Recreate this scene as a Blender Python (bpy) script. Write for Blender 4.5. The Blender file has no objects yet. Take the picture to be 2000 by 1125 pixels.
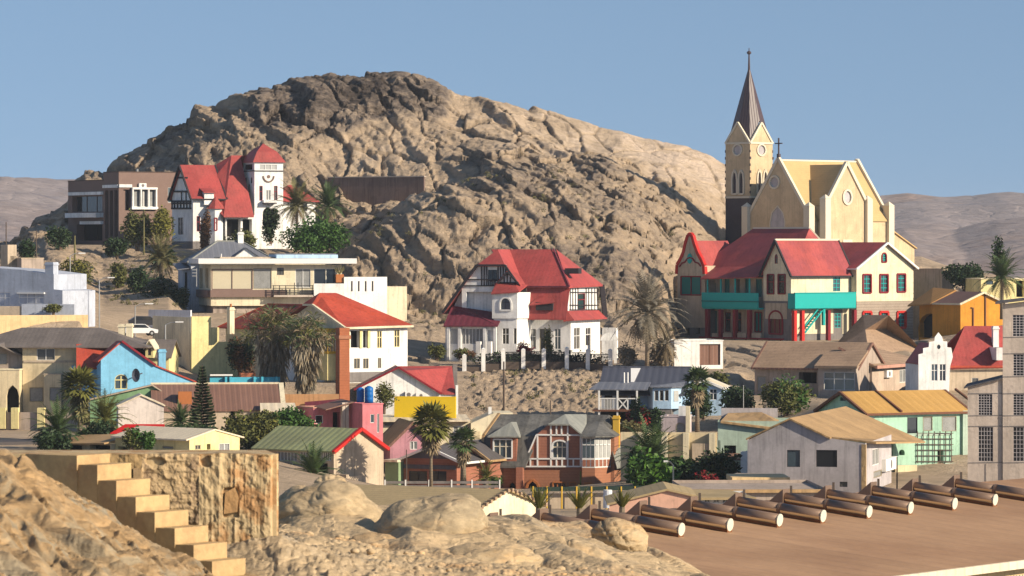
import bpy, bmesh, math, random
import numpy as np
from mathutils import Vector, Matrix
from mathutils.geometry import tessellate_polygon
R = math.radians
sc = bpy.context.scene
COL = sc.collection
random.seed(7)
# ---------------------------------------------------------------- camera, sky, sun
F, H0, CX, ZC = 8000.0, 480.0, 1000.0, 40.0      # focal length in photo pixels, horizon row, eye height
cd = bpy.data.cameras.new('camera'); cam = bpy.data.objects.new('camera', cd); COL.objects.link(cam)
cam.location = (0, 0, ZC); cam.rotation_euler = (R(90), 0, 0)
cd.sensor_width = 36; cd.lens = 36*F/2000; cd.shift_y = -(562.5-H0)/2000
cd.clip_start = 1; cd.clip_end = 60000
cd.dof.use_dof = True; cd.dof.focus_distance = 500; cd.dof.aperture_fstop = 7.0
sc.camera = cam
SUN = Vector((0.80, -0.44, 0.42)).normalized()
sl = bpy.data.lights.new('sun', 'SUN'); so = bpy.data.objects.new('sun', sl); COL.objects.link(so)
so.rotation_euler = SUN.to_track_quat('Z', 'Y').to_euler()
sl.energy = 5.0; sl.angle = R(0.5); sl.color = (1.0, 0.87, 0.68)
w = bpy.data.worlds.new('World'); sc.world = w; w.use_nodes = True
N, Lk = w.node_tree.nodes, w.node_tree.links
bg = N['Background']; sky = N.new('ShaderNodeTexSky'); sky.sky_type = 'NISHITA'; sky.sun_disc = False
sky.sun_elevation = math.asin(SUN.z); sky.sun_rotation = math.atan2(SUN.x, SUN.y)
sky.altitude = 20; sky.air_density = 1.0; sky.dust_density = 0.6; sky.ozone_density = 1.6
tc = N.new('ShaderNodeTexCoord'); mp = N.new('ShaderNodeMapping'); mp.inputs['Scale'].default_value = (1, 1, .9); mp.inputs['Location'].default_value = (0, 0, .21)
hs = N.new('ShaderNodeHueSaturation'); hs.inputs['Saturation'].default_value = 1.0
Lk.new(tc.outputs['Generated'], mp.inputs['Vector']); Lk.new(mp.outputs[0], sky.inputs['Vector'])
Lk.new(sky.outputs[0], hs.inputs['Color']); Lk.new(hs.outputs[0], bg.inputs['Color'])
bg.inputs['Strength'].default_value = 0.105
sc.view_settings.view_transform = 'Standard'; sc.view_settings.look = 'None'
sc.view_settings.exposure = 0.36; sc.view_settings.gamma = 1.0
sc.render.engine = 'CYCLES'; sc.cycles.use_denoising = True
sc.cycles.max_bounces = 5; sc.cycles.diffuse_bounces = 1; sc.cycles.transparent_max_bounces = 8
sc.cycles.volume_bounces = 0

# ---------------------------------------------------------------- helpers
def P(px, py, d): return Vector(((px-CX)*d/F, d, ZC+(H0-py)*d/F))     # photo pixel at a distance -> world point
MATS = {}
def mat(name, col, rough=.85, var=.14, scale=.7, bump=0, seam=None, rows=None, metal=0, spec=.25, streak=.0, col2=None, mix=(.45, .6), mscale=.15, bscale=3, bdist=.15):
    m = bpy.data.materials.new(name); m.use_nodes = True; MATS[name] = m
    nt = m.node_tree; n, l = nt.nodes, nt.links; b = n['Principled BSDF']
    b.inputs['Roughness'].default_value = rough; b.inputs['Metallic'].default_value = metal; b.inputs['Specular IOR Level'].default_value = spec
    g = n.new('ShaderNodeNewGeometry'); pos = g.outputs['Position']
    def noise(sc_, det=4, src=pos, r=.55):
        t = n.new('ShaderNodeTexNoise'); t.inputs['Scale'].default_value = sc_; t.inputs['Detail'].default_value = det; t.inputs['Roughness'].default_value = r
        l.new(src, t.inputs['Vector']); return t.outputs['Fac']
    def math_(op, a, bb=None, c=None):
        t = n.new('ShaderNodeMath'); t.operation = op
        for i, v in enumerate((a, bb, c)):
            if v is None: continue
            if isinstance(v, (int, float)): t.inputs[i].default_value = v
            else: l.new(v, t.inputs[i])
        return t.outputs[0]
    def mixc(f, a, bb, mode='MIX'):
        t = n.new('ShaderNodeMix'); t.data_type = 'RGBA'; t.blend_type = mode
        for i, v in ((0, f), (6, a), (7, bb)):
            if isinstance(v, (int, float)): t.inputs[i].default_value = v
            elif isinstance(v, tuple): t.inputs[i].default_value = (*v[:3], 1)
            else: l.new(v, t.inputs[i])
        return t.outputs[2]
    def ramp(f, a, bb):
        t = n.new('ShaderNodeMapRange'); t.inputs[1].default_value = a; t.inputs[2].default_value = bb; l.new(f, t.inputs[0]); t.interpolation_type = 'SMOOTHSTEP'; return t.outputs[0]
    c = col
    if col2: c = mixc(ramp(noise(mscale, 5, r=.6), *mix), col, col2)
    v1 = math_('MULTIPLY_ADD', math_('ADD', noise(scale, 5), noise(scale*6, 3)), var*2, 1-var*2)
    if streak: v1 = math_('MULTIPLY', v1, math_('MULTIPLY_ADD', ramp(noise(.33, 6, r=.65), .36, .62), .2, .91)); v1 = math_('MULTIPLY', v1, math_('SUBTRACT', 1, math_('MULTIPLY', ramp(noise(1.1, 6, r=.7), .58, .68), .16)))
    sep = None
    if streak:
        mpn = n.new('ShaderNodeMapping'); mpn.inputs['Scale'].default_value = (3.2, 3.2, .22); l.new(pos, mpn.inputs[0])
        v1 = math_('MULTIPLY', v1, math_('SUBTRACT', 1, math_('MULTIPLY', ramp(noise(1, 4, mpn.outputs[0]), .48, .70), min(.5, streak*1.7))))
    hgt = None
    if seam or rows:
        t = n.new('ShaderNodeVectorMath'); t.operation = 'CROSS_PRODUCT'; l.new(g.outputs['True Normal'], t.inputs[0]); t.inputs[1].default_value = (0, 0, 1)
        nn = n.new('ShaderNodeVectorMath'); nn.operation = 'NORMALIZE'; l.new(t.outputs[0], nn.inputs[0])
        dp = n.new('ShaderNodeVectorMath'); dp.operation = 'DOT_PRODUCT'; l.new(nn.outputs[0], dp.inputs[0]); l.new(pos, dp.inputs[1])
        if seam:
            fr = math_('FRACT', math_('DIVIDE', dp.outputs['Value'], seam[0]))
            ln = math_('LESS_THAN', fr, .22)
            v1 = math_('MULTIPLY', v1, math_('SUBTRACT', 1, math_('MULTIPLY', ln, seam[1])))
            hgt = math_('SINE', math_('MULTIPLY', dp.outputs['Value'], 6.2832/seam[0]))
            # sheet-to-sheet variation
            sh = n.new('ShaderNodeTexWhiteNoise'); sh.noise_dimensions = '1D'; l.new(math_('FLOOR', math_('DIVIDE', dp.outputs['Value'], seam[0]*2.5)), sh.inputs['W'])
            v1 = math_('MULTIPLY', v1, math_('MULTIPLY_ADD', sh.outputs['Value'], .14, .93))
        if rows:
            sx = n.new('ShaderNodeSeparateXYZ'); l.new(pos, sx.inputs[0])
            fz = math_('FRACT', math_('DIVIDE', sx.outputs[2], rows[0]))
            ln = math_('LESS_THAN', fz, .25)
            v1 = math_('MULTIPLY', v1, math_('SUBTRACT', 1, math_('MULTIPLY', ln, rows[1])))
    cc = mixc(1.0, c, v1, 'MULTIPLY')
    l.new(cc, b.inputs['Base Color'])
    if bump or hgt is not None:
        bp = n.new('ShaderNodeBump'); bp.inputs['Distance'].default_value = .04
        if hgt is not None: l.new(hgt, bp.inputs['Height']); bp.inputs['Strength'].default_value = bump or .35
        else: l.new(noise(bscale, 6), bp.inputs['Height']); bp.inputs['Strength'].default_value = bump; bp.inputs['Distance'].default_value = bdist
        l.new(bp.outputs[0], b.inputs['Normal'])
    return m

class MB:
    def __init__(s): s.v = []; s.f = []
    def poly(s, pts):
        i = len(s.v); s.v += [tuple(p) for p in pts]; s.f.append(tuple(range(i, i+len(pts)))); return s
    def box(s, x0, x1, y0, y1, z0, z1):
        i = len(s.v)
        s.v += [(x, y, z) for z in (z0, z1) for y in (y0, y1) for x in (x0, x1)]
        s.f += [tuple(i+k for k in q) for q in ((0, 2, 3, 1), (4, 5, 7, 6), (0, 1, 5, 4), (2, 6, 7, 3), (0, 4, 6, 2), (1, 3, 7, 5))]; return s
    def ext(s, pts, vec):                     # polygon swept along a vector: closed solid
        n = len(pts); i = len(s.v); vec = Vector(vec)
        s.v += [tuple(p) for p in pts] + [tuple(Vector(p)+vec) for p in pts]
        s.f.append(tuple(range(i, i+n))); s.f.append(tuple(range(i+2*n-1, i+n-1, -1)))
        for k in range(n):
            a, b = k, (k+1) % n; s.f.append((i+a, i+n+a, i+n+b, i+b))
        return s
    def slab(s, pts, t=.16): return s.ext(pts, (0, 0, -t))
    def bar(s, a, b, r=.05):                  # square bar between two points
        a, b = Vector(a), Vector(b); d = b-a
        u = d.cross(Vector((0, 0, 1)));  u = u if u.length > 1e-6 else d.cross(Vector((0, 1, 0)))
        u.normalize(); v = d.cross(u).normalized(); u *= r; v *= r
        return s.ext([a+u+v, a-u+v, a-u-v, a+u-v], d)
    def tube(s, pts, rs, n=8, cap=True):
        pts = [Vector(p) for p in pts]; i0 = len(s.v)
        if isinstance(rs, (int, float)): rs = [rs]*len(pts)
        for k, p in enumerate(pts):
            d = (pts[min(k+1, len(pts)-1)]-pts[max(k-1, 0)]).normalized()
            u = d.cross(Vector((0, 1, 0)) if abs(d.y) < .9 else Vector((1, 0, 0))).normalized(); v = d.cross(u)
            for j in range(n):
                a = 2*math.pi*j/n; s.v.append(tuple(p+(u*math.cos(a)+v*math.sin(a))*rs[k]))
        for k in range(len(pts)-1):
            for j in range(n):
                a, b = i0+k*n+j, i0+k*n+(j+1) % n; s.f.append((a, b, b+n, a+n))
        if cap:
            s.f.append(tuple(i0+j for j in range(n-1, -1, -1))); e = i0+(len(pts)-1)*n; s.f.append(tuple(e+j for j in range(n)))
        return s
    def cone(s, c, r, h, n=8, a0=0):          # pyramid
        c = Vector(c); i = len(s.v)
        s.v += [tuple(c+Vector((r*math.cos(a0+2*math.pi*k/n), r*math.sin(a0+2*math.pi*k/n), 0))) for k in range(n)] + [tuple(c+Vector((0, 0, h)))]
        s.f += [(i+k, i+(k+1) % n, i+n) for k in range(n)]; s.f.append(tuple(range(i+n-1, i-1, -1))); return s
    def build(s, name, m, parent=None, smooth=False):
        me = bpy.data.meshes.new(name); me.from_pydata(s.v, [], s.f); me.materials.append(MATS[m] if isinstance(m, str) else m)
        if smooth: me.shade_smooth()
        o = bpy.data.objects.new(name, me); COL.objects.link(o)
        if parent: o.parent = parent
        return o
def tag(o, label=None, cat=None, group=None, kind=None):
    if label: o['label'] = label
    if cat: o['category'] = cat
    if group: o['group'] = group
    if kind: o['kind'] = kind
    return o
def empty(name, label, cat, loc, rz=0, group=None):
    o = bpy.data.objects.new(name, None); COL.objects.link(o); o.location = loc; o.rotation_euler = (0, 0, rz); o.empty_display_size = .5
    return tag(o, label, cat, group)
def copy_tree(o, loc, rz, label, scale=1):
    r = o.copy(); COL.objects.link(r); r.location = loc; r.rotation_euler = (0, 0, rz); r.scale = (scale,)*3; r['label'] = label
    for c in o.children:
        k = c.copy(); COL.objects.link(k); k.parent = r
        for g in c.children: e = g.copy(); COL.objects.link(e); e.parent = k
    return r

# ---------------------------------------------------------------- materials
M = mat
M('white', (.80, .78, .74), streak=.12); M('white_trim', (.78, .76, .72), var=.05); M('cool_white', (.62, .64, .68), streak=.1)
M('cream', (.66, .54, .34), streak=.12); M('pale_cream', (.72, .63, .44), streak=.12); M('yellow_cream', (.74, .63, .30), streak=.12)
M('beige', (.50, .40, .29), streak=.16); M('taupe', (.40, .32, .26), streak=.15); M('grey_stone', (.20, .18, .17), streak=.1, bump=.3)
M('grey_plaster', (.46, .42, .42), streak=.12); M('mauve_plaster', (.50, .42, .42), streak=.12)
M('brown_wall', (.21, .14, .115)); M('dark_brown', (.10, .065, .05)); M('dark_trim', (.035, .03, .035), var=.05)
M('red_roof', (.37, .062, .054), rough=.6, seam=(.5, .05), bump=.1, var=.14, spec=.4, streak=.12, col2=(.34, .065, .055)); M('orange_red_roof', (.46, .075, .04), rough=.6, seam=(.5, .05), bump=.1, streak=.12, col2=(.38, .06, .035))
M('pink_red_roof', (.37, .07, .062), rough=.65, bump=.1, streak=.12, seam=(.5, .06), col2=(.29, .06, .065)); M('grey_roof', (.17, .175, .20), rough=.5, seam=(.8, .16), spec=.5)
M('blue_grey_roof', (.075, .08, .105), rough=.5, seam=(.8, .1), spec=.5); M('slate_roof', (.115, .11, .10), rough=.65, seam=(1.3, .2), var=.25, col2=(.19, .18, .16), streak=.2)
M('zinc_roof', (.27, .27, .235), rough=.5, seam=(1.1, .12), spec=.5)
M('brown_tile', (.37, .25, .165), rows=(.17, .3), streak=.1); M('brown_sheet', (.23, .125, .09), seam=(.55, .22), rough=.6)
M('tan_roof', (.42, .27, .13), rough=.7, seam=(.9, .1), streak=.1); M('tan_tile', (.40, .30, .16), rows=(.12, .12), var=.2); M('yellow_roof', (.52, .30, .09), rough=.7, seam=(.9, .07))
M('green_roof', (.33, .35, .17), rough=.6, seam=(.75, .14), col2=(.28, .29, .15)); M('pale_roof', (.72, .61, .44), rough=.6, seam=(.8, .1))
M('plum_roof', (.15, .03, .045), rough=.6, seam=(.8, .1)); M('dark_roof', (.10, .09, .09), rough=.7, seam=(.8, .12))
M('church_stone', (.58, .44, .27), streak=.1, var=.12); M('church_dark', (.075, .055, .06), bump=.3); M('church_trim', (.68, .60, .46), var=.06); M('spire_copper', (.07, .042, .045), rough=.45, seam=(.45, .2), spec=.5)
M('church_roof', (.54, .37, .17), rough=.75, var=.14, rows=(.35, .05))
M('teal', (.008, .37, .34), rough=.6, var=.06); M('teal_dark', (.008, .16, .15), rough=.5, var=.06); M('maroon', (.22, .012, .022), rough=.6, var=.06); M('bright_red', (.5, .02, .015), rough=.6, var=.05)
M('orange', (.62, .27, .035), streak=.1); M('mint', (.36, .56, .42), streak=.12); M('green_wall', (.17, .40, .20), streak=.1); M('pale_mint', (.42, .52, .42), streak=.1)
M('sky_blue', (.20, .47, .66), streak=.1); M('pale_blue', (.42, .58, .74), streak=.1); M('cyan', (.08, .42, .56)); M('brick', (.38, .165, .09), rows=(.3, .12), var=.2); M('brick_red', (.33, .135, .085), rows=(.3, .12), var=.2)
M('chimney_brick', (.36, .12, .055), rows=(.28, .12), var=.22); M('pink', (.58, .19, .21), streak=.1); M('dusty_pink', (.50, .27, .20), streak=.08); M('yellow', (.80, .55, .02), var=.06)
M('tank_blue', (.01, .13, .42), rough=.4, var=.05); M('concrete', (.52, .43, .355), streak=.1, bump=.2); M('pale_green', (.24, .33, .18)); M('gold_paint', (.62, .38, .05), var=.1)
M('wood_brown', (.17, .075, .045), var=.15); M('terracotta', (.42, .15, .05)); M('creeper_brown', (.14, .07, .035), var=.3)
M('iron', (.02, .02, .022), rough=.6); M('galvanised', (.35, .35, .34), rough=.45, metal=.4, var=.06); M('pole_brown', (.10, .075, .06))
M('rust_roof', (.40, .24, .135), rough=.8, var=.16, seam=(1.5, .06), col2=(.33, .19, .105), mix=(.4, .65), mscale=.12, bump=.15); M('vent_metal', (.24, .155, .105), rough=.42, metal=.35, var=.08, spec=.5); M('vent_cap', (.62, .58, .46), var=.06); M('rust', (.20, .08, .03), var=.3)
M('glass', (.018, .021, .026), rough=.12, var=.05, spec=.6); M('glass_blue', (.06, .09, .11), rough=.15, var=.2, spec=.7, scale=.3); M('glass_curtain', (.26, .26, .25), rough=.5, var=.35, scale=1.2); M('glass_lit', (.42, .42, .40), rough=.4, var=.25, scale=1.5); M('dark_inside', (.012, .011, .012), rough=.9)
M('blind_cream', (.55, .49, .35), var=.05); M('shutter', (.34, .29, .2)); M('sandstone', (.42, .29, .15), var=.22, bump=.5, col2=(.33, .22, .13)); M('step_plaster', (.50, .345, .17), var=.24, bump=.5, bscale=14, bdist=.03, scale=1.5, col2=(.43, .28, .14), mscale=1.4)
M('peeled_plaster', (.52, .39, .22), var=.22, bump=.5, bscale=16, bdist=.03, col2=(.42, .24, .11), mscale=2.6, mix=(.45, .6), streak=.3); M('rubble_wall', (.50, .36, .20), var=.25, bump=.8, bscale=12, bdist=.05, scale=2.5, rows=(.16, .2), col2=(.26, .18, .11), mscale=2.5)
M('bark', (.16, .11, .075), var=.25, scale=3, bump=.6); M('palm_bark', (.21, .165, .115), var=.25, scale=3, rows=(.25, .25)); M('dead_frond', (.25, .19, .115), var=.3); M('grey_frond', (.25, .215, .16), var=.3)
M('palm_green', (.06, .095, .03), var=.3, rough=.6, spec=.3); M('palm_yellow', (.13, .13, .03), var=.3, rough=.6); M('palm_dull', (.155, .14, .06), var=.3); M('leaf_green', (.05, .11, .02), var=.35, rough=.6); M('leaf_dark', (.028, .052, .018), var=.35, rough=.6); M('leaf_olive', (.105, .11, .032), var=.35); M('leaf_yellow', (.16, .15, .03), var=.35); M('leaf_pine', (.032, .046, .018), var=.3); M('flower_red', (.27, .025, .03), var=.3); M('banana_leaf', (.07, .15, .02), rough=.5, var=.3)
M('car_white', (.7, .7, .7), rough=.3, var=.02, spec=.5); M('car_dark', (.03, .03, .035), rough=.3, spec=.5); M('red_paint', (.55, .012, .012), var=.05); M('rubber', (.015, .015, .015))
M('skirt_frond', (.25, .21, .15), var=.3, scale=1.5, col2=(.20, .15, .09), mscale=1.2)
# ---------------------------------------------------------------- noise on arrays
def _h(ix, iy, s):
    n = (ix.astype(np.int64)*374761393 + iy.astype(np.int64)*668265263 + s*974634777) & 0xffffffff
    n = ((n ^ (n >> 13))*1274126177) & 0xffffffff
    return ((n ^ (n >> 16)) & 0xffff)/65535.0
def vn(x, y, s=0):
    ix, iy = np.floor(x), np.floor(y); fx, fy = x-ix, y-iy
    u, v = fx*fx*fx*(fx*(fx*6-15)+10), fy*fy*fy*(fy*(fy*6-15)+10)
    return ((_h(ix, iy, s)*(1-u)+_h(ix+1, iy, s)*u)*(1-v) + (_h(ix, iy+1, s)*(1-u)+_h(ix+1, iy+1, s)*u)*v)*2-1
def fbm(x, y, o=4, s=0):
    t, a = 0, .5
    for k in range(o): t = t+a*vn(x*1.0, y*1.0, s+k*17); x, y, a = x*2.03+3.1, y*2.03-1.7, a*.5
    return t
def ridged(x, y, o=4, s=0):
    t, a = 0, .5
    for k in range(o): t = t+a*(1-2*np.abs(vn(x, y, s+k*13))); x, y, a = x*2.07+1.3, y*2.07+2.9, a*.5
    return t
def voro(x, y, s=0):
    ix, iy = np.floor(x), np.floor(y); f1 = np.full(x.shape, 9.); f2 = np.full(x.shape, 9.); idv = np.zeros(x.shape)
    for dx in (-1, 0, 1):
        for dy in (-1, 0, 1):
            cx, cy = ix+dx, iy+dy
            d = np.hypot(cx+_h(cx, cy, s)-x, cy+_h(cx, cy, s+7)-y)
            near = d < f1; f2 = np.where(near, f1, np.minimum(f2, d)); idv = np.where(near, _h(cx, cy, s+31), idv); f1 = np.minimum(f1, d)
    return f1, f2, idv
def facet(x, y, s, tilt):            # tilted planar slabs meeting at sharp breaks
    ix, iy = np.floor(x), np.floor(y); f1 = np.full(x.shape, 9.); f2 = np.full(x.shape, 9.); out = np.zeros(x.shape)
    for dx in (-1, 0, 1):
        for dy in (-1, 0, 1):
            cx, cy = ix+dx, iy+dy; px, py = x-(cx+_h(cx, cy, s)), y-(cy+_h(cx, cy, s+7)); d = np.hypot(px, py); near = d < f1
            h = _h(cx, cy, s+31)+tilt*(px*(_h(cx, cy, s+41)*2-1.25)+py*(_h(cx, cy, s+51)*2-1))
            out = np.where(near, h, out); f2 = np.where(near, f1, np.minimum(f2, d)); f1 = np.minimum(f1, d)
    return out, f2-f1
def sstep(a, b, x): t = np.clip((x-a)/(b-a), 0, 1); return t*t*(3-2*t)
def grid_mesh(name, X, Y, Z, m, smooth=True):
    r, c = X.shape
    me = bpy.data.meshes.new(name); co = np.stack([X, Y, Z], -1).reshape(-1, 3).astype(np.float32)
    i = np.arange(r*c).reshape(r, c); q = np.stack([i[:-1, :-1], i[:-1, 1:], i[1:, 1:], i[1:, :-1]], -1).reshape(-1)
    me.vertices.add(r*c); me.vertices.foreach_set('co', co.ravel()); nf = (r-1)*(c-1)
    me.loops.add(nf*4); me.loops.foreach_set('vertex_index', q.astype(np.int32)); me.polygons.add(nf)
    me.polygons.foreach_set('loop_start', np.arange(0, nf*4, 4, dtype=np.int32)); me.polygons.foreach_set('loop_total', np.full(nf, 4, dtype=np.int32))
    me.update(calc_edges=True); me.validate(); me.materials.append(m)
    if smooth: me.shade_smooth()
    o = bpy.data.objects.new(name, me); COL.objects.link(o); o['kind'] = 'structure'; return o

# ---------------------------------------------------------------- rock and earth materials
def rock_mat(name, tan, grey, dark, sand, s=1.0, dkmix=(.56, .66), flat=.62, bs=1.0):
    m = bpy.data.materials.new(name); m.use_nodes = True; MATS[name] = m
    n, l = m.node_tree.nodes, m.node_tree.links; b = n['Principled BSDF']; b.inputs['Roughness'].default_value = .9; b.inputs['Specular IOR Level'].default_value = .15
    g = n.new('ShaderNodeNewGeometry')
    mpn = n.new('ShaderNodeMapping'); mpn.inputs['Rotation'].default_value = (.3, .5, .4); mpn.inputs['Scale'].default_value = (1, 1, 2.6); l.new(g.outputs['Position'], mpn.inputs[0])
    def noise(sc_, det=6, v=mpn.outputs[0], r=.62):
        t = n.new('ShaderNodeTexNoise'); t.inputs['Scale'].default_value = sc_*s; t.inputs['Detail'].default_value = det; t.inputs['Roughness'].default_value = r; l.new(v, t.inputs[0]); return t.outputs['Fac']
    def ramp(f, a, bb):
        t = n.new('ShaderNodeMapRange'); t.inputs[1].default_value = a; t.inputs[2].default_value = bb; l.new(f, t.inputs[0]); return t.outputs[0]
    def mix(f, a, bb, mode='MIX'):
        t = n.new('ShaderNodeMix'); t.data_type = 'RGBA'; t.blend_type = mode
        for i, v in ((0, f), (6, a), (7, bb)):
            if isinstance(v, (int, float)): t.inputs[i].default_value = v
            elif isinstance(v, tuple): t.inputs[i].default_value = (*v, 1)
            else: l.new(v, t.inputs[i])
        return t.outputs[2]
    c = mix(ramp(noise(.045), .42, .6), tan, grey)
    c = mix(ramp(noise(.16, 8), .5, .62), c, (tan[0]*1.12, tan[1]*.95, tan[2]*.78))
    vo = n.new('ShaderNodeTexVoronoi'); vo.feature = 'DISTANCE_TO_EDGE'; vo.inputs['Scale'].default_value = .5*s
    wp = n.new('ShaderNodeVectorMath'); wp.operation = 'MULTIPLY_ADD'; tn = n.new('ShaderNodeTexNoise'); tn.inputs['Scale'].default_value = .6*s; l.new(g.outputs['Position'], tn.inputs[0])
    l.new(tn.outputs['Color'], wp.inputs[0]); wp.inputs[1].default_value = (3/s,)*3; l.new(mpn.outputs[0], wp.inputs[2]); l.new(wp.outputs[0], vo.inputs['Vector'])
    c = mix(ramp(noise(.3, 8, r=.7), *dkmix), c, dark)
    sp = n.new('ShaderNodeSeparateXYZ'); l.new(g.outputs['Normal'], sp.inputs[0])
    sandf = n.new('ShaderNodeMath'); sandf.operation = 'MULTIPLY'; l.new(ramp(sp.outputs[2], flat+.2, flat+.34), sandf.inputs[0]); l.new(ramp(noise(.12), .38, .55), sandf.inputs[1])
    c = mix(sandf.outputs[0], c, sand)
    v = n.new('ShaderNodeMapRange'); v.inputs[3].default_value = .68; v.inputs[4].default_value = 1.3; v.inputs[1].default_value = .3; v.inputs[2].default_value = .7; l.new(noise(1.3, 8, r=.7), v.inputs[0])
    c = mix(1.0, c, v.outputs[0], 'MULTIPLY'); l.new(c, b.inputs['Base Color'])
    crk = ramp(vo.outputs['Distance'], 0, .12)
    ad = n.new('ShaderNodeMath'); ad.operation = 'MULTIPLY_ADD'; l.new(crk, ad.inputs[0]); ad.inputs[1].default_value = .35; l.new(noise(1.1, 10, r=.7), ad.inputs[2])
    bp = n.new('ShaderNodeBump'); bp.inputs['Strength'].default_value = bs; bp.inputs['Distance'].default_value = .9/s; l.new(ad.outputs[0], bp.inputs['Height']); l.new(bp.outputs[0], b.inputs['Normal'])
    return m
def hill_mat():
    m = bpy.data.materials.new('hill_rock'); m.use_nodes = True; MATS['hill_rock'] = m
    n, l = m.node_tree.nodes, m.node_tree.links; b = n['Principled BSDF']; b.inputs['Roughness'].default_value = .9; b.inputs['Specular IOR Level'].default_value = .15
    at = n.new('ShaderNodeAttribute'); at.attribute_name = 'tone'; g = n.new('ShaderNodeNewGeometry')
    mp = n.new('ShaderNodeMapping'); mp.inputs['Rotation'].default_value = (.2, R(38), .3); mp.inputs['Scale'].default_value = (.4, 1, 2.0); l.new(g.outputs['Position'], mp.inputs[0])
    def noise(sc_, det, v=mp.outputs[0], r=.65):
        t = n.new('ShaderNodeTexNoise'); t.inputs['Scale'].default_value = sc_; t.inputs['Detail'].default_value = det; t.inputs['Roughness'].default_value = r; l.new(v, t.inputs[0]); return t.outputs['Fac']
    def mth(op, a, c, d=None):
        t = n.new('ShaderNodeMath'); t.operation = op
        for i, v in enumerate((a, c, d)):
            if v is None: continue
            if isinstance(v, (int, float)): t.inputs[i].default_value = v
            else: l.new(v, t.inputs[i])
        return t.outputs[0]
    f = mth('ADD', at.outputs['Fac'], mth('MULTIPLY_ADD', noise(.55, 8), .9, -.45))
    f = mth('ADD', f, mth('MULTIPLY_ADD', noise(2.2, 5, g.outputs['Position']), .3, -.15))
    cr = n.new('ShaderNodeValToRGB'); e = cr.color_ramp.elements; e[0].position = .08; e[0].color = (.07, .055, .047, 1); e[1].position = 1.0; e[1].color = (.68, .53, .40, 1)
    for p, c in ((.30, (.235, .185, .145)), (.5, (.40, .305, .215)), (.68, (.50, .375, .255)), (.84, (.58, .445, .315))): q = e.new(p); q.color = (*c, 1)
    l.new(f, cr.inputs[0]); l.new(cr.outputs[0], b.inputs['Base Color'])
    bp = n.new('ShaderNodeBump'); bp.inputs['Strength'].default_value = 1.0; bp.inputs['Distance'].default_value = .8; l.new(mth('ADD', noise(.9, 9, r=.7), mth('MULTIPLY', noise(2.5, 4, g.outputs['Position']), .35)), bp.inputs['Height']); l.new(bp.outputs[0], b.inputs['Normal'])
hill_mat()
rock_mat('near_rock', (.52, .38, .225), (.40, .32, .22), (.24, .17, .11), (.56, .41, .24), s=2.6, dkmix=(.62, .78), bs=.38)
rock_mat('boulder_rock', (.47, .355, .215), (.35, .28, .185), (.2, .15, .1), (.52, .38, .225), s=2.2, dkmix=(.64, .8), bs=.4)
rock_mat('left_rock', (.38, .295, .185), (.30, .25, .175), (.18, .14, .09), (.50, .32, .155), s=1.6, dkmix=(.58, .72), bs=.5)
rock_mat('far_rock', (.27, .22, .21), (.21, .18, .185), (.14, .115, .125), (.30, .24, .22), s=.05, bs=.25)  # mauve-grey tint puts some distance haze into the rock colour itself

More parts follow.
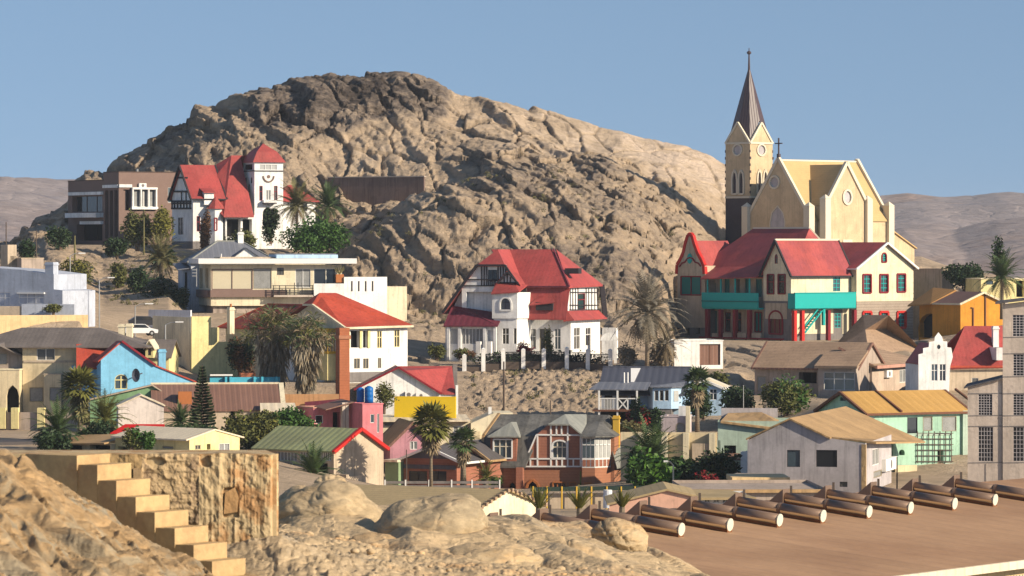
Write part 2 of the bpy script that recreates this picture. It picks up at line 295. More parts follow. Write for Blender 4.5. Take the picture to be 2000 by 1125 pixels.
# ---------------------------------------------------------------- terrain: control rows (distance: px->py of the ground there)
CTRL = {
 120: [(0, 1330), (2000, 1330)],
 250: [(0, 1075), (2000, 1110)],
 300: [(0, 960), (500, 1010), (1000, 1020), (2000, 1030)],
 370: [(0, 893), (467, 897), (750, 955), (1000, 965), (1500, 962), (2000, 985)],
 400: [(0, 866), (250, 866), (467, 880), (750, 950), (1000, 962), (1300, 930), (1500, 920), (1900, 925), (2000, 960)],
 432: [(0, 836), (300, 828), (600, 862), (750, 945), (940, 955), (1240, 955), (1310, 890), (1450, 885), (1600, 800), (2000, 800)],
 462: [(0, 760), (300, 760), (500, 795), (700, 815), (900, 812), (1160, 830), (1400, 800), (1500, 790), (1800, 770), (2000, 770)],
 490: [(0, 650), (160, 655), (300, 705), (400, 740), (600, 760), (700, 745), (800, 745), (880, 752), (1000, 750), (1200, 745), (1320, 735), (1420, 727), (1500, 735), (1800, 715), (2000, 715)],
 508: [(0, 640), (160, 640), (300, 680), (400, 705), (600, 735), (700, 730), (800, 727), (870, 716), (1000, 712), (1200, 708), (1320, 716), (1420, 714), (1500, 708), (1800, 690), (2000, 690)],
 530: [(0, 612), (150, 606), (300, 640), (400, 640), (600, 660), (800, 690), (870, 702), (1200, 697), (1320, 694), (1500, 690), (1800, 675), (2000, 660)],
 575: [(0, 560), (130, 558), (200, 582), (330, 562), (370, 606), (660, 606), (760, 600), (830, 610), (900, 605), (1200, 598), (1320, 645), (1550, 662), (1780, 662), (2000, 610)],
 600: [(0, 520), (120, 505), (200, 540), (330, 515), (500, 520), (640, 530), (700, 465), (760, 430), (850, 400), (1000, 395), (1200, 440), (1320, 570), (1420, 600), (1800, 600), (2000, 580)],
 622: [(0, 505), (120, 482), (200, 492), (330, 492), (500, 482), (560, 485), (650, 500), (700, 470), (760, 420), (850, 362), (1000, 335), (1200, 395), (1320, 470), (1420, 520), (1800, 545), (2000, 560)],
 645: [(0, 490), (60, 455), (130, 455), (332, 440), (480, 400), (600, 420), (655, 425), (720, 425), (850, 400), (960, 325), (1100, 330), (1200, 360), (1320, 420), (1420, 485), (1500, 515), (1800, 530), (2000, 550)],
 675: [(0, 482), (60, 440), (130, 412), (200, 350), (330, 322), (400, 285), (480, 262), (560, 245), (640, 262), (760, 275), (850, 285), (1000, 270), (1200, 300), (1320, 335), (1420, 410), (1500, 480), (1650, 505), (1800, 512), (2000, 545)],
 705: [(0, 481), (20, 470), (60, 432), (130, 398), (142, 358), (165, 333), (200, 336), (215, 318), (290, 277), (370, 237), (382, 208), (440, 203), (475, 184), (530, 168), (570, 163), (640, 147), (700, 146), (760, 146), (845, 158), (870, 173), (900, 184), (1000, 203), (1080, 217), (1200, 247), (1300, 266), (1340, 275), (1380, 290), (1420, 312), (1450, 390), (1500, 440), (1600, 485), (1700, 498), (1800, 500), (1860, 520), (2000, 548)],
 745: [(0, 540), (200, 400), (400, 300), (700, 210), (900, 230), (1200, 300), (1420, 380), (1500, 480), (1800, 560), (2000, 600)],
 900: [(0, 700), (2000, 700)],
}
DK = sorted(CTRL)
# level pads under buildings: px range, distance range, ground row
FLATS = [(0, 320, 425, 462, 832), (865, 1200, 508, 532, 706), (1325, 1800, 560, 600, 664), (380, 690, 548, 570, 612), (1420, 1790, 625, 662, 520), (330, 630, 612, 640, 486), (130, 345, 628, 655, 478), (0, 150, 488, 520, 622), (430, 800, 462, 490, 745), (1300, 1415, 494, 506, 722), (1465, 1810, 462, 485, 775)]
def ground_z(px, d):
    px, d = np.asarray(px, float), np.asarray(d, float)
    rows = np.stack([np.interp(px, *zip(*CTRL[k])) for k in DK])
    k = np.clip(np.searchsorted(DK, d, side='right')-1, 0, len(DK)-2); dk = np.array(DK, float)
    t = (d-dk[k])/(dk[k+1]-dk[k]); pa = np.take_along_axis(rows, k[None], 0)[0]; pb = np.take_along_axis(rows, (k+1)[None], 0)[0]
    za, zb = (H0-pa)*dk[k]/F, (H0-pb)*dk[k+1]/F
    z = ZC+za+(zb-za)*t
    return z
def flatten(z, px, d, rough=1.0):
    wt = np.zeros_like(z)
    for a, b, d0, d1, py in FLATS:
        wgt = sstep(a-22, a-4, px)*(1-sstep(b+4, b+22, px))*sstep(d0-5, d0-1, d)*(1-sstep(d1+1, d1+7, d))
        dm = (d0+d1)/2; z = z*(1-wgt)+wgt*(ZC+(H0-py)*dm/F); wt = np.maximum(wt, wgt)
    return z, wt
def build_ground():
    cols = np.concatenate([np.linspace(-900, -40, 60)[:-1], np.linspace(-40, 2040, 760), np.linspace(2040, 2900, 60)[1:]])
    ds = np.concatenate([np.linspace(120, 440, 90)[:-1], np.linspace(440, 580, 230)[:-1], np.linspace(580, 722, 360)[:-1], np.linspace(722, 900, 50)])
    D, C = np.meshgrid(ds, cols, indexing='ij'); X = (C-CX)*D/F; Y = D
    z = ground_z(C, D)
    hill = sstep(560, 615, D)*(1-sstep(1290, 1440, C)*(1-sstep(650, 690, D)))*(1-sstep(1400, 1520, C)*.75)
    spur = sstep(640, 700, C)*(1-sstep(1280, 1330, C))*sstep(535, 570, D); hill = np.maximum(hill, spur)
    leftslope = (1-sstep(330, 420, C))*sstep(560, 600, D); hill = np.maximum(hill*1.0, leftslope*.4)*(1-.55*(1-sstep(560, 640, C))*(1-sstep(655, 675, D)))
    bank = sstep(890, 930, C)*(1-sstep(1180, 1230, C))*sstep(455, 475, D)*(1-sstep(505, 509, D))
    midbank = sstep(600, 660, C)*(1-sstep(860, 870, C))*sstep(485, 500, D)*(1-sstep(700, 800, C)*0)
    # rock relief: outcrops with cliffs on their left, fractured blocks, diagonal strata, smooth slabs
    zf, wt = flatten(z, C, D)
    Q = (z-ZC)*1.0+(D-560)*.12                     # height up the face: relief is laid out over the face itself, not over the plan
    wx = X+3*fbm(X/13, Q/11, 3, 5); wy = Q+3*fbm(X/13+9, Q/11, 3, 6)
    smoothtop = sstep(960, 1180, C+120*fbm(X/25, Q/14, 3, 17))*sstep(655, 690, D)
    knob = sstep(430, 500, C)*(1-sstep(860, 920, C))*sstep(672, 690, D)
    n1 = fbm(X/19, Q/13, 4, 101); low = 1-sstep(630, 655, D)
    rough = sstep(-.08, .16, n1+.34*knob+.18*(1-sstep(380, 520, C))-.5*smoothtop)
    ac, al = .56*wx+.83*wy, .83*wx-.56*wy
    big = 2.6*ridged(wx/32, wy/20, 3, 11)+1.0*ridged(wx/13, wy/9, 3, 3)
    def saw(u): fr = u-np.floor(u); return np.where(fr < .16, fr/.16, (1-fr)/.84)
    cu = saw((wx*.72+wy*.69)/7.5+1.1*fbm(X/20, Q/15, 3, 8))*2.0*(.3+np.abs(fbm(X/26, Q/14, 3, 77))*1.7)
    cu2 = saw((wx*.62+wy*.78)/2.9+1.0*fbm(X/8, Q/7, 3, 18))*.8*(.25+1.5*np.abs(fbm(X/11, Q/7, 3, 78)))
    fa, ea = facet(ac/4.6, al/8.5, 21, .9); fb, eb = facet(ac/1.9, al/3.6, 41, .9); fc, ec = facet(X/.95+.2*wx, Q/.8+.2*wy, 63, .9)
    blocks = 2.3*fa-.7*(1-sstep(0, .08, ea)); bl2 = .95*fb-.3*(1-sstep(0, .1, eb)); bl2b = .42*fc
    h1, h2, kv = voro(X/.95, Y/1.3, 61); bl3 = .3*kv*sstep(0, .2, h2-h1)
    fine = .3*ridged(wx/1.4, wy/1.2, 3, 55)
    dip = .9*ridged(ac/2.4, al/16, 3, 33)+.45*ridged(ac/.9, al/6, 3, 35)
    crk = -1.0*(1-sstep(0, .06, ea)); dome = .9*fbm(X/9, Q/7, 3, 44)
    rel = big+(1-.7*smoothtop)*cu+(1-.65*smoothtop)*cu2*.8+rough*(blocks*(.8+.4*knob-.2*low)+bl2+bl2b)+(1-rough)*(dome+(.5*blocks+.7*bl2+.5*bl2b)*(1-.78*smoothtop)+.4*crk)+dip*(.3+.5*low)*(1-.75*smoothtop)+fine*.6
    cmask = (D > 695) & (D < 712) & (C > 150) & (C < 1400); rel = rel-rel[cmask].mean()
    crest = 1-.45*sstep(690, 706, D)*(1-sstep(706, 725, D))
    push = .92*rel*hill*crest*(1-wt); Yn = Y-.72*push; z = z+.62*push
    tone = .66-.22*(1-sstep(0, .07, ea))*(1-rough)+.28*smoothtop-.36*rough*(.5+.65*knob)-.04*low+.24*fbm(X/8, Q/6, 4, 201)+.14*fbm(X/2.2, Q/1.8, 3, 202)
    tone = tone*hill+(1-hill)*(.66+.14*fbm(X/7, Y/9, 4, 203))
    wx = X+4*fbm(X/14, Y/14, 3, 5); wy = Y+4*fbm(X/14+9, Y/14, 3, 6)
    z = z+(bl2b*.7+bl3*.8+fine*.5+.35*ridged(wx/9, wy/5, 3, 3)-.5)*bank*(1-hill)
    lump = sstep(520, 560, D)*(1-hill)
    z = z+(.25*fbm(X/5, Y/5, 3, 2)+.5*bl2*sstep(.1, .5, vn(X/20, Y/20, 4))*(1-bank))*(1-hill)*sstep(430, 470, D)*.7
    z, wt = flatten(z, C, D)
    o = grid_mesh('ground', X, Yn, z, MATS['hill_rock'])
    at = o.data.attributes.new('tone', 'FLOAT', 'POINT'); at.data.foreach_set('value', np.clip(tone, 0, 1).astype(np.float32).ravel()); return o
build_ground()
def build_far():
    xs = np.linspace(-9000, 9000, 60); ys = np.concatenate([[880], np.geomspace(1000, 9000, 24)]); Y, X = np.meshgrid(ys, xs, indexing='ij')
    grid_mesh('desert_plain', X*np.maximum(1, Y/6000), Y, np.full_like(X, ZC-26.0), MATS['far_rock'])
    for nm, d0, dw, prof, amp, sd in (('hills', 4600, 1500, [(-600, 390), (-200, 366), (0, 358), (60, 355), (140, 362), (300, 380), (700, 420), (1400, 420), (1560, 405), (1680, 392), (1740, 386), (1800, 392), (1850, 391), (1900, 386), (1960, 390), (2010, 398), (2300, 380), (2700, 400)], 1.0, 3),
                                      ('low_hills', 2700, 700, [(-600, 420), (0, 392), (80, 402), (160, 410), (300, 430), (1500, 462), (1700, 448), (1760, 440), (1850, 452), (1930, 436), (2000, 428), (2300, 425), (2700, 440)], .8, 9)):
        cols = np.linspace(-700, 2800, 520); t = np.linspace(-1, 1, 90); T, C = np.meshgrid(t, cols, indexing='ij'); D = d0+dw*T
        X = (C-CX)*d0/F*(1+.2*T); top = (H0-np.interp(C, *zip(*prof)))*d0/F
        base = -26.0; hgt = (top-base)*np.clip(1-T**2, 0, 1)**.8*(1+.0*T)
        rel = (ridged(X/330, D/270, 3, sd)*34+fbm(X/160, D/110, 2, sd+2)*15-13)*amp*np.clip(1-T**2, 0, 1)*(.25+.75*np.abs(T))
        grid_mesh(nm, X, D, ZC+base+hgt+rel, MATS['far_rock'])
build_far()
# ---------------------------------------------------------------- buildings
M('glass_dim', (.10, .095, .085), rough=.25, var=.4, scale=1.5, spec=.6)
ST = {  # frame, pane, mullions x, y, frame width, recess, name
 'w': ('white_trim', 'glass', 2, 2, .10, .14, 'window'), 'w1': ('white_trim', 'glass', 1, 1, .10, .14, 'window'), 'w2': ('white_trim', 'glass', 2, 1, .10, .14, 'window'),
 'w3': ('white_trim', 'glass_blue', 3, 2, .10, .12, 'window'), 'w4': ('white_trim', 'glass_lit', 3, 1, .12, .10, 'window'), 'wc': ('white_trim', 'glass_curtain', 2, 1, .12, .14, 'window'),
 'wg': ('white_trim', 'glass_curtain', 6, 1, .07, .12, 'window'),
 'd': ('dark_trim', 'glass', 1, 1, .08, .12, 'window'), 'd2': ('dark_trim', 'glass', 2, 2, .08, .14, 'window'), 'dg': ('grey_plaster', 'glass', 5, 8, .05, .12, 'window'),
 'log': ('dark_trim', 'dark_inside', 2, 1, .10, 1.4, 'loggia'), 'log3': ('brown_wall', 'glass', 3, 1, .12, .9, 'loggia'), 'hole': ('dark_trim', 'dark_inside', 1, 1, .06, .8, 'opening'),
 't': ('teal', 'glass_blue', 2, 4, .12, .14, 'window'), 'td': ('teal_dark', 'teal_dark', 1, 1, .1, .2, 'door'), 'tm': ('maroon', 'teal_dark', 2, 1, .2, .14, 'window'),
 'm': ('maroon', 'glass', 1, 2, .16, .14, 'window'), 'mdoor': ('maroon', 'wood_brown', 3, 1, .18, .25, 'door'),
 'y': ('yellow_cream', 'glass', 2, 2, .14, .14, 'window'), 'g': ('shutter', 'glass', 2, 1, .12, .12, 'window'), 'gc': ('shutter', 'glass_curtain', 1, 1, .1, .1, 'window'),
 'bl': ('brown_wall', 'blind_cream', 2, 1, .14, .10, 'window'), 'door': ('wood_brown', 'wood_brown', 2, 1, .08, .15, 'door'), 'gar': ('wood_brown', 'brown_sheet', 2, 1, .08, .25, 'garage_door'),
 'st': ('church_trim', 'grey_plaster', 1, 1, .16, .10, 'window'), 'stl': ('church_trim', 'church_dark', 1, 1, .14, .14, 'window'), 'bc': ('church_trim', 'glass_blue', 3, 2, .14, .12, 'window'),
 'ty': ('terracotta', 'dark_inside', 1, 1, .2, .2, 'doorway'), 'tw': ('terracotta', 'glass', 3, 1, .16, .12, 'window'), 'slot': ('dark_trim', 'grey_stone', 1, 1, .02, .25, 'slot'),
}
class Bld:
    def __init__(s, name, label, cat, px, py, d, yaw, group=None):
        s.o = P(px, py, d); s.a = R(yaw); s.c, s.s = math.cos(s.a), math.sin(s.a); s.m = d/F
        s.root = empty(name, label, cat, s.o, s.a, group)
    def ray(s, px, py, ax, val):
        dv = Vector(((px-CX)/F, 1, (H0-py)/F)); o = Vector((0, 0, ZC))-s.o
        rot = lambda v: Vector((v.x*s.c+v.y*s.s, -v.x*s.s+v.y*s.c, v.z))
        lo, ld = rot(o), rot(dv); return lo+ld*((val-lo[ax])/ld[ax])
    def X(s, px, y=0): return s.ray(px, H0, 1, y).x
    def Y(s, px, x=0): return s.ray(px, H0, 0, x).y
    def Z(s, py, x=0, y=0):
        d = s.o.y+x*s.s+y*s.c; return ZC+(H0-py)*d/F-s.o.z
    def q(s, px, py, y=0): return s.ray(px, py, 1, y)       # point on a plane parallel to the front
    def qx(s, px, py, x=0): return s.ray(px, py, 0, x)      # point on a plane parallel to the side
    def T(s, face, c):
        if face == 'F': return lambda u, v, w=0: (u, c-w, v)
        if face == 'L': return lambda u, v, w=0: (c-w, u, v)
        return lambda u, v, w=0: (c+w, u, v)
    def uv(s, face, c, px, py):
        p = s.q(px, py, c) if face == 'F' else s.qx(px, py, c)
        return (p.x if face == 'F' else p.y, p.z)
    def window(s, face, c, px0, py0, px1, py1, style, arch=0, sur=None, round_=False):
        fm, pm, nx, ny, fw, rec, nm = ST[style]
        if pm == 'glass' and style in ('w', 'w1', 'w2', 'd', 'd2', 'g', 'y', 'm'): pm = random.choice(('glass', 'glass', 'glass_blue', 'glass_dim'))
        T = s.T(face, c); (ua, v1), (ub, v0) = s.uv(face, c, px0, (py0+py1)/2), s.uv(face, c, px1, (py0+py1)/2)
        um = (px0+px1)/2; v1 = s.uv(face, c, um, py0)[1]; v0 = s.uv(face, c, um, py1)[1]; u0, u1 = min(ua, ub), max(ua, ub)
        mid, hw = (u0+u1)/2, (u1-u0)/2
        if round_: pts = [(mid+hw*math.cos(a), (v0+v1)/2+(v1-v0)/2*math.sin(a)) for a in [2*math.pi*k/14 for k in range(14)]]
        elif arch:
            ah = min(arch, v1-v0); e = .62 if arch > hw*1.2 else 1.0
            pts = [(u0, v0), (u1, v0)]+[(mid+hw*math.cos(a), v1-ah+ah*(math.sin(a))**(e if False else 1)) for a in [math.pi*k/8 for k in range(9)]] if arch <= hw*1.25 else \
                  [(u0, v0), (u1, v0), (u1, v1-ah), (u1-hw*.25, v1-ah*.42), (mid, v1), (u0+hw*.25, v1-ah*.42), (u0, v1-ah)]
        else: pts = [(u0, v0), (u1, v0), (u1, v1), (u0, v1)]
        fr = MB(); n = len(pts)
        for k in range(n):
            a, b = pts[k], pts[(k+1) % n]
            if abs(a[0]-b[0])+abs(a[1]-b[1]) > 1e-4: fr.bar(T(*a, -rec+.05), T(*b, -rec+.05), fw/2)
        for k in range(1, nx): u = u0+(u1-u0)*k/nx; fr.bar(T(u, v0, -rec+.045), T(u, v1-(arch*.3 if arch else 0), -rec+.045), fw*.38)
        for k in range(1, ny): v = v0+(v1-v0)*(k/ny if ny != 2 else .62); fr.bar(T(u0, v, -rec+.04), T(u1, v, -rec+.04), fw*.36)
        wo = fr.build(nm, fm, s.root); MB().poly([T(*p, -rec+.015) for p in pts]).build('pane', pm, wo)
        if sur:
            sb = MB(); mids = (sum(p[0] for p in pts)/n, sum(p[1] for p in pts)/n)
            for k in range(n):
                a, b = pts[k], pts[(k+1) % n]
                if abs(a[0]-b[0])+abs(a[1]-b[1]) > 1e-4: sb.bar(T(*a, .03), T(*b, .03), sur[1])
            sb.build('surround', sur[0], wo)
        return pts, rec
    def panel(s, mb, face, c, outline, wins=()):
        """wall polygon (local u, z) with window openings given in photo pixels; the openings are real holes with reveals"""
        T = s.T(face, c); loops = [[Vector((u, v, 0)) for u, v in outline]]; flat = list(outline)
        for wv in wins:
            kw = wv[5] if len(wv) > 5 else {}
            pts, rec = s.window(face, c, *wv[:5], **kw)
            loops.append([Vector((u, v, 0)) for u, v in pts]); flat += pts
            for k in range(len(pts)):
                a, b = pts[k], pts[(k+1) % len(pts)]; mb.poly([T(*a), T(*b), T(*b, -rec), T(*a, -rec)])
        for tri in tessellate_polygon(loops): mb.poly([T(*flat[i]) for i in tri])
    def house(s, x0, x1, y0, y1, z0, z1, wall, zr=None, axis='x', kind='gable', roof=None, oh=.35, ohe=None, wF=(), wL=(), wR=(), t=.14, base=1.2, ins=None, trim=None, ridge=None, name='wall', ridgepos=.5):
        mb = MB(); zb = z0-base; xm, ym = (x0+x1)/2, y0+(y1-y0)*ridgepos; g = kind == 'gable' and zr is not None
        F_ = [(x0, zb), (x1, zb), (x1, z1)]+([(xm, zr)] if g and axis == 'y' else [])+[(x0, z1)]
        S_ = [(y0, zb), (y1, zb), (y1, z1)]+([(ym, zr)] if g and axis == 'x' else [])+[(y0, z1)]
        s.panel(mb, 'F', y0, F_, wF); s.panel(mb, 'F', y1, F_); s.panel(mb, 'L', x0, S_, wL); s.panel(mb, 'R', x1, S_, wR)
        if zr is None: mb.poly([(x0, y0, z1-.25), (x1, y0, z1-.25), (x1, y1, z1-.25), (x0, y1, z1-.25)]); 
        wo = mb.build(name, wall, s.root)
        if zr is None:
            if trim:
                c = MB(); e = .06; w = .3
                c.box(x0-e, x1+e, y0-e, y0+w, z1-.02, z1+.1).box(x0-e, x1+e, y1-w, y1+e, z1-.02, z1+.1).box(x0-e, x0+w, y0+w, y1-w, z1-.02, z1+.1).box(x1-w, x1+e, y0+w, y1-w, z1-.02, z1+.1); c.build('coping', trim, s.root)
            return wo
        s.roof(x0, x1, y0, y1, z1, zr, axis, kind, roof, oh, oh if ohe is None else ohe, t, ins, trim, ridge, ridgepos); return wo
    def roof(s, x0, x1, y0, y1, z1, zr, axis, kind, m, oh=.35, ohe=.35, t=.14, ins=None, trim=None, ridge=None, ridgepos=.5):
        up = .07; r = MB(); tr = MB(); rc = MB()
        if axis == 'y': a0, a1, b0, b1 = y0, y1, x0, x1; pt = lambda a, b, z: (b, a, z)
        else: a0, a1, b0, b1 = x0, x1, y0, y1; pt = lambda a, b, z: (a, b, z)
        bm = b0+(b1-b0)*(ridgepos if axis == 'x' else .5); sl0 = (zr-z1)/(bm-b0); sl1 = (zr-z1)/(b1-bm)
        if kind == 'gable':
            A0, A1 = a0-oh, a1+oh
            for be, sg, sl_ in ((b0-ohe, 1, sl0), (b1+ohe, -1, sl1)):
                ze = z1-ohe*sl_
                r.slab([pt(A0, be, ze+up), pt(A1, be, ze+up), pt(A1, bm, zr+up), pt(A0, bm, zr+up)], t)
                if trim:
                    for A in (A0, A1): tr.bar(pt(A, be, ze+up-.1), pt(A, bm, zr+up-.1), .13)
                    tr.bar(pt(A0, be, ze+up-.1), pt(A1, be, ze+up-.1), .11)
            if ridge: rc.bar(pt(A0, bm, zr+up), pt(A1, bm, zr+up), .13)
        else:
            A0, A1, B0, B1 = a0-oh, a1+oh, b0-oh, b1+oh; ii = (bm-b0) if ins is None else ins; ze = z1-oh*sl0*.6
            R0, R1 = pt(a0+ii, bm, zr+up), pt(a1-ii, bm, zr+up); c = [pt(A0, B0, ze+up), pt(A1, B0, ze+up), pt(A1, B1, ze+up), pt(A0, B1, ze+up)]
            i = len(r.v); r.v += c+[R0, R1]+[(x, y, z-t) for x, y, z in c]
            r.f += [tuple(i+k for k in f) for f in ((0, 1, 5, 4), (2, 3, 4, 5), (3, 0, 4), (1, 2, 5), (6, 9, 8, 7), (0, 6, 7, 1), (1, 7, 8, 2), (2, 8, 9, 3), (3, 9, 6, 0))]
            if trim:
                for k in range(4): tr.bar((*c[k][:2], c[k][2]-.08), (*c[(k+1) % 4][:2], c[(k+1) % 4][2]-.08), .11)
            if ridge:
                rc.bar(R0, R1, .12)
                for cc, rr in ((c[0], R0), (c[3], R0), (c[1], R1), (c[2], R1)): rc.bar(cc, rr, .1)
        ro = r.build('roof', m, s.root)
        if tr.v: tr.build('fascia', trim, ro)
        if rc.v: rc.build('ridge_cap', ridge, ro)
        return ro
    def strip(s, face, c, px0, py0, px1, py1, out, m, name, inn=.02, parent=None):
        T = s.T(face, c); a = s.uv(face, c, px0, (py0+py1)/2); b = s.uv(face, c, px1, (py0+py1)/2); um = (px0+px1)/2
        v1, v0 = s.uv(face, c, um, py0)[1], s.uv(face, c, um, py1)[1]; u0, u1 = min(a[0], b[0]), max(a[0], b[0])
        return MB().ext([T(u0, v0, out), T(u1, v0, out), T(u1, v1, out), T(u0, v1, out)], Vector(T(0, 0, -inn))-Vector(T(0, 0, out))).build(name, m, parent or s.root)
    def lines(s, face, c, segs, m, name, w=.09, out=.05, parent=None):     # timbers / mouldings lying on a face
        mb = MB(); T = s.T(face, c)
        for a, b, d, e in segs: mb.bar(T(*s.uv(face, c, a, b), out), T(*s.uv(face, c, d, e), out), w)
        return mb.build(name, m, parent or s.root)
    def chimney(s, px0, py0, px1, py1, y, m, dy=.7, name='chimney', pots=1, base=1.5):
        a, b = s.q(px0, py0, y), s.q(px1, py1, y); c = MB().box(a.x, b.x, y, y+dy, b.z-base, a.z); e = .08
        c.box(a.x-e, b.x+e, y-e, y+dy+e, a.z-.35, a.z-.18); o = c.build(name, m, s.root)
        p = MB()
        for k in range(pots): xx = a.x+(b.x-a.x)*(k+.5)/pots; p.tube([(xx, y+dy/2, a.z-.02), (xx, y+dy/2, a.z+.4)], .13, 8)
        p.build('pot', 'terracotta', o); return o
    def aircon(s, face, c, px0, py0, px1, py1):
        o = s.strip(face, c, px0, py0, px1, py1, .4, 'white_trim', 'air_conditioner'); T = s.T(face, c)
        u, v = s.uv(face, c, (px0+px1)/2, (py0+py1)/2); r = abs(s.uv(face, c, px0, py0)[1]-s.uv(face, c, px0, py1)[1])*.36
        mb = MB(); mb.ext([T(u+r*math.cos(k*.5236), v+r*math.sin(k*.5236), .42) for k in range(12)], Vector(T(0, 0, -.02))-Vector(T(0, 0, 0))); mb.build('fan', 'grey_stone', o)

# ---- dark modern house on the left shoulder of the hill
def b_modern_brown():
    b = Bld('brown_house', 'dark brown flat-roofed modern house with a white bay window, left on the hill', 'house', 232, 478, 640, 32)
    x1, y1, y2 = b.X(352), b.Y(202), b.Y(133); zt, za = b.Z(336), b.Z(352, 0, y1)
    b.house(0, x1, 0, y1, 0, zt, 'brown_wall', wF=[(241, 370, 255, 411, 'log'), (257, 370, 304, 404, 'wc'), (328, 366, 338, 396, 'w1')], wL=[(205, 372, 212, 466, 'log'), (214, 372, 221, 466, 'log'), (223, 372, 230, 466, 'log')], base=6, trim='dark_brown')
    b.house(0, x1, y1+.01, y2, 0, za, 'brown_wall', wL=[(141, 383, 200, 414, 'log3'), (150, 438, 200, 470, 'log')], base=6, name='side_wall', trim='dark_brown')
    b.strip('L', 0, 137, 375, 202, 381, .35, 'white', 'lintel_band'); b.strip('L', 0, 141, 416, 202, 425, 1.3, 'white', 'balcony'); b.strip('L', 0, 161, 432, 202, 438, .5, 'white', 'lintel_band')
    b.strip('L', 0, 202, 361, 231, 367, .2, 'white', 'lintel_band'); b.strip('F', 0, 232, 360, 257, 366, .2, 'white', 'lintel_band')
    b.strip('F', 0, 256, 366, 305, 370, .55, 'white', 'bay_frame'); b.strip('F', 0, 255, 404, 306, 409, .55, 'white', 'bay_frame')
    for px in (257, 273, 288, 303): b.strip('F', 0, px-1, 370, px+1.5, 404, .5, 'white', 'bay_frame')
    b.aircon('F', 0, 270, 358, 284, 367)
    p = b.q(268, 330, 3); MB().tube([(p.x, 3, p.z-1), (p.x, 3, p.z)], .2).build('flue', 'galvanised', b.root)
b_modern_brown()

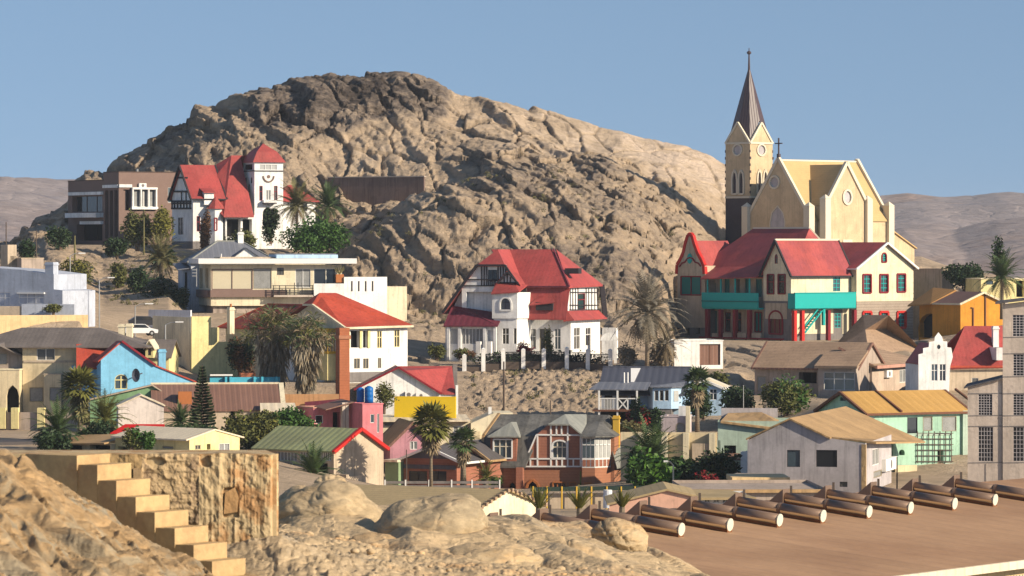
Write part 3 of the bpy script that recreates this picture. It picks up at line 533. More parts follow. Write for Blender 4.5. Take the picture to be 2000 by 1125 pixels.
# ---- red-roofed villa with the tower
def b_villa():
    b = Bld('tower_villa', 'white villa with steep red roofs and a square lookout tower, on the hillside', 'house', 497, 478, 622, 21)
    # tower
    tx, ty = b.X(553), b.Y(475); ze = b.Z(317)
    b.house(0, tx, 0, ty, 0, ze, 'white', wF=[(507, 321, 541, 332, 'w4'), (506.5, 363, 513, 392, 'm'), (519.5, 371, 529, 391, 'wc'), (535, 363, 542, 392, 'm'), (513, 405, 534, 440, 'hole', dict(arch=1.0))], wL=[(479, 321, 493, 332, 'd'), (479, 347, 481.5, 358, 'd'), (490, 347, 492.5, 358, 'd'), (485, 360, 488, 376, 'd')], base=3, name='tower')
    k = [(0, 333, 497, 334.5)]
    b.strip('F', 0, 497, 333, 553, 335, .08, 'dark_trim', 'string_course'); b.strip('L', 0, 475, 333, 497, 335, .08, 'dark_trim', 'string_course')
    b.strip('F', 0, 512, 391, 537, 396, .9, 'white', 'balcony'); b.strip('F', 0, 512, 396, 537, 398, 1.0, 'dark_trim', 'balcony_floor')
    rd = MB(); c0 = b.q(524.5, 345, 0); T = b.T('F', 0)
    rd.ext([T(c0.x+.27*math.cos(a), c0.z+.27*math.sin(a), .05) for a in [k*.628 for k in range(10)]], (0, .1, 0))
    arc = [T(c0.x+.85*math.cos(a), c0.z+.1+.9*math.sin(a), .03) for a in [math.pi+math.pi*k/9 for k in range(10)]]
    for a, c in zip(arc, arc[1:]): rd.bar(a, c, .1)
    rd.build('sun_ornament', 'brown_wall', b.root)
    r = MB(); e = .35; xm, ym = tx/2, ty/2; zk, zt = b.Z(296), b.Z(280, xm, ym); s_ = .55
    lo = [(-e, -e), (tx+e, -e), (tx+e, ty+e), (-e, ty+e)]; hi = [(xm+(x-xm)*.62, ym+(y-ym)*.62) for x, y in lo]
    r.v = [(x, y, ze) for x, y in lo]+[(x, y, zk) for x, y in hi]+[(xm, ym, zt)]
    r.f = [(k, (k+1) % 4, 4+(k+1) % 4, 4+k) for k in range(4)]+[(4+k, 4+(k+1) % 4, 8) for k in range(4)]+[(3, 2, 1, 0)]
    r.build('tower_roof', 'red_roof', b.root)
    # main block: catslide front slope running down to the porch
    xa, xb = b.X(420, -2), b.X(497, -2)-.4; yr = 5.5; zr = b.Z(303, xa, yr); zf = b.Z(422, xb, -2.2)
    r = MB(); A, B = b.X(437, -2.2), b.X(496, -2.2); T0 = b.X(434, yr); ridgeA = b.q(452, 304, yr); ridgeB = (tx*.6, yr, zr)
    r.slab([(A, -2.2, zf), (B, -2.2, zf), (B+.2, yr, zr), (ridgeA.x, yr, zr)], .2)
    r.slab([(A, -2.2, zf), (ridgeA.x, yr, zr), (ridgeA.x-3.2, yr+2, b.Z(330)), (A-2.2, 3, b.Z(380))], .2)
    r.slab([(ridgeA.x, yr, zr), (tx*.9, yr, zr), (tx+1, 12, b.Z(385)), (ridgeA.x-3, 12, b.Z(385))], .2)
    r.build('main_roof', 'red_roof', b.root)
    b.house(A+.6, -.02, -1.2, 11, 0, zf+.1, 'white', wF=[(443, 428, 470, 462, 'log'), (474, 428, 492, 464, 'log')], base=3, name='porch_wall')
    # left wing with timber gable
    yg0 = 0.5; xg = b.X(377, yg0); yg1 = b.Y(336, xg); ym = b.Y(354, xg); zA = b.Z(323, xg, ym); zE = b.Z(383, xg, yg0)
    xr = b.X(437, 0)
    b.house(xg, xr, yg0, yg1, b.Z(470, xg, yg0), zE, 'white', zr=zA, axis='x', roof='red_roof', oh=.5, ohe=.55, trim='dark_trim', base=.1, wF=[(384, 422, 391, 452, 'm'), (398, 380, 408, 398, 'd')], wL=[(353, 372, 358, 392, 'd'), (362, 372, 366, 392, 'd'), (348, 425, 358, 458, 'd2'), (336.5, 424, 339, 455, 'd')], name='wing_wall')
    MB().box(xg-.05, xr, yg0-.05, yg1+.05, b.Z(500, xg, yg0)-3, b.Z(470, xg, yg0)-.1).build('basement', 'grey_stone', b.root)
    b.lines('L', xg, [(336, 393, 374, 393), (336, 397, 374, 397), (336, 407, 374, 407), (344, 347, 366, 347), (340, 374, 372, 374)]+[(a, 394, a, 407) for a in (337, 342, 348, 354, 360, 366, 372)], 'dark_trim', 'timber_band', w=.13)
    # dormer in the wing roof
    p = b.q(398, 400, .2); MB().box(p.x, p.x+1.5, -.1, 3, p.z, p.z+1.9).build('dormer', 'white', b.root); MB().slab([(p.x-.2, -.4, p.z+1.9), (p.x+1.7, -.4, p.z+1.9), (p.x+1.7, 3, p.z+2.9), (p.x-.2, 3, p.z+2.9)], .12).build('dormer_roof', 'red_roof', b.root)
    # turret
    cx, cy = b.X(424, -1), -.3; zb, zt = b.Z(470, cx, cy)-1, b.Z(408, cx, cy); rr = 1.15; pr = [(cx+rr*math.cos(R(45*k+22)), cy+rr*math.sin(R(45*k+22))) for k in range(8)]
    MB().ext([(x, y, zb) for x, y in pr], (0, 0, zt-zb)).build('turret', 'white', b.root); MB().cone((cx, cy, zt), 1.5, 1.9, 8, R(22)).build('turret_roof', 'red_roof', b.root); b.window('F', cy-1.15, 419.5, 426, 424, 450, 'm')
    # right wing
    xw0, xw1 = tx+.02, b.X(612, 3); b.house(xw0, xw1, 2, 9, 0, b.Z(391, xw0, 2), 'white', zr=b.Z(362, xw0, 5.5), kind='hip', axis='x', roof='red_roof', oh=.5, base=3, name='side_wing', ins=2.5, wF=[(566, 398, 574, 412, 'd'), (590, 398, 600, 412, 'd')])
b_villa()
M('wall_brown', (.20, .14, .115), streak=.2)
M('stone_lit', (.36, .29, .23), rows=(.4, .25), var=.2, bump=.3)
o = MB().box(-10, 7.5, -.2, .2, -6, 2.1).build('hillside_wall', 'wall_brown'); o.location = P(748, 372, 652); o.rotation_euler = (0, 0, R(-27)); MB().box(-10.1, 7.6, -.3, .3, 2.1, 2.25).build('coping', 'concrete', o)
tag(o, 'long dark brown retaining wall cut into the rocky hill behind the palms', 'wall', kind='thing')

# ---- white flat-roofed house and the grey-roofed cottage behind it
def b_white_modern():
    b = Bld('flat_roofed_house', 'cream modern house with a long flat white roof and cream blinds, below the tower', 'house', 412, 614, 560, 12)
    y1 = b.Y(386); x1 = b.X(668); zu0, zu1 = b.Z(566), b.Z(517)
    b.house(0, x1, 0, max(y1, 8), zu0-2.2, zu1, 'pale_cream', wF=[(414, 526, 493, 565, 'bl'), (495, 524, 530, 564, 'gc'), (541, 523, 554.5, 537, 'd2'), (577, 525, 606.5, 562, 'wc'), (613, 525, 636, 560, 'w1'), (637, 525, 655, 560, 'w1')], wL=[(390, 524, 396, 562, 'hole'), (401, 524, 407, 562, 'hole')], base=0)
    b.strip('F', 0, 410, 566, 560, 580, .5, 'brown_wall', 'spandrel'); b.strip('L', 0, 386, 566, 411, 580, .4, 'brown_wall', 'spandrel')
    b.house(.4, x1-.5, .6, 8, 0, zu0-2.25, 'taupe', wF=[(421, 582, 430, 612, 'hole'), (434, 581, 462, 614, 'log'), (463, 588, 526, 600, 'gc')], base=2, name='lower_wall')
    MB().box(-1.9, b.X(697, -1.4), -1.4, 9, b.Z(515), b.Z(505)).build('roof_slab', 'white_trim', b.root)
    MB().box(b.X(540, 1), b.X(660, 1), 1, 8, b.Z(505)+.02, b.Z(497.5)).build('upper_slab', 'pale_blue', b.root); MB().box(b.X(430, 2), b.X(539, 2), 2, 8, b.Z(505)+.02, b.Z(502)).build('upper_slab', 'beige', b.root)
    g = MB()
    for py in (558, 563, 568, 573): g.bar(b.q(532, py, -1.3), b.q(612, py, -1.3), .045)
    for px in (534, 546, 558, 575, 582, 590, 610): g.bar(b.q(px, 552 if 572 < px < 592 else 557, -1.3), b.q(px, 577, -1.3), .05)
    g.build('balustrade', 'iron', b.root)
    MB().box(b.X(532), b.X(660), -1.5, 0-.52, b.Z(580), b.Z(576.5)).build('terrace_floor', 'concrete', b.root)
    MB().box(b.X(613, -1.5), b.X(672, -1.5), -1.6, -1.3, b.Z(578), b.Z(554)).build('terrace_wall', 'white', b.root)
    pl = MB().box(b.X(656, -1), b.X(671, -1), -1.2, -.4, b.Z(552), b.Z(536)); pl.build('planter', 'terracotta', b.root)
    ag = MB(); c = b.q(663, 536, -.8)
    for k in range(14): a = k*2.4; ag.bar(c, c+Vector((.7*math.cos(a), .4*math.sin(a), .7+.5*(k % 3)/2)), .04)
    ag.build('agave', 'palm_dull', b.root)
    for px in (440, 620): p = b.q(px, 513, 0); MB().tube([(p.x, 4, p.z), (p.x, 4, p.z+1.2)], .08).build('roof_pipe', 'white_trim', b.root)
    sb = MB(); 
    for k in range(3): sb.bar(b.q(375, 527+k*6, -.5), b.q(384, 527+k*6, -.5), .05)
    sb.bar(b.q(384, 524, -.5), b.q(384, 560, -.5), .05); sb.build('service_mast', 'galvanised', b.root)
b_white_modern()
def b_cottage():
    b = Bld('grey_roofed_cottage', 'old white cottage with a grey hipped roof and white chimney, behind the flat-roofed house', 'house', 373, 590, 572, 10)
    x1 = b.X(536); z1 = b.Z(510)
    b.house(0, x1, 0, 9, 0, z1, 'cool_white', zr=b.Z(472, x1/2, 4.5), kind='hip', axis='x', roof='grey_roof', oh=.6, ridge='zinc_roof', base=2, ins=4.2)
    b.chimney(465, 453, 476, 478, 4, 'white', name='chimney', pots=0)
    gx0, gx1 = b.X(455, -.2), b.X(508, -.2); gm = b.X(481, -.2)
    mb = MB().ext([(gx0, -.2, b.Z(503)), (gx1, -.2, b.Z(503)), (gm, -.2, b.Z(485))], (0, 3, 0)); mb.build('gable', 'white', b.root)
    r = MB(); r.slab([(gx0-.3, -.5, b.Z(505)), (gm, -.5, b.Z(483.5)), (gm, 4, b.Z(483.5)), (gx0-.3, 4, b.Z(505))], .14); r.slab([(gx1+.3, -.5, b.Z(505)), (gm, -.5, b.Z(483.5)), (gm, 4, b.Z(483.5)), (gx1+.3, 4, b.Z(505))], .14); r.build('gable_roof', 'blue_grey_roof', b.root)
    lx0, lx1 = b.X(357, 1), b.X(372, 1); b.house(lx0, -.02, 1, 8, 0, b.Z(524, 0, 1), 'cool_white', wF=[(361, 532, 366, 570, 'hole')], wL=(), base=2, name='porch_wall'); MB().slab([(lx0-.8, .2, b.Z(526)), (0, .2, b.Z(523)), (0, 8, b.Z(512)), (lx0-.8, 8, b.Z(515))], .12).build('porch_roof', 'grey_roof', b.root)
    MB().box(b.X(536, 5), b.X(655, 5), 4, 12, b.Z(515), b.Z(495, 8, 5)).build('rear_roof', 'grey_roof', b.root)
b_cottage()
def b_slotwall():
    b = Bld('slotted_wall', 'white garden wall with narrow vertical slots, right of the flat-roofed house', 'wall', 658, 605, 562, 20)
    x1 = b.X(756); mb = MB(); s0 = [(657, 556), (676, 556), (676, 541), (756, 541)]
    b.panel(mb, 'F', 0, [(0, -2.5), (x1, -2.5), (x1, b.Z(541)), (b.X(672), b.Z(541)), (b.X(672), b.Z(556)), (0, b.Z(556))], [(672+k*13.5, 549, 675.5+k*13.5, 569, 'slot') for k in range(1, 5)])
    mb.box(0, x1, .3, .34, -2.5, b.Z(556)).poly([(b.X(672), 0, b.Z(541)), (x1, 0, b.Z(541)), (x1, .34, b.Z(541)), (b.X(672), .34, b.Z(541))]).poly([(x1, 0, -2.5), (x1, .34, -2.5), (x1, .34, b.Z(541)), (x1, 0, b.Z(541))]); mb.build('wall_panel', 'white', b.root)
    MB().box(x1+.02, b.X(797), .5, 3, -2, b.Z(560)).build('low_wall', 'pale_cream', b.root)
b_slotwall()

# ---- church
def b_church():
    b = Bld('church', 'sandstone church with white trim, tan roof and a tall dark spire, on the skyline', 'church', 1581, 482, 638, 43)
    W = b.Y(1460); Lx = b.X(1736); ym = W/2; zr = b.Z(313, 0, ym); ze = b.Z(425); zb = b.Z(520)
    mb = MB()
    b.panel(mb, 'L', 0, [(0, zb), (W, zb), (W, ze), (ym, zr+.1), (0, ze)], [(1504, 402, 1533, 478, 'st', dict(arch=2.6)), (1503.5, 344, 1522.5, 368, 'st', dict(round_=True, sur=('church_trim', .14)))])
    b.panel(mb, 'F', 0, [(0, zb), (Lx, zb), (Lx, ze), (0, ze)]); b.panel(mb, 'R', Lx, [(0, zb), (W, zb), (W, ze), (ym, zr+.1), (0, ze)]); b.panel(mb, 'F', W, [(0, zb), (Lx, zb), (Lx, ze), (0, ze)])
    mb.build('nave', 'church_stone', b.root)
    r = MB(); e = .25; sl = (zr-ze)/ym
    for y0, sg in ((-e, 1), (W+e, -1)): r.slab([(.35, y0, ze-e*sl), (Lx-.35, y0, ze-e*sl), (Lx-.35, ym, zr), (.35, ym, zr)], .2)
    r.build('nave_roof', 'church_roof', b.root)
    MB().bar((.3, ym, zr+.03), (Lx-.3, ym, zr+.03), .13).build('ridge_cap', 'church_trim', b.root)
    def coping(x, top):
        c = MB()
        for y in (0, W): c.bar((x, y, ze+.2), (x, ym, zr+.35), .24)
        c.build('coping', 'church_trim', b.root)
    coping(.1, 0); coping(Lx-.1, 0)
    # corner piers
    def pier(x, y, py, w=.62): MB().box(x-w, x+w, y-w, y+w, zb, b.Z(py, x, y)).cone((x, y, b.Z(py, x, y)), w*1.55, .7, 4, R(45)).build('pier', 'church_trim', b.root)
    pier(-.1, .0, 403); pier(-.1, W, 404); pier(Lx, 0, 402)
    # transept
    t0, t1 = b.X(1612, -1.6), b.X(1694, -1.6); tm = (t0+t1)/2; zt, zte = b.Z(319, tm, -1.6), b.Z(400, t0, -1.6)
    mb = MB(); b.panel(mb, 'F', -1.6, [(t0, zb), (t1, zb), (t1, zte), (tm, zt), (t0, zte)], [(1646, 371, 1663, 399, 'st', dict(round_=True, sur=('church_trim', .16)))])
    mb.poly([(t0, -1.6, zb), (t0, .5, zb), (t0, .5, zte), (t0, -1.6, zte)]).poly([(t1, -1.6, zb), (t1, .5, zb), (t1, .5, zte), (t1, -1.6, zte)]); mb.build('transept', 'church_stone', b.root)
    r = MB(); tz = min(zt, zr)-.15
    for x in (t0, t1): r.slab([(x, -1.5, zte-.05), (tm, -1.5, tz), (tm, ym, tz), (x, ym, zte-.05)], .2)
    r.build('transept_roof', 'church_roof', b.root)
    c = MB(); c.bar((t0, -1.6, zte+.1), (tm, -1.6, zt+.15), .26).bar((t1, -1.6, zte+.1), (tm, -1.6, zt+.15), .26); c.build('coping', 'church_trim', b.root)
    pier(t0, -1.6, 388); pier(t1, -1.6, 390)
    b.strip('F', -1.6, 1646, 468, 1664, 500, .1, 'church_trim', 'portal')
    # gable end past the transept and the apse
    ax0 = Lx+.3; ax1 = b.X(1786, 1.5); zax, zae = b.Z(440, ax0, 1.5), b.Z(484, ax1, 1.5)
    MB().ext([(ax0, 1.5, zb), (ax1, 1.5, zb), (ax1, 1.5, zae), (ax0, 1.5, zax)], (0, W-3, 0)).build('apse', 'church_stone', b.root)
    MB().slab([(ax0-.2, 1.2, zax+.35), (ax1+.35, 1.2, zae), (ax1+.35, W-1.2, zae), (ax0-.2, W-1.2, zax+.35)], .2).build('apse_roof', 'church_roof', b.root)
    # cross on the west gable
    p = Vector((.1, ym, zr+.3)); c = MB().box(-.22+.1, .32, ym-.22, ym+.22, zr+.2, zr+1.0).bar(p+Vector((0, 0, .6)), p+Vector((0, 0, 3.2)), .09).bar(p+Vector((0, -.75, 2.35)), p+Vector((0, .75, 2.35)), .09); c.build('cross', 'church_dark', b.root)
    # tower
    tX0 = b.X(1465, W+1.2); tX1 = b.X(1509, W+1.2); yT0 = W+1.2; yT1 = b.Y(1417, tX0); zc, zg = b.Z(279, tX0, yT0), b.Z(385, tX0, yT0)
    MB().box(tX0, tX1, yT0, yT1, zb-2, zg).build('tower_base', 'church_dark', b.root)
    yc, xc = (yT0+yT1)/2, (tX0+tX1)/2; zgp = b.Z(240, xc, yc)
    mb = MB(); b.panel(mb, 'L', tX0, [(yT0, zg), (yT1, zg), (yT1, zc), (yc, zgp), (yT0, zc)], [(1432, 282, 1449.5, 304, 'st', dict(round_=True, sur=('church_trim', .12))), (1430, 332, 1440, 379, 'stl', dict(arch=1.5, sur=('church_trim', .14))), (1443, 332, 1453, 379, 'stl', dict(arch=1.5, sur=('church_trim', .14)))])
    b.panel(mb, 'F', yT0, [(tX0, zg), (tX1, zg), (tX1, zc), (xc, zgp), (tX0, zc)], [(1478.5, 282, 1495, 304, 'st', dict(round_=True, sur=('church_trim', .12))), (1478.5, 331, 1486.5, 379, 'stl', dict(arch=1.5, sur=('church_trim', .14))), (1490, 331, 1498, 379, 'stl', dict(arch=1.5, sur=('church_trim', .14)))])
    b.panel(mb, 'R', tX1, [(yT0, zg), (yT1, zg), (yT1, zc), (yc, zgp), (yT0, zc)]); b.panel(mb, 'F', yT1, [(tX0, zg), (tX1, zg), (tX1, zc), (xc, zgp), (tX0, zc)]); mb.build('belfry', 'church_stone', b.root)
    c = MB(); sg = MB(); e = .06
    for x0, y0, x1, y1 in ((tX0, yT0, tX1, yT0), (tX0, yT0, tX0, yT1), (tX1, yT0, tX1, yT1), (tX0, yT1, tX1, yT1)):
        c.bar((x0, y0, zc), (x1, y1, zc), .14); sg.bar((x0, y0, zg), (x1, y1, zg), .16); m_ = ((x0+x1)/2, (y0+y1)/2)
        c.bar((x0, y0, zc), (*m_, zgp), .15); c.bar((x1, y1, zc), (*m_, zgp), .15)
    c.build('belfry_trim', 'church_trim', b.root); sg.build('string_course', 'church_trim', b.root)
    for x0, y0 in ((tX0, yT0), (tX1, yT0), (tX0, yT1)):
        q = MB()
        for k in range(7): zz = zg+.6+k*(zc-zg-1)/7; q.box(x0-.07, x0+.07+.15*(k % 2), y0-.07, y0+.07, zz, zz+.4)
        q.build('quoins', 'church_dark', b.root)
    # spire: broached to an octagon, rising from between the four gables
    zs, hw = b.Z(98, xc, yc)-.5, (tX1-tX0)/2; sp = MB(); apex = (xc, yc, b.Z(128, xc, yc)); z8 = b.Z(236, xc, yc); r8 = hw*.86
    ring = [(xc+r8*math.cos(R(45*k)), yc+r8*math.sin(R(45*k))*((yT1-yT0)/(tX1-tX0))) for k in range(8)]; low = [z8 if k % 2 == 0 else zc+.2 for k in range(8)]
    ring = [(x, y) if k % 2 == 0 else (xc+(x-xc)*1.48, yc+(y-yc)*1.48) for k, (x, y) in enumerate(ring)]
    sp.v = [(x, y, low[k]) for k, (x, y) in enumerate(ring)]+[apex]; sp.f = [(k, (k+1) % 8, 8) for k in range(8)]+[tuple(range(7, -1, -1))]
    sp.build('spire', 'spire_copper', b.root)
    f = MB().tube([(xc, yc, apex[2]-1.2), (xc, yc, b.Z(103, xc, yc))], [.22, .1], 6).bar((xc, yc, b.Z(104, xc, yc)), (xc, yc, b.Z(94, xc, yc)), .05); zz = b.Z(103, xc, yc)
    f.tube([(xc, yc, zz-.32), (xc, yc, zz-.1), (xc, yc, zz+.12), (xc, yc, zz+.3)], [.1, .36, .36, .1], 8); f.build('finial', 'church_dark', b.root)
b_church()

# ---- teal and cream school house
def b_teal():
    b = Bld('teal_house', 'long cream house with red roofs, turquoise balconies and maroon columns, below the church', 'house', 1545, 664, 575, 40)
    zb = 0; z1 = b.Z(530); zs = b.Z(588)     # eave and string line of the near gable
    yg = b.Y(1491); yp = b.Y(1380, 1.6); yl0 = b.Y(1378, -.2); yl1 = b.Y(1322, -.2); xF = b.X(1672); xg1 = b.X(1784, -1.2)
    # near gable wing
    ym = yg/2; za = b.Z(469, 0, ym); xw = b.X(1660)
    b.house(0, xw, 0, yg, zs-.01, z1, 'pale_cream', zr=za, axis='x', roof='pink_red_roof', oh=.45, ohe=.45, base=0, ridge='church_trim', trim='dark_trim', wL=[(1499, 536, 1512, 574, 'm', dict(sur=('maroon', .08))), (1520, 536, 1534, 574, 'm', dict(sur=('maroon', .08))), (1513, 496, 1519, 515, 'm', dict(arch=.4))], wF=[(1627, 538, 1641, 569, 't')])
    b.house(.03, xw, .03, yg-.03, zb, zs-.02, 'grey_stone', base=5, name='stone_base', wL=[(1503, 607, 1529, 652, 'mdoor', dict(arch=1.1, sur=('maroon', .12)))], wF=[(1630, 612, 1642, 640, 't')])
    b.strip('F', .03, 1549, 603, 1627, 652, .06, 'pale_cream', 'painted_wall'); b.strip('F', .03, 1645, 603, 1660, 652, .06, 'pale_cream', 'painted_wall')
    b.strip('L', 0, 1495, 592, 1537, 623, .05, 'beige', 'plaster_panel'); 
    # rear main block with hip roof
    xh = b.X(1640, yg+.2)
    y0, y1 = yg+2.2, yl0-.2
    b.house(1.6, xw-.5, yg+.02, yl1-1.5, zb, b.Z(538, 2, y0), 'beige', base=5, name='main_wall', wL=[(1385, 553, 1398, 586, 'td'), (1415, 545, 1425, 580, 'td'), (1437, 545, 1445, 580, 'hole'), (1455, 545, 1463, 580, 'td'), (1476, 545, 1488, 580, 'td'), (1388, 607, 1400, 655, 'td'), (1416, 610, 1427, 648, 'm'), (1440, 610, 1448, 648, 'm'), (1474, 610, 1488, 648, 'tm')])
    # hip roof with ridge along the main block
    ze = b.Z(540, 1.6, y0); rA = b.ray(1497, 446, 0, 8.0); rB = b.ray(1625, 443, 0, 8.0)
    r = MB(); rl = b.ray(1483, 446, 0, 8.0); rr = b.ray(1622, 443, 0, 8.0)
    yA, yB = yl1-1.0, -1.0
    zrr = b.Z(445, 8, 4.5)
    r.v = [(.2, yB+1.5, ze), (xw+1.5, yB+1.5, ze), (xw+1.5, yA, ze), (.2, yA, ze), (8, yA-6.5, zrr), (8, yB+5.5, zrr), (.2, yB+1.5, ze-.2), (xw+1.5, yB+1.5, ze-.2), (xw+1.5, yA, ze-.2), (.2, yA, ze-.2)]
    r.f = [(3, 0, 5, 4), (1, 2, 4, 5), (0, 1, 5), (2, 3, 4), (9, 8, 7, 6), (0, 6, 7, 1), (1, 7, 8, 2), (2, 8, 9, 3), (3, 9, 6, 0)]
    ro = r.build('main_roof', 'pink_red_roof', b.root); MB().bar((8, yA-6.5, zrr), (8, yB+5.5, zrr), .14).bar((8, yB+5.5, zrr), (xw+1.2, yB+1.5, ze+.1), .1).build('ridge_cap', 'church_trim', ro)
    # veranda roof
    r = MB().slab([(-1.2, yg+.3, b.Z(541, -1.2, yg)), (-1.2, yl0, b.Z(544, -1.2, yl0)), (2.6, yl0, b.Z(515, 2.6, yl0)), (2.6, yg+.3, b.Z(515, 2.6, yg))], .14); r.build('veranda_roof', 'pink_red_roof', b.root)
    # veranda: balcony band, posts, columns
    zf0, zf1 = b.Z(601, -.9, yg+3), b.Z(572, -.9, yg+3)
    MB().box(-1.0, -.86, yg+.05, yl0-.05, zf0-.05, zf1).build('balcony', 'teal', b.root); MB().box(-.85, 1.58, yg+.05, yl0-.05, zf0-.25, zf0).build('balcony_floor', 'teal', b.root)
    MB().box(-1.1, -.84, yg+.05, yl0-.05, b.Z(590, -.9, yg+3), b.Z(588, -.9, yg+3)).build('balcony_rail', 'teal_dark', b.root)
    for px in (1382, 1408, 1436, 1464):
        yy = b.Y(px, -.9); MB().box(-.98, -.8, yy-.1, yy+.1, zf1, b.Z(544, -.9, yy)).build('post', 'teal', b.root)
        MB().box(-1.15, -.6, yy-.28, yy+.28, -3.5, zf0-.32).build('column', 'maroon', b.root)
    for ya, yb_ in zip((1391, 1413, 1441, 1469), (1402, 1430, 1458, 1486)):
        u0, u1 = b.Y(yb_, -.9), b.Y(ya, -.9); MB().box(-1.0, -.8, u0, u1, b.Z(660, -.9, u0), b.Z(651, -.9, u0)).build('parapet', 'beige', b.root)
    # retaining front with maroon piers
    MB().box(-1.4, -1.2, .2, yl0, b.Z(690), b.Z(664)).build('plinth', 'beige', b.root); MB().box(-1.55, -1.15, .2, yl0, b.Z(664), b.Z(661)).build('plinth_band', 'maroon', b.root)
    for k in range(7): yy = .6+k*(yl0-1)/7; MB().box(-1.5, -1.18, yy-.12, yy+.12, b.Z(690), b.Z(664)-.01).build('plinth_pier', 'maroon', b.root)
    # far left curved gable
    xl = -.2; mb = MB(); pts = [(1323, 640), (1323, 535), (1324, 517), (1330, 507), (1336, 494), (1340, 476), (1345, 460), (1349, 457), (1353, 460), (1358, 478), (1364, 494), (1371, 507), (1376, 519), (1377, 535), (1377, 640)]
    pr = [b.uv('L', xl, *p) for p in pts][::-1]
    b.panel(mb, 'L', xl, [(u, v) for u, v in pr], [(1329.5, 540, 1369, 576, 'tm')])
    mb.poly([(xl, pr[0][0], pr[0][1]), (3, pr[0][0], pr[0][1]), (3, pr[0][0], pr[2][1]), (xl, pr[0][0], pr[2][1])]); mb.build('curved_gable', 'beige', b.root)
    MB().ext([b.qx(px, py, xl+.45) for px, py in pts], (.05, 0, 0)).build('gable_back', 'beige', b.root)
    cp = MB()
    for (a, c), (d, e) in zip(pts[1:], pts[2:-1]): cp.bar(b.qx(a, c, xl+.15), b.qx(d, e, xl+.15), .26)
    cp.build('gable_coping', 'bright_red', b.root)
    md = MB(); crv = [(1327, 521), (1332, 514), (1338, 512), (1343, 505), (1348, 503), (1353, 505), (1358, 512), (1364, 514), (1369, 520)]
    for (a, c), (d, e) in zip(crv, crv[1:]): md.bar(b.qx(a, c, xl-.03), b.qx(d, e, xl-.03), .1)
    md.build('gable_moulding', 'maroon', b.root)
    c0 = b.qx(1347.5, 505, xl); MB().ext([(xl-.1, c0.y+.5*math.cos(k*.523), c0.z+.75*math.sin(k*.523)) for k in range(12)], (.08, 0, 0)).build('medallion', 'teal', b.root)
    b.house(xl+.02, 8, yl0+.02, yl1-.02, zb, b.Z(590, 0, yl0), 'grey_stone', base=6, name='stone_wing', wL=[(1336, 608, 1347, 655, 'hole', dict(arch=.9)), (1357, 610, 1367, 652, 'hole', dict(arch=.8))])
    b.house(xl+.5, 7, yl0+.02, yl1-.02, b.Z(590, 0, yl0), b.Z(534, 0, yl0), 'beige', zr=b.Z(471, 0, (yl0+yl1)/2), axis='x', roof='pink_red_roof', oh=.0, base=0, name='upper_wing')
    # sunny front: balcony, columns, stair
    bz0, bz1 = b.Z(600, 8, -1.4), b.Z(572, 8, -1.4); xb0 = b.X(1552, -1.4); xb1 = b.X(1671, -1.4)
    MB().box(xb0, xb1, -1.5, -1.36, bz0-.1, bz1).box(xb0, xb0+.14, -1.36, -.04, bz0-.1, bz1).build('balcony', 'teal', b.root); MB().box(xb0+.15, xb1, -1.35, -.04, bz0-.2, bz0-.02).build('balcony_floor', 'teal', b.root)
    MB().box(xb0-.08, xb1, -1.6, -1.3, bz1, bz1+.1).build('balcony_rail', 'teal', b.root)
    for px in (1552, 1567, 1618, 1669): xx = b.X(px, -1.4); MB().box(xx-.26, xx+.26, -1.62, -1.1, -1.2, bz0-.41).build('column', 'bright_red' if px < 1570 else 'maroon', b.root)
    s0, s1 = b.q(1572, 650, -1.0), b.q(1606, 606, -1.0); stair = MB()
    for k in range(9): p = s0.lerp(s1, (k+.5)/9); stair.box(p.x-.25, p.x+.25, -1.0, -.1, p.z-.08, p.z+.08)
    for off in (0, 1.0): stair.bar((s0.x, -1.02, s0.z+off), (s1.x, -1.02, s1.z+off), .09)
    stair.bar((s1.x+.2, -1.02, s0.z+1), (s1.x+.2, -1.02, s1.z+1.2), .2); stair.build('stair', 'teal', b.root)
    # right gable facing the sun
    ygr = -1.2; gx0 = b.X(1673, ygr); xm_ = (gx0+xg1)/2
    b.house(gx0, xg1, ygr, 8, b.Z(589, gx0, ygr), b.Z(521, gx0, ygr), 'pale_cream', zr=b.Z(474, xm_, ygr), axis='y', roof='pink_red_roof', oh=.5, ohe=.5, trim='white_trim', base=0, name='gable_wall', wF=[(1685, 536, 1701, 572, 't', dict(sur=('maroon', .11))), (1718, 536, 1734, 571, 't', dict(sur=('maroon', .11))), (1752, 535, 1768, 570, 't', dict(sur=('maroon', .11))), (1722, 494, 1731, 512, 't', dict(arch=.5, sur=('maroon', .09)))])
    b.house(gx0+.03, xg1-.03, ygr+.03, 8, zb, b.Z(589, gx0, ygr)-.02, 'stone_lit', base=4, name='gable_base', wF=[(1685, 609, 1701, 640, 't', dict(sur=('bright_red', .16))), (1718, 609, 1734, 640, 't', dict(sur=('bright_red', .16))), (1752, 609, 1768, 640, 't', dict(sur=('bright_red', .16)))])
b_teal()

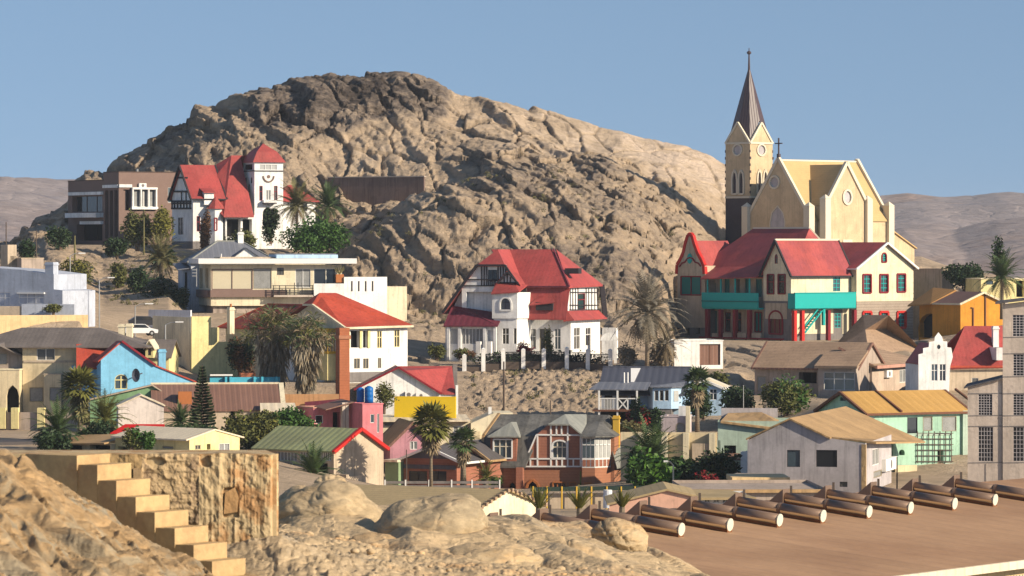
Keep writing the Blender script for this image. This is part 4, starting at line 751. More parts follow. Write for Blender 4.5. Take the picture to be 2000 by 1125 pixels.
# ---- the big villa in the middle
def b_mid():
    b = Bld('gabled_villa', 'large white villa with a big red roof and timbered gables, alone in the centre', 'house', 1112, 700, 520, -17)
    M_ = lambda px, y=0: b.X(px, y)
    yR = b.Y(1172); ym = 6.2; zr = b.Z(487, M_(1078, ym), ym); zk = b.Z(560); zl = b.Z(622)
    # ground floor
    x0 = M_(1020)
    b.house(x0, 0, .6, yR, 0, zl+.2, 'white', base=2, wF=[(1033.5, 642, 1047, 682, 'w'), (1054, 642, 1076, 690, 'g'), (1083, 642, 1095, 682, 'w')], wR=[(1121, 640, 1133, 682, 'w'), (1144, 640, 1154, 675, 'w')])
    # upper storey end wall (timber)
    mb = MB(); b.panel(mb, 'R', -.35, [(.5, zl), (yR, zl), (yR-.6, zk), (.5, zk)], [(1129, 573, 1143, 605, 'm')]); mb.build('timber_wall', 'white', b.root)
    b.lines('R', -.35, [(a, 563, a, 606) for a in (1113, 1118, 1123, 1128, 1144, 1149, 1155, 1161, 1167)]+[(1113, 571, 1166, 571), (1112, 596, 1169, 596), (1112, 605, 1170, 605)], 'dark_trim', 'timber', w=.06)
    # main roof: upper slope, half hip, lower mansard slope
    xl = M_(960, ym); xr = M_(1078, ym); e = .4
    r = MB(); r.slab([(x0-1, 0-e, zk), (.1, -e, zk), (xr, ym, zr), (xl, ym, zr)], .18)
    yb = yR+.3; r.slab([(.1, -e, zk), (.35, yb, zk+.1), (xr+.4, ym+.6, zr)], .18); r.slab([(.35, yb, zk+.1), (x0-1, yb, zk), (xl, ym, zr), (xr, ym, zr)], .18)
    r.build('main_roof', 'red_roof', b.root)
    lo = MB(); lo.slab([(M_(1023, -.9), -.95, zl), (M_(1106, -.9), -.95, zl), (M_(1112, -.2), .05, zk-.12), (M_(1029, 0), .05, zk-.12)], .18); lo.build('mansard_roof', 'red_roof', b.root)
    sk = MB().slab([(-.6, -.7, b.Z(626)), (.75, -.5, b.Z(624, .7, 0)), (.85, yR+.4, b.Z(621, .8, yR)), (-.2, yR+.2, b.Z(606, 0, yR)), (-.3, .1, b.Z(607))], .14); sk.build('skirt_roof', 'red_roof', b.root)
    bd = MB().bar((.15, yb, zk+.1), (.55, yb+.2, b.Z(620, .5, yR)), .3); bd.build('barge_board', 'dark_trim', b.root)
    # ridge and hip caps
    c = MB().bar((xr+.2, ym, zr+.05), (.12, -e, zk+.05), .09).bar((x0-1, -e, zk+.02), (.1, -e, zk+.02), .08); c.build('hip_cap', 'plum_roof', b.root)
    # eyebrow dormer
    d0, d1 = M_(1048, -.6), M_(1081, -.6); dz0, dz1 = b.Z(606, d0, -.9), b.Z(590, d0, -.9)
    MB().box(d0, d1, -1.0, 0, dz0, dz1).build('eyebrow_dormer', 'dark_trim', b.root); MB().slab([(d0-.8, -1.15, dz1-.35), (d1+.4, -1.15, dz1+.0), ((d0+d1)/2+.4, .1, dz1+1.3), ((d0+d1)/2-.6, .1, dz1+1.0)], .12).build('eyebrow_roof', 'red_roof', b.root)
    b.window('F', -1.02, 1050, 593, 1063, 604, 'd'); b.window('F', -1.02, 1066, 593, 1079, 604, 'd')
    sk2 = b.q(1118, 530, 2.5); MB().box(sk2.x-.9, sk2.x+.9, 2.2, 3.6, sk2.z-.3, sk2.z+.4).build('roof_hatch', 'dark_trim', b.root)
    # left gable wing, facing front
    yg = -1.5; gx0, gx1 = M_(902, yg), M_(1010, yg)
    zt = b.Z(517, gx0, yg); gz1 = b.Z(561, gx1, yg)
    mb = MB(); A = [b.uv('F', yg, *p) for p in ((902, 700), (1012, 700), (1012, 565), (989, 517), (932, 517), (902, 560))]
    b.panel(mb, 'F', yg, A, [(953, 527, 971, 547, 'd2'), (911, 570, 960, 607, 'hole')])
    mb.poly([(gx0, yg, -2), (gx0, 9, -2), (gx0, 9, b.Z(560)), (gx0, yg, b.Z(560))]); mb.build('gable_wall', 'white', b.root)
    # loggia back wall with a door
    lz0, lz1 = b.Z(607, gx0, yg), b.Z(570, gx0, yg); MB().box(M_(911, yg), M_(960, yg), yg+.66, yg+.72, lz0, lz1).build('loggia_wall', 'white', b.root); b.window('F', yg+.6, 931, 577, 943, 606, 'w')
    b.lines('F', yg, [(a, 519, a, 558) for a in (941, 946, 951, 973, 978, 983, 988)]+[(905, 546, 990, 546), (900, 558, 990, 558), (940, 519, 990, 519), (953, 548, 972, 548)]+[(a, 548, a, 557) for a in (955, 959, 963, 967)], 'dark_trim', 'timber', w=.075)
    # its roof: right slope lit, left catslide, half hip
    gxm = M_(972, ym); zrg = zr
    r = MB(); yf = yg-.5
    hipz = b.Z(517, gx0, yf); hl, hr = b.q(931, 518, yf), b.q(986, 518, yf); back = 9.5
    top0 = Vector((b.q(972, 487, 1.5).x, 1.5, zrg)); lowl, lowr = b.q(864, 611, yf), b.q(1016, 561, yf)
    r.slab([hr, lowr, (lowr.x+.3, ym, lowr.z), (top0.x+.3, back, zrg), tuple(top0)], .18)
    r.slab([hl, tuple(top0), (top0.x, back, zrg), (lowl.x, back, lowl.z), tuple(lowl)], .18); r.slab([hl, hr, tuple(top0)], .18)
    r.build('gable_roof', 'red_roof', b.root); MB().bar(hl, lowl, .16).bar(hr, lowr, .12).bar(hl, hr, .12).build('barge_board', 'dark_trim', b.root)
    # left lean wall under the catslide and the glazed porch
    yp = yg-2.2; px0, px1 = M_(870, yp), M_(968, yp); zp = b.Z(638, px0, yp)
    mb = MB(); b.panel(mb, 'F', yp, [(px0, -2.5), (px1, -2.5), (px1, zp), (px0, zp)], [(880, 642, 893, 672, 'wg'), (902, 642, 943, 672, 'wg'), (953, 645, 963, 690, 'hole')]); mb.box(px0, px1, yp+.3, yp+.4, -2.5, zp); mb.poly([(px0, yp, -2.5), (px0, 6, -2.5), (px0, 6, zp), (px0, yp, zp)])
    mb.build('porch_wall', 'white', b.root)
    wl = MB().ext([b.q(868, 638, yg+1), b.q(902, 638, yg+1), b.q(902, 566, yg+1)], (0, 7, 0)); wl.build('lean_wall', 'white', b.root)
    r = MB(); A0, A1 = b.q(866, 636, yp-.4), b.q(972, 636, yp-.4); B0, B1 = b.q(880, 597, yg+.05), b.q(968, 613, yg-.02)
    r.slab([A0, A1, (A1.x, yg, b.Z(612, A1.x, yg)), (b.X(902, yg), yg, b.Z(600, gx0, yg)), (b.X(880, yg), yg+.6, b.Z(597, gx0, yg))], .15); r.slab([A0, (b.X(880, yg), yg+.6, b.Z(597, gx0, yg)), (A0.x, 5, A0.z)], .15); r.build('porch_roof', 'plum_roof', b.root)
    for px in (876, 898, 947, 967): p = M_(px, yp-.15); MB().box(p-.18, p+.18, yp-.3, yp-.02, -.2, zp-.05).build('porch_post', 'white', b.root)
    for px in (935, 956): p = M_(px, yp-1.5); MB().box(p-.3, p+.3, yp-1.8, yp-1.2, -2, b.Z(667, p, yp-1.5)).build('gate_pier', 'white', b.root)
    # entrance bay with arched window and small timber gable
    ye = yg-1.6; ex0, ex1 = M_(964, ye), M_(1009, ye); exr = M_(1028, yg)
    zt2 = b.Z(571, ex0, ye)
    def prism(z0, z1, nm, wins, m='white', o=0):
        mb = MB(); pr = [(ex0-o, ye-o), (ex1+o, ye-o), (exr+o, yg-o*.3), (exr+o, 2), (ex0-o, 2)]
        b.panel(mb, 'F', ye-o, [(ex0-o, z0), (ex1+o, z0), (ex1+o, z1), (ex0-o, z1)], wins)
        for k in range(1, 5): a, c = pr[k], pr[(k+1) % 5]; mb.poly([(*a, z0), (*c, z0), (*c, z1), (*a, z1)])
        mb.poly([(*a, z1) for a in pr]); mb.build(nm, m, b.root)
    prism(b.Z(622, ex0, ye), zt2, 'bay_wall', [(976.5, 581, 998.5, 606, 'd2', dict(arch=.8, sur=('white_trim', .1)))], o=.15); prism(-2.5, b.Z(622, ex0, ye)-.01, 'bay_base', [(981, 641, 994, 672, 'w'), (1003, 641, 1009, 672, 'w1')])
    a, c = b.q(959, 573, ye-.5), b.q(1014, 569, ye-.5); MB().slab([a, c, b.q(1030, 556, yg+.4), b.q(1005, 553, yg-.3), b.q(969, 553, yg-.3)], .15).build('bay_roof', 'red_roof', b.root)
    g0, g1, gt = b.q(973, 553, yg-.4), b.q(1012, 553, yg-.4), b.q(991, 531, yg-.4); MB().ext([g0, g1, gt], (0, 3, 0)).build('small_gable', 'white', b.root)
    r = MB(); up = Vector((0, 0, .12)); r.slab([g0+Vector((-.4, -.3, -.2)), gt+up+Vector((0, -.3, 0)), gt+up+Vector((0, 3.2, 0)), g0+Vector((-.4, 3.2, -.2))], .14); r.slab([g1+Vector((.4, -.3, -.2)), gt+up+Vector((0, -.3, 0)), gt+up+Vector((0, 3.2, 0)), g1+Vector((.4, 3.2, -.2))], .14); r.build('small_gable_roof', 'red_roof', b.root)
    b.lines('F', yg-.4, [(985, 541, 985, 552), (991, 534, 991, 552), (997, 541, 997, 552), (976, 552, 1010, 552)], 'dark_trim', 'timber', w=.07)
    b.lines('F', yg-.72, [(972, 554, 991, 531.5), (991, 531.5, 1013, 554)], 'dark_trim', 'barge_board', w=.1)
    # white annexe on the right
    MB().box(M_(1176, 8), M_(1203, 8), 8, 9, -2, b.Z(640, 1, 8)).build('annexe', 'white', b.root)
b_mid()
# ---- house with the orange-red hipped roof and the white sunlit wall
def b_hip():
    b = Bld('red_hipped_house', 'cream and white two-storey house with orange-red roof, behind the shaggy palms and brick chimney', 'house', 675, 742, 470, 33)
    x1 = b.X(796); ym = b.Y(604, -.4); y1 = 2*ym; ze = b.Z(642); zr = b.Z(590, 0, ym)
    b.house(0, x1, 0, y1, 0, ze, 'white', base=2, wF=[(685, 646, 703, 679, 'hole'), (709, 646, 719, 679, 'hole'), (736.5, 646, 746, 680, 'y'), (770, 644, 780.5, 678, 'y'), (691, 700, 703, 720, 'g'), (709, 700, 720, 720, 'g'), (738, 699, 744.5, 719, 'g')], wL=[(655, 690, 664, 724, 'hole'), (612, 655, 622, 690, 'd')])
    for px in (681, 705.5, 721): p = b.X(px, -.1); MB().box(p-.16, p+.16, -.14, .1, b.Z(680), b.Z(645)).build('column', 'yellow_cream', b.root)
    b.strip('F', 0, 676, 726, 796, 745, .12, 'grey_stone', 'plinth'); b.strip('F', 0, 676, 721, 796, 726, .08, 'white_trim', 'band')
    MB().ext([(.02, -.02, ze), (.02, y1, ze), (.02, ym, zr-.1)], (.2, 0, 0)).build('pediment', 'pale_cream', b.root)
    R1 = b.q(657, 572, ym); L1 = b.q(624, 572, ym); A = b.q(674, 639, -.6); C = b.q(807, 635, -.6); G = Vector((-.6, ym, b.Z(590, 0, ym)))
    G2 = Vector((-.6, ym*.86, b.Z(593, 0, ym)))
    r = MB(); r.slab([A, C, R1, L1, G2], .18); r.slab([C, (C.x, y1+.6, C.z), R1], .18); r.slab([G2, L1, (-.6, ym*1.14, G2.z)], .18); r.slab([(-.6, ym*1.14, G2.z), L1, R1, (C.x, y1+.6, C.z), (-.6, y1+.6, A.z)], .18)
    ro = r.build('roof', 'orange_red_roof', b.root); MB().bar(A+Vector((0, 0, -.12)), C+Vector((0, 0, -.12)), .12).bar(A+Vector((0, 0, -.12)), G2+Vector((0, 0, -.14)), .14).bar(G2+Vector((0, 0, -.14)), (-.6, ym*1.14, G2.z-.14), .12).build('fascia', 'pale_cream', ro)
    # yellow bay
    b.strip('L', 0, 632, 691, 657, 742, 1.2, 'yellow_cream', 'bay_base'); b.strip('L', 0, 632, 641, 657, 690.5, 1.15, 'gold_paint', 'bay'); 
    for px in (635, 641, 647, 652): b.strip('L', -1.15, px, 650, px+3.4, 686, .03, 'glass', 'bay_pane')
    # lower wing to the left
    y2 = b.Y(441, 1.5); zw = b.Z(640, 1.5, y1)
    b.house(1.5, 9, y1+.02, y2, 0, zw, 'pale_cream', zr=b.Z(597, 5, y1+4), kind='hip', axis='y', roof='orange_red_roof', oh=.7, base=3, wL=[(447, 662, 456, 690, 'hole'), (480, 655, 492, 690, 'd')], name='wing_wall', ridge='orange_red_roof')
    b.chimney(449, 600, 458, 628, y2-5, 'pale_cream')
b_hip()
# ---- white house with red roof, yellow wall in front
def b_whitered():
    b = Bld('red_gable_house', 'bright white gabled house with a red roof beside the yellow wall, below the bare bank', 'house', 857, 812, 458, 5)
    x0 = b.X(700); xm = b.X(778); ze, zr = b.Z(766), b.Z(717); ym = 5.5
    mb = MB(); o_ = [(x0, -3), (0, -3), (0, ze), (xm, zr), (x0, b.Z(757))]; b.panel(mb, 'F', 0, o_); b.panel(mb, 'F', ym, o_); b.panel(mb, 'R', 0, [(0, -3), (ym, -3), (ym, ze), (0, ze)]); b.panel(mb, 'L', x0, [(0, -3), (ym, -3), (ym, ze), (0, ze)]); mb.build('wall', 'white', b.root)
    xr = b.X(888, 1.5); zq = b.Z(715, 0, ym); zf = b.Z(768, 0, .6)
    r = MB(); r.slab([(xm+.02, .5+ym*.0, zr-.3), (.6, .3, zf), (xr, .3, zf), (xr, ym, zq), (xm, ym, zq)], .16); r.slab([(xm, ym, zq), (xr, ym, zq), (xr, 11, zf), (x0, 11, zf)], .16)
    s_ = (zr-ze)/(0-xm); r.slab([(xm, -.4, zr+.08), (.3, -.4, ze-.3*s_+.08), (.3, .45, ze-.3*s_+.08), (xm, .45, zr+.08)], .14); r.slab([(xm, -.4, zr+.08), (x0-.5, -.4, b.Z(760)+.05), (x0-.5, ym, b.Z(760)), (xm, ym, zr+.08)], .16)
    ro = r.build('roof', 'red_roof', b.root); MB().bar((xm, -.42, zr), (.3, -.42, ze-.3*s_), .1).bar((xm, -.42, zr), (x0-.5, -.42, b.Z(760)-.03), .1).build('barge_board', 'maroon', ro)
    MB().box(xr+.02, xr+.3, .2, .9, -3, b.Z(752, xr, 1)).build('parapet', 'white', b.root)
    MB().box(.05, xr, .5, 1.2, -3, b.Z(769)).build('side_wall', 'white', b.root)
    b.aircon('F', 0, 791, 765, 805, 776); b.aircon('F', 0, 812, 768, 832, 776)
    c = b.q(889, 712, 6); MB().box(c.x-.25, c.x+.25, 6, 6.6, c.z-3.4, c.z).build('chimney', 'grey_stone', b.root)
b_whitered()
def wall_thing(name, label, px0, px1, py0, py1, d, yaw, m, th=.3, cap=None, cat='wall', base=1.0, wins=()):
    b = Bld(name, label, cat, px0, py1, d, yaw); x1 = b.X(px1); z1 = b.Z(py0); mb = MB()
    b.panel(mb, 'F', 0, [(0, -base), (x1, -base), (x1, z1), (0, z1)], wins); b.panel(mb, 'F', th, [(0, -base), (x1, -base), (x1, z1), (0, z1)])
    for x in (0, x1): mb.poly([(x, 0, -base), (x, th, -base), (x, th, z1), (x, 0, z1)])
    mb.poly([(0, 0, z1), (x1, 0, z1), (x1, th, z1), (0, th, z1)]); mb.build('wall_panel', m, b.root)
    if cap: MB().box(-.05, x1+.05, -.06, th+.06, z1+.01, z1+.14).build('coping', cap, b.root)
    b.root['kind'] = 'thing'; return b
b = wall_thing('yellow_wall', 'bright yellow boundary wall in front of the white red-roofed house', 770, 890, 774, 812, 452, -10, 'yellow', base=2, wins=[(866, 790, 869, 799, 'slot')])
# ---- pink house with the blue water tanks on its flat roof
def b_pink():
    b = Bld('pink_house', 'pink flat-roofed house with small white windows and blue tanks on top, behind the green roof', 'house', 708, 862, 420, 28)
    x1 = b.X(748); y1 = b.Y(676); z1 = b.Z(790)
    b.house(0, x1, 0, y1, 0, z1, 'pink', base=2, trim='pink', wF=[(723.5, 809, 731.5, 826, 'w1'), (736.5, 808, 741, 845, 'w1')])
    b.house(b.X(612, 5), -.02, 5, 9, 0, b.Z(796, 0, 5), 'pink', base=2, trim='dusty_pink', wF=[(616, 811, 631, 827, 'w1'), (650, 805, 664, 838, 'hole')], name='side_wall')
    p = b.q(670, 785, -.5); 
    for px, m in ((667, 'concrete'), (674, 'concrete')): p = b.X(px, 3); MB().box(p-.15, p+.2, 2.5, 2.9, 0, b.Z(786, p, 3)).build('pillar', m, b.root)
    MB().slab([(b.X(622, 4), 2.2, b.Z(800)), (b.X(676, 4), 2.2, b.Z(786)), (b.X(676, 5), 6, b.Z(783)), (b.X(622, 5), 6, b.Z(796))], .1).build('lean_roof', 'brown_sheet', b.root)
    def tank(px, py0, py1, w, y, label):
        a, c = b.q(px, py0, y), b.q(px, py1, y); r_ = w/2*b.m; ww = b.root.matrix_basis; n = 14; hh = a.z-c.z
        pr = [(0, .0), (r_, .0), (r_, hh*.3), (r_*.97, hh*.32), (r_, hh*.34), (r_, hh*.62), (r_*.97, hh*.64), (r_, hh*.66), (r_, hh*.9), (r_*.55, hh*.98)]
        t = empty('water_tank', label, 'water tank', b.root.matrix_basis @ Vector((c.x, y, z1+.11)))
        mb = MB().tube([(0, 0, z) for _, z in pr[1:]], [q for q, _ in pr[1:]], n); mb.build('tank_body', 'tank_blue', t, True); MB().tube([(0, 0, hh*.98), (0, 0, hh*1.02)], r_*.4, 10).build('tank_lid', 'tank_blue', t)
    bpy.context.view_layer.update()
    tank(720.5, 757, 789, 17, 1.6, 'larger bright blue plastic water tank on the pink roof, in the sun'); tank(704, 760, 789, 15, 2.6, 'darker blue water tank on the pink roof, left of the sunlit tank')
b_pink()
# ---- cream hall with green roof
def b_green():
    b = Bld('green_roofed_hall', 'cream hall with an olive green metal roof and red gable edges, left of centre', 'house', 652, 951, 392, 52)
    x1 = b.X(749); y1 = b.Y(498); ze = b.Z(879)
    b.house(0, x1, 0, y1, 0, ze, 'beige', zr=b.Z(838, x1/2, 0), axis='y', roof='green_roof', oh=.25, ohe=.35, base=2, wL=[(541, 883, 580, 900, 'wg'), (586, 883, 617, 900, 'wg'), (622, 883, 647, 900, 'wg'), (543, 904, 576, 940, 'wg'), (590, 904, 640, 940, 'hole')])
    xm = x1/2; zr = b.Z(838, xm, 0); s_ = (zr-ze)/xm
    MB().bar((-.4, -.3, ze-.4*s_), (xm, -.3, zr+.02), .16).bar((x1+.4, -.3, ze-.4*s_), (xm, -.3, zr+.02), .16).build('barge_board', 'bright_red', b.root)
    MB().box(.3, .7, -1.3, -.02, -1, 1.2).box(.7, 3.2, -1.3, -1.1, -1, 1.0).build('yard_wall', 'beige', b.root)
b_green()
# ---- pink gabled house and pale sheds behind the palms
M('mauve_pink', (.52, .25, .29), streak=.1)
def b_pinkgable():
    b = Bld('pink_gabled_house', 'dusty pink gabled house with one white-framed window, half hidden behind the tall fan palm', 'house', 762, 905, 436, 10)
    b.house(0, b.X(850), 0, 9, 0, b.Z(868), 'mauve_pink', zr=b.Z(825), axis='y', roof='tan_roof', oh=.4, trim='brown_sheet', base=2, wF=[(800.5, 862, 815, 878, 'wc')])
    b = Bld('pale_roofed_sheds', 'row of low cream buildings with pale sheet roofs behind the pink gabled house', 'building', 748, 850, 448, 4)
    x1 = b.X(918); b.house(0, x1, 0, 7, 0, b.Z(822), 'pale_cream', base=2, wF=[(752, 824, 800, 831, 'gc'), (885, 832, 905, 845, 'wc')]); MB().slab([(-.4, -.8, b.Z(821)), (x1, -.8, b.Z(821)), (x1, 7.4, b.Z(812, 0, 4)), (-.4, 7.4, b.Z(812, 0, 4))], .14).build('roof', 'pale_roof', b.root)
    x2 = b.X(1000); MB().ext([(x1+.02, -1.5, -2), (x2, -1.5, -2), (x2, -1.5, b.Z(806)), (b.X(965, -1.5), -1.5, b.Z(806)), (x1+.02, -1.5, b.Z(826))], (0, 6, 0)).build('end_wall', 'pale_cream', b.root); p = b.q(957, 795, 0); MB().box(p.x-.18, p.x+.18, 0, .36, p.z-1.4, p.z).build('chimney', 'white', b.root)
    MB().box(b.X(915, -2), b.X(938, -2), -2.2, -1.52, -1, b.Z(842)).build('lean_to', 'cream', b.root)
b_pinkgable()
# ---- low shaded bungalow
def b_bungalow():
    b = Bld('shaded_bungalow', 'low brown bungalow with grey gables standing in shade behind the wooden fence', 'house', 892, 950, 424, -27)
    x0 = b.X(788); ze = b.Z(897); b.house(x0, 0, 0, 9, 0, ze, 'brick_red', zr=b.Z(874), axis='y', roof='dark_roof', oh=.5, ohe=.9, trim='white_trim', base=2, wF=[(799, 920, 834, 940, 'd2'), (838, 920, 872, 940, 'd2')])
    b.strip('F', 0, 789, 908, 890, 916, .15, 'blue_grey_roof', 'lintel_band'); xm = x0/2; MB().ext([(x0+.3, -.04, ze), (-.3, -.04, ze), (xm, -.04, b.Z(877))], (0, -.06, 0)).build('gable_panel', 'blue_grey_roof', b.root)
    MB().box(b.X(752, -1), x0-.05, -1, 6, -2, b.Z(905)).build('garage', 'pale_green', b.root); MB().box(b.X(750, -1), x0-.02, -1.3, 6.2, b.Z(905)+.02, b.Z(900)).build('garage_roof', 'pale_roof', b.root)
    y0 = 5; b.house(b.X(868, y0), b.X(952, y0), y0, 15, 0, b.Z(893, 0, y0), 'brick_red', zr=b.Z(862, 0, y0), axis='y', roof='dark_roof', oh=.5, trim='tan_roof', base=2, name='rear_wall', wF=[(905, 905, 925, 935, 'd')])
b_bungalow()
# ---- the brick house with white half-timber lines
def b_brick():
    b = Bld('brick_house', 'red-brown brick house with a grey mansard roof, white timber lines and a glazed bay', 'house', 1136, 954, 430, -9)
    X_ = lambda px, y=0: b.X(px, y)
    zt = b.Z(911); x0 = X_(1018)
    mb = MB(); b.panel(mb, 'F', 0, [(x0, -1.5), (0, -1.5), (0, zt), (x0, zt)], [(1028, 937, 1053, 957, 'ty', dict(arch=1.0, sur=('terracotta', .12))), (1080, 942, 1106, 954, 'tw', dict(sur=('terracotta', .07))), (1113, 942, 1125, 953, 'tw')]); mb.poly([(x0, 0, -1.5), (x0, 12, -1.5), (x0, 12, zt), (x0, 0, zt)]); mb.build('brick_wall', 'brick', b.root)
    # mansard gable
    out = [(1021, 911), (1048, 849), (1074, 827), (1110, 827), (1133, 849), (1142, 858), (1142, 911)]; yg = -.12
    mb = MB(); b.panel(mb, 'F', yg, [b.uv('F', yg, *p) for p in out], [(1079, 860, 1107.5, 895, 'bc', dict(arch=.5, sur=('white_trim', .08)))]); mb.build('gable_wall', 'brick_red', b.root)
    b.lines('F', yg, [(1022, 911, 1140, 911), (1029, 896, 1140, 896), (1048, 849, 1136, 850), (1050, 850, 1050, 896), (1076, 828, 1076, 910), (1109, 828, 1109, 910), (1087, 828, 1087, 850), (1097, 828, 1097, 850), (1021, 911, 1048, 849), (1036, 896, 1036, 910), (1050, 896, 1050, 910), (1087, 896, 1087, 910), (1098, 896, 1098, 910), (1120, 896, 1120, 910), (1134, 850, 1134, 910)], 'white_trim', 'timber', w=.075)
    # roofs
    yb = 6.0; yr = 5.5; zr = b.Z(809, X_(1000, yr), yr)
    r = MB(); xl = X_(976, yr); xr = X_(1190, yr)
    e0 = b.q(946, 851, .4); e1 = b.q(1180, 851, .4)
    r.slab([e0, (X_(1062, .4), .4, e0.z), (X_(1085, yr), yr, zr), (xl, yr, zr)], .16); r.slab([(X_(1062, .4), .4, e0.z), (X_(1150, .4), .4, e0.z), (X_(1195, 4), 4, b.Z(835)), (xr, yr, zr), (X_(1085, yr), yr, zr)], .16)
    r.slab([(e0.x, 11, e0.z), e0, (xl, yr, zr)], .16); r.slab([(e0.x, 11, e0.z), (xl, yr, zr), (xr, yr, zr), (xr+2, 11, e0.z)], .16); r.build('upper_roof', 'slate_roof', b.root)
    m0 = b.q(936, 910, -.8); MB().slab([m0, (X_(1026, -.8), -.8, m0.z), (X_(1052, .4), .4, e0.z-.05), e0], .2).build('mansard_roof', 'slate_roof', b.root); MB().bar(m0+Vector((-.05, 0, 0)), e0+Vector((-.08, 0, 0)), .14).bar(e0+Vector((-.08, 0, 0)), (xl-.08, yr, zr), .14).build('verge', 'tan_roof', b.root)
    MB().slab([b.q(942, 911, -1.4), b.q(958, 911, -1.4), b.q(955, 898, -.6), b.q(944, 898, -.6)], .2).build('kick_roof', 'zinc_roof', b.root)
    # gable cap roof (half hip) and right slope
    yf = yg-.4; h0, h1 = b.q(1071, 828, yf), b.q(1112, 828, yf); tp = b.q(1103, 809, 1.8); tp2 = (X_(1145, yr), yr, zr+.05)
    g = MB(); g.slab([h0, h1, tp], .16); g.slab([h1, b.q(1139, 850, yf), (X_(1165, 4), 4, b.Z(850, 0, 4)), tp2, tp], .16); g.slab([h0, tp, tp2, (X_(1060, 4), 4, b.Z(832, 0, 4))], .16); g.build('gable_roof', 'zinc_roof', b.root)
    # glazed bay
    yb_ = -.9; p = [(X_(1135, -.1), -.1), (X_(1137, yb_), yb_), (X_(1162, yb_), yb_), (X_(1189, -.1)+.1, .6), (X_(1189, -.1)+.1, 3)]; z0, z1 = b.Z(911), b.Z(851)
    for za, zb_, nm, m in ((-1.5, z0-.1, 'bay_base', 'brick'), (z0-.09, z1, 'bay_wall', 'white_trim')):
        mb = MB()
        for a, c in zip(p, p[1:]): mb.poly([(*a, za), (*c, za), (*c, zb_), (*a, zb_)])
        mb.poly([(*a, zb_) for a in p]); mb.poly([(*a, za) for a in p]); mb.build(nm, m, b.root)
    def face_panes(a, c, n, nm='bay_window'):
        a, c = Vector((*a, 0)), Vector((*c, 0)); d = (c-a); nr = Vector((d.y, -d.x, 0)).normalized()
        for k in range(n):
            q0, q1 = a+d*((k+.12)/n), a+d*((k+.88)/n); za, zb_ = b.Z(893), b.Z(856)
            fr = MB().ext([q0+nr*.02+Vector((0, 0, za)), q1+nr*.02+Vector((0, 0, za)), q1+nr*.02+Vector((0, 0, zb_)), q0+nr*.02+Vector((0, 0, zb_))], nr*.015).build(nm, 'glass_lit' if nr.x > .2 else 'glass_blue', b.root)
            zz = za+(zb_-za)*.68; MB().bar(q0+nr*.04+Vector((0, 0, zz)), q1+nr*.04+Vector((0, 0, zz)), .05).build('transom', 'white_trim', fr)
            pa, pb = b.Z(910), b.Z(897); MB().ext([q0+nr*.02+Vector((0, 0, pa)), q1+nr*.02+Vector((0, 0, pa)), q1+nr*.02+Vector((0, 0, pb)), q0+nr*.02+Vector((0, 0, pb))], nr*.015).build('bay_panel', 'brick_red', b.root)
    face_panes(p[1], p[2], 3); face_panes(p[2], p[3], 4)
    r = MB(); e = [b.q(1132, 852, yb_-.5), b.q(1163, 852, yb_-.6), (p[3][0]+.5, .2, z1), (p[3][0]+.5, 4, z1)]; t0, t1 = (X_(1150, 4), 4, b.Z(823, 0, 4)), (X_(1172, 4), 4, b.Z(822, 0, 4))
    r.slab([e[0], e[1], t1, t0], .14); r.slab([e[1], e[2], t1], .14); r.slab([e[2], e[3], t1], .14); r.slab([e[0], t0, (e[0].x, 4, z1)], .14); r.build('bay_roof', 'slate_roof', b.root)
    b.window('F', yb_, 1141, 943, 1156, 955, 'tw', sur=('terracotta', .08)) if False else None
    b.strip('F', yb_, 1141, 942, 1157, 958, .05, 'terracotta', 'basement_window')
    # dormer wing on the left
    yd = -.6; d0, d1 = X_(958, yd), X_(1009, yd); zd0, zd1 = b.Z(912), b.Z(852)
    mb = MB(); b.panel(mb, 'F', yd, [(d0, zd0), (d1, zd0), (d1, zd1), (d0, zd1)], [(964, 858, 1000, 895, 'bc', dict(sur=('white_trim', .07)))]); mb.poly([(d1, yd, zd0), (d1, 4, zd0), (d1, 4, zd1), (d1, yd, zd1)]).poly([(d0, yd, zd0), (d0, 4, zd0), (d0, 4, zd1), (d0, yd, zd1)]); mb.build('dormer', 'brick_red', b.root)
    r = MB(); a, c = b.q(952, 852, yd-.4), b.q(1013, 852, yd-.4); t = b.q(998, 824, 1.2); r.slab([a, c, t], .14); r.slab([c, b.q(1026, 852, 3), b.q(1012, 824, 4.5), t], .14); r.slab([a, t, b.q(1012, 824, 4.5), (a.x, 4, a.z)], .14); r.build('dormer_roof', 'zinc_roof', b.root)
    mb = MB(); xw = X_(946, 0); b.panel(mb, 'F', -.2, [(xw, -1.5), (x0-.02, -1.5), (x0-.02, zt), (xw, zt)], [(994, 940, 1008, 957, 'ty', dict(arch=.5))]); mb.poly([(xw, -.2, -1.5), (xw, 11, -1.5), (xw, 11, zt), (xw, -.2, zt)]); mb.build('wing_wall', 'brick', b.root)
    MB().box(X_(1008, -1.2), X_(1021, -1.2), -1.3, -.22, -1.5, b.Z(913)).build('stair_tower', 'brick_red', b.root)
    # right end
    MB().slab([b.q(1190, 860, 1.2), b.q(1205, 912, -.2), (X_(1232, 6), 6, zt), (X_(1208, 6), 6, b.Z(862))], .2).build('end_roof', 'zinc_roof', b.root)
    b.strip('F', .65, 1188, 850, 1200, 955, .0, 'brick', 'end_wall', inn=6)
    b.chimney(1197, 812, 1209, 860, 4, 'gold_paint', pots=0)
b_brick()
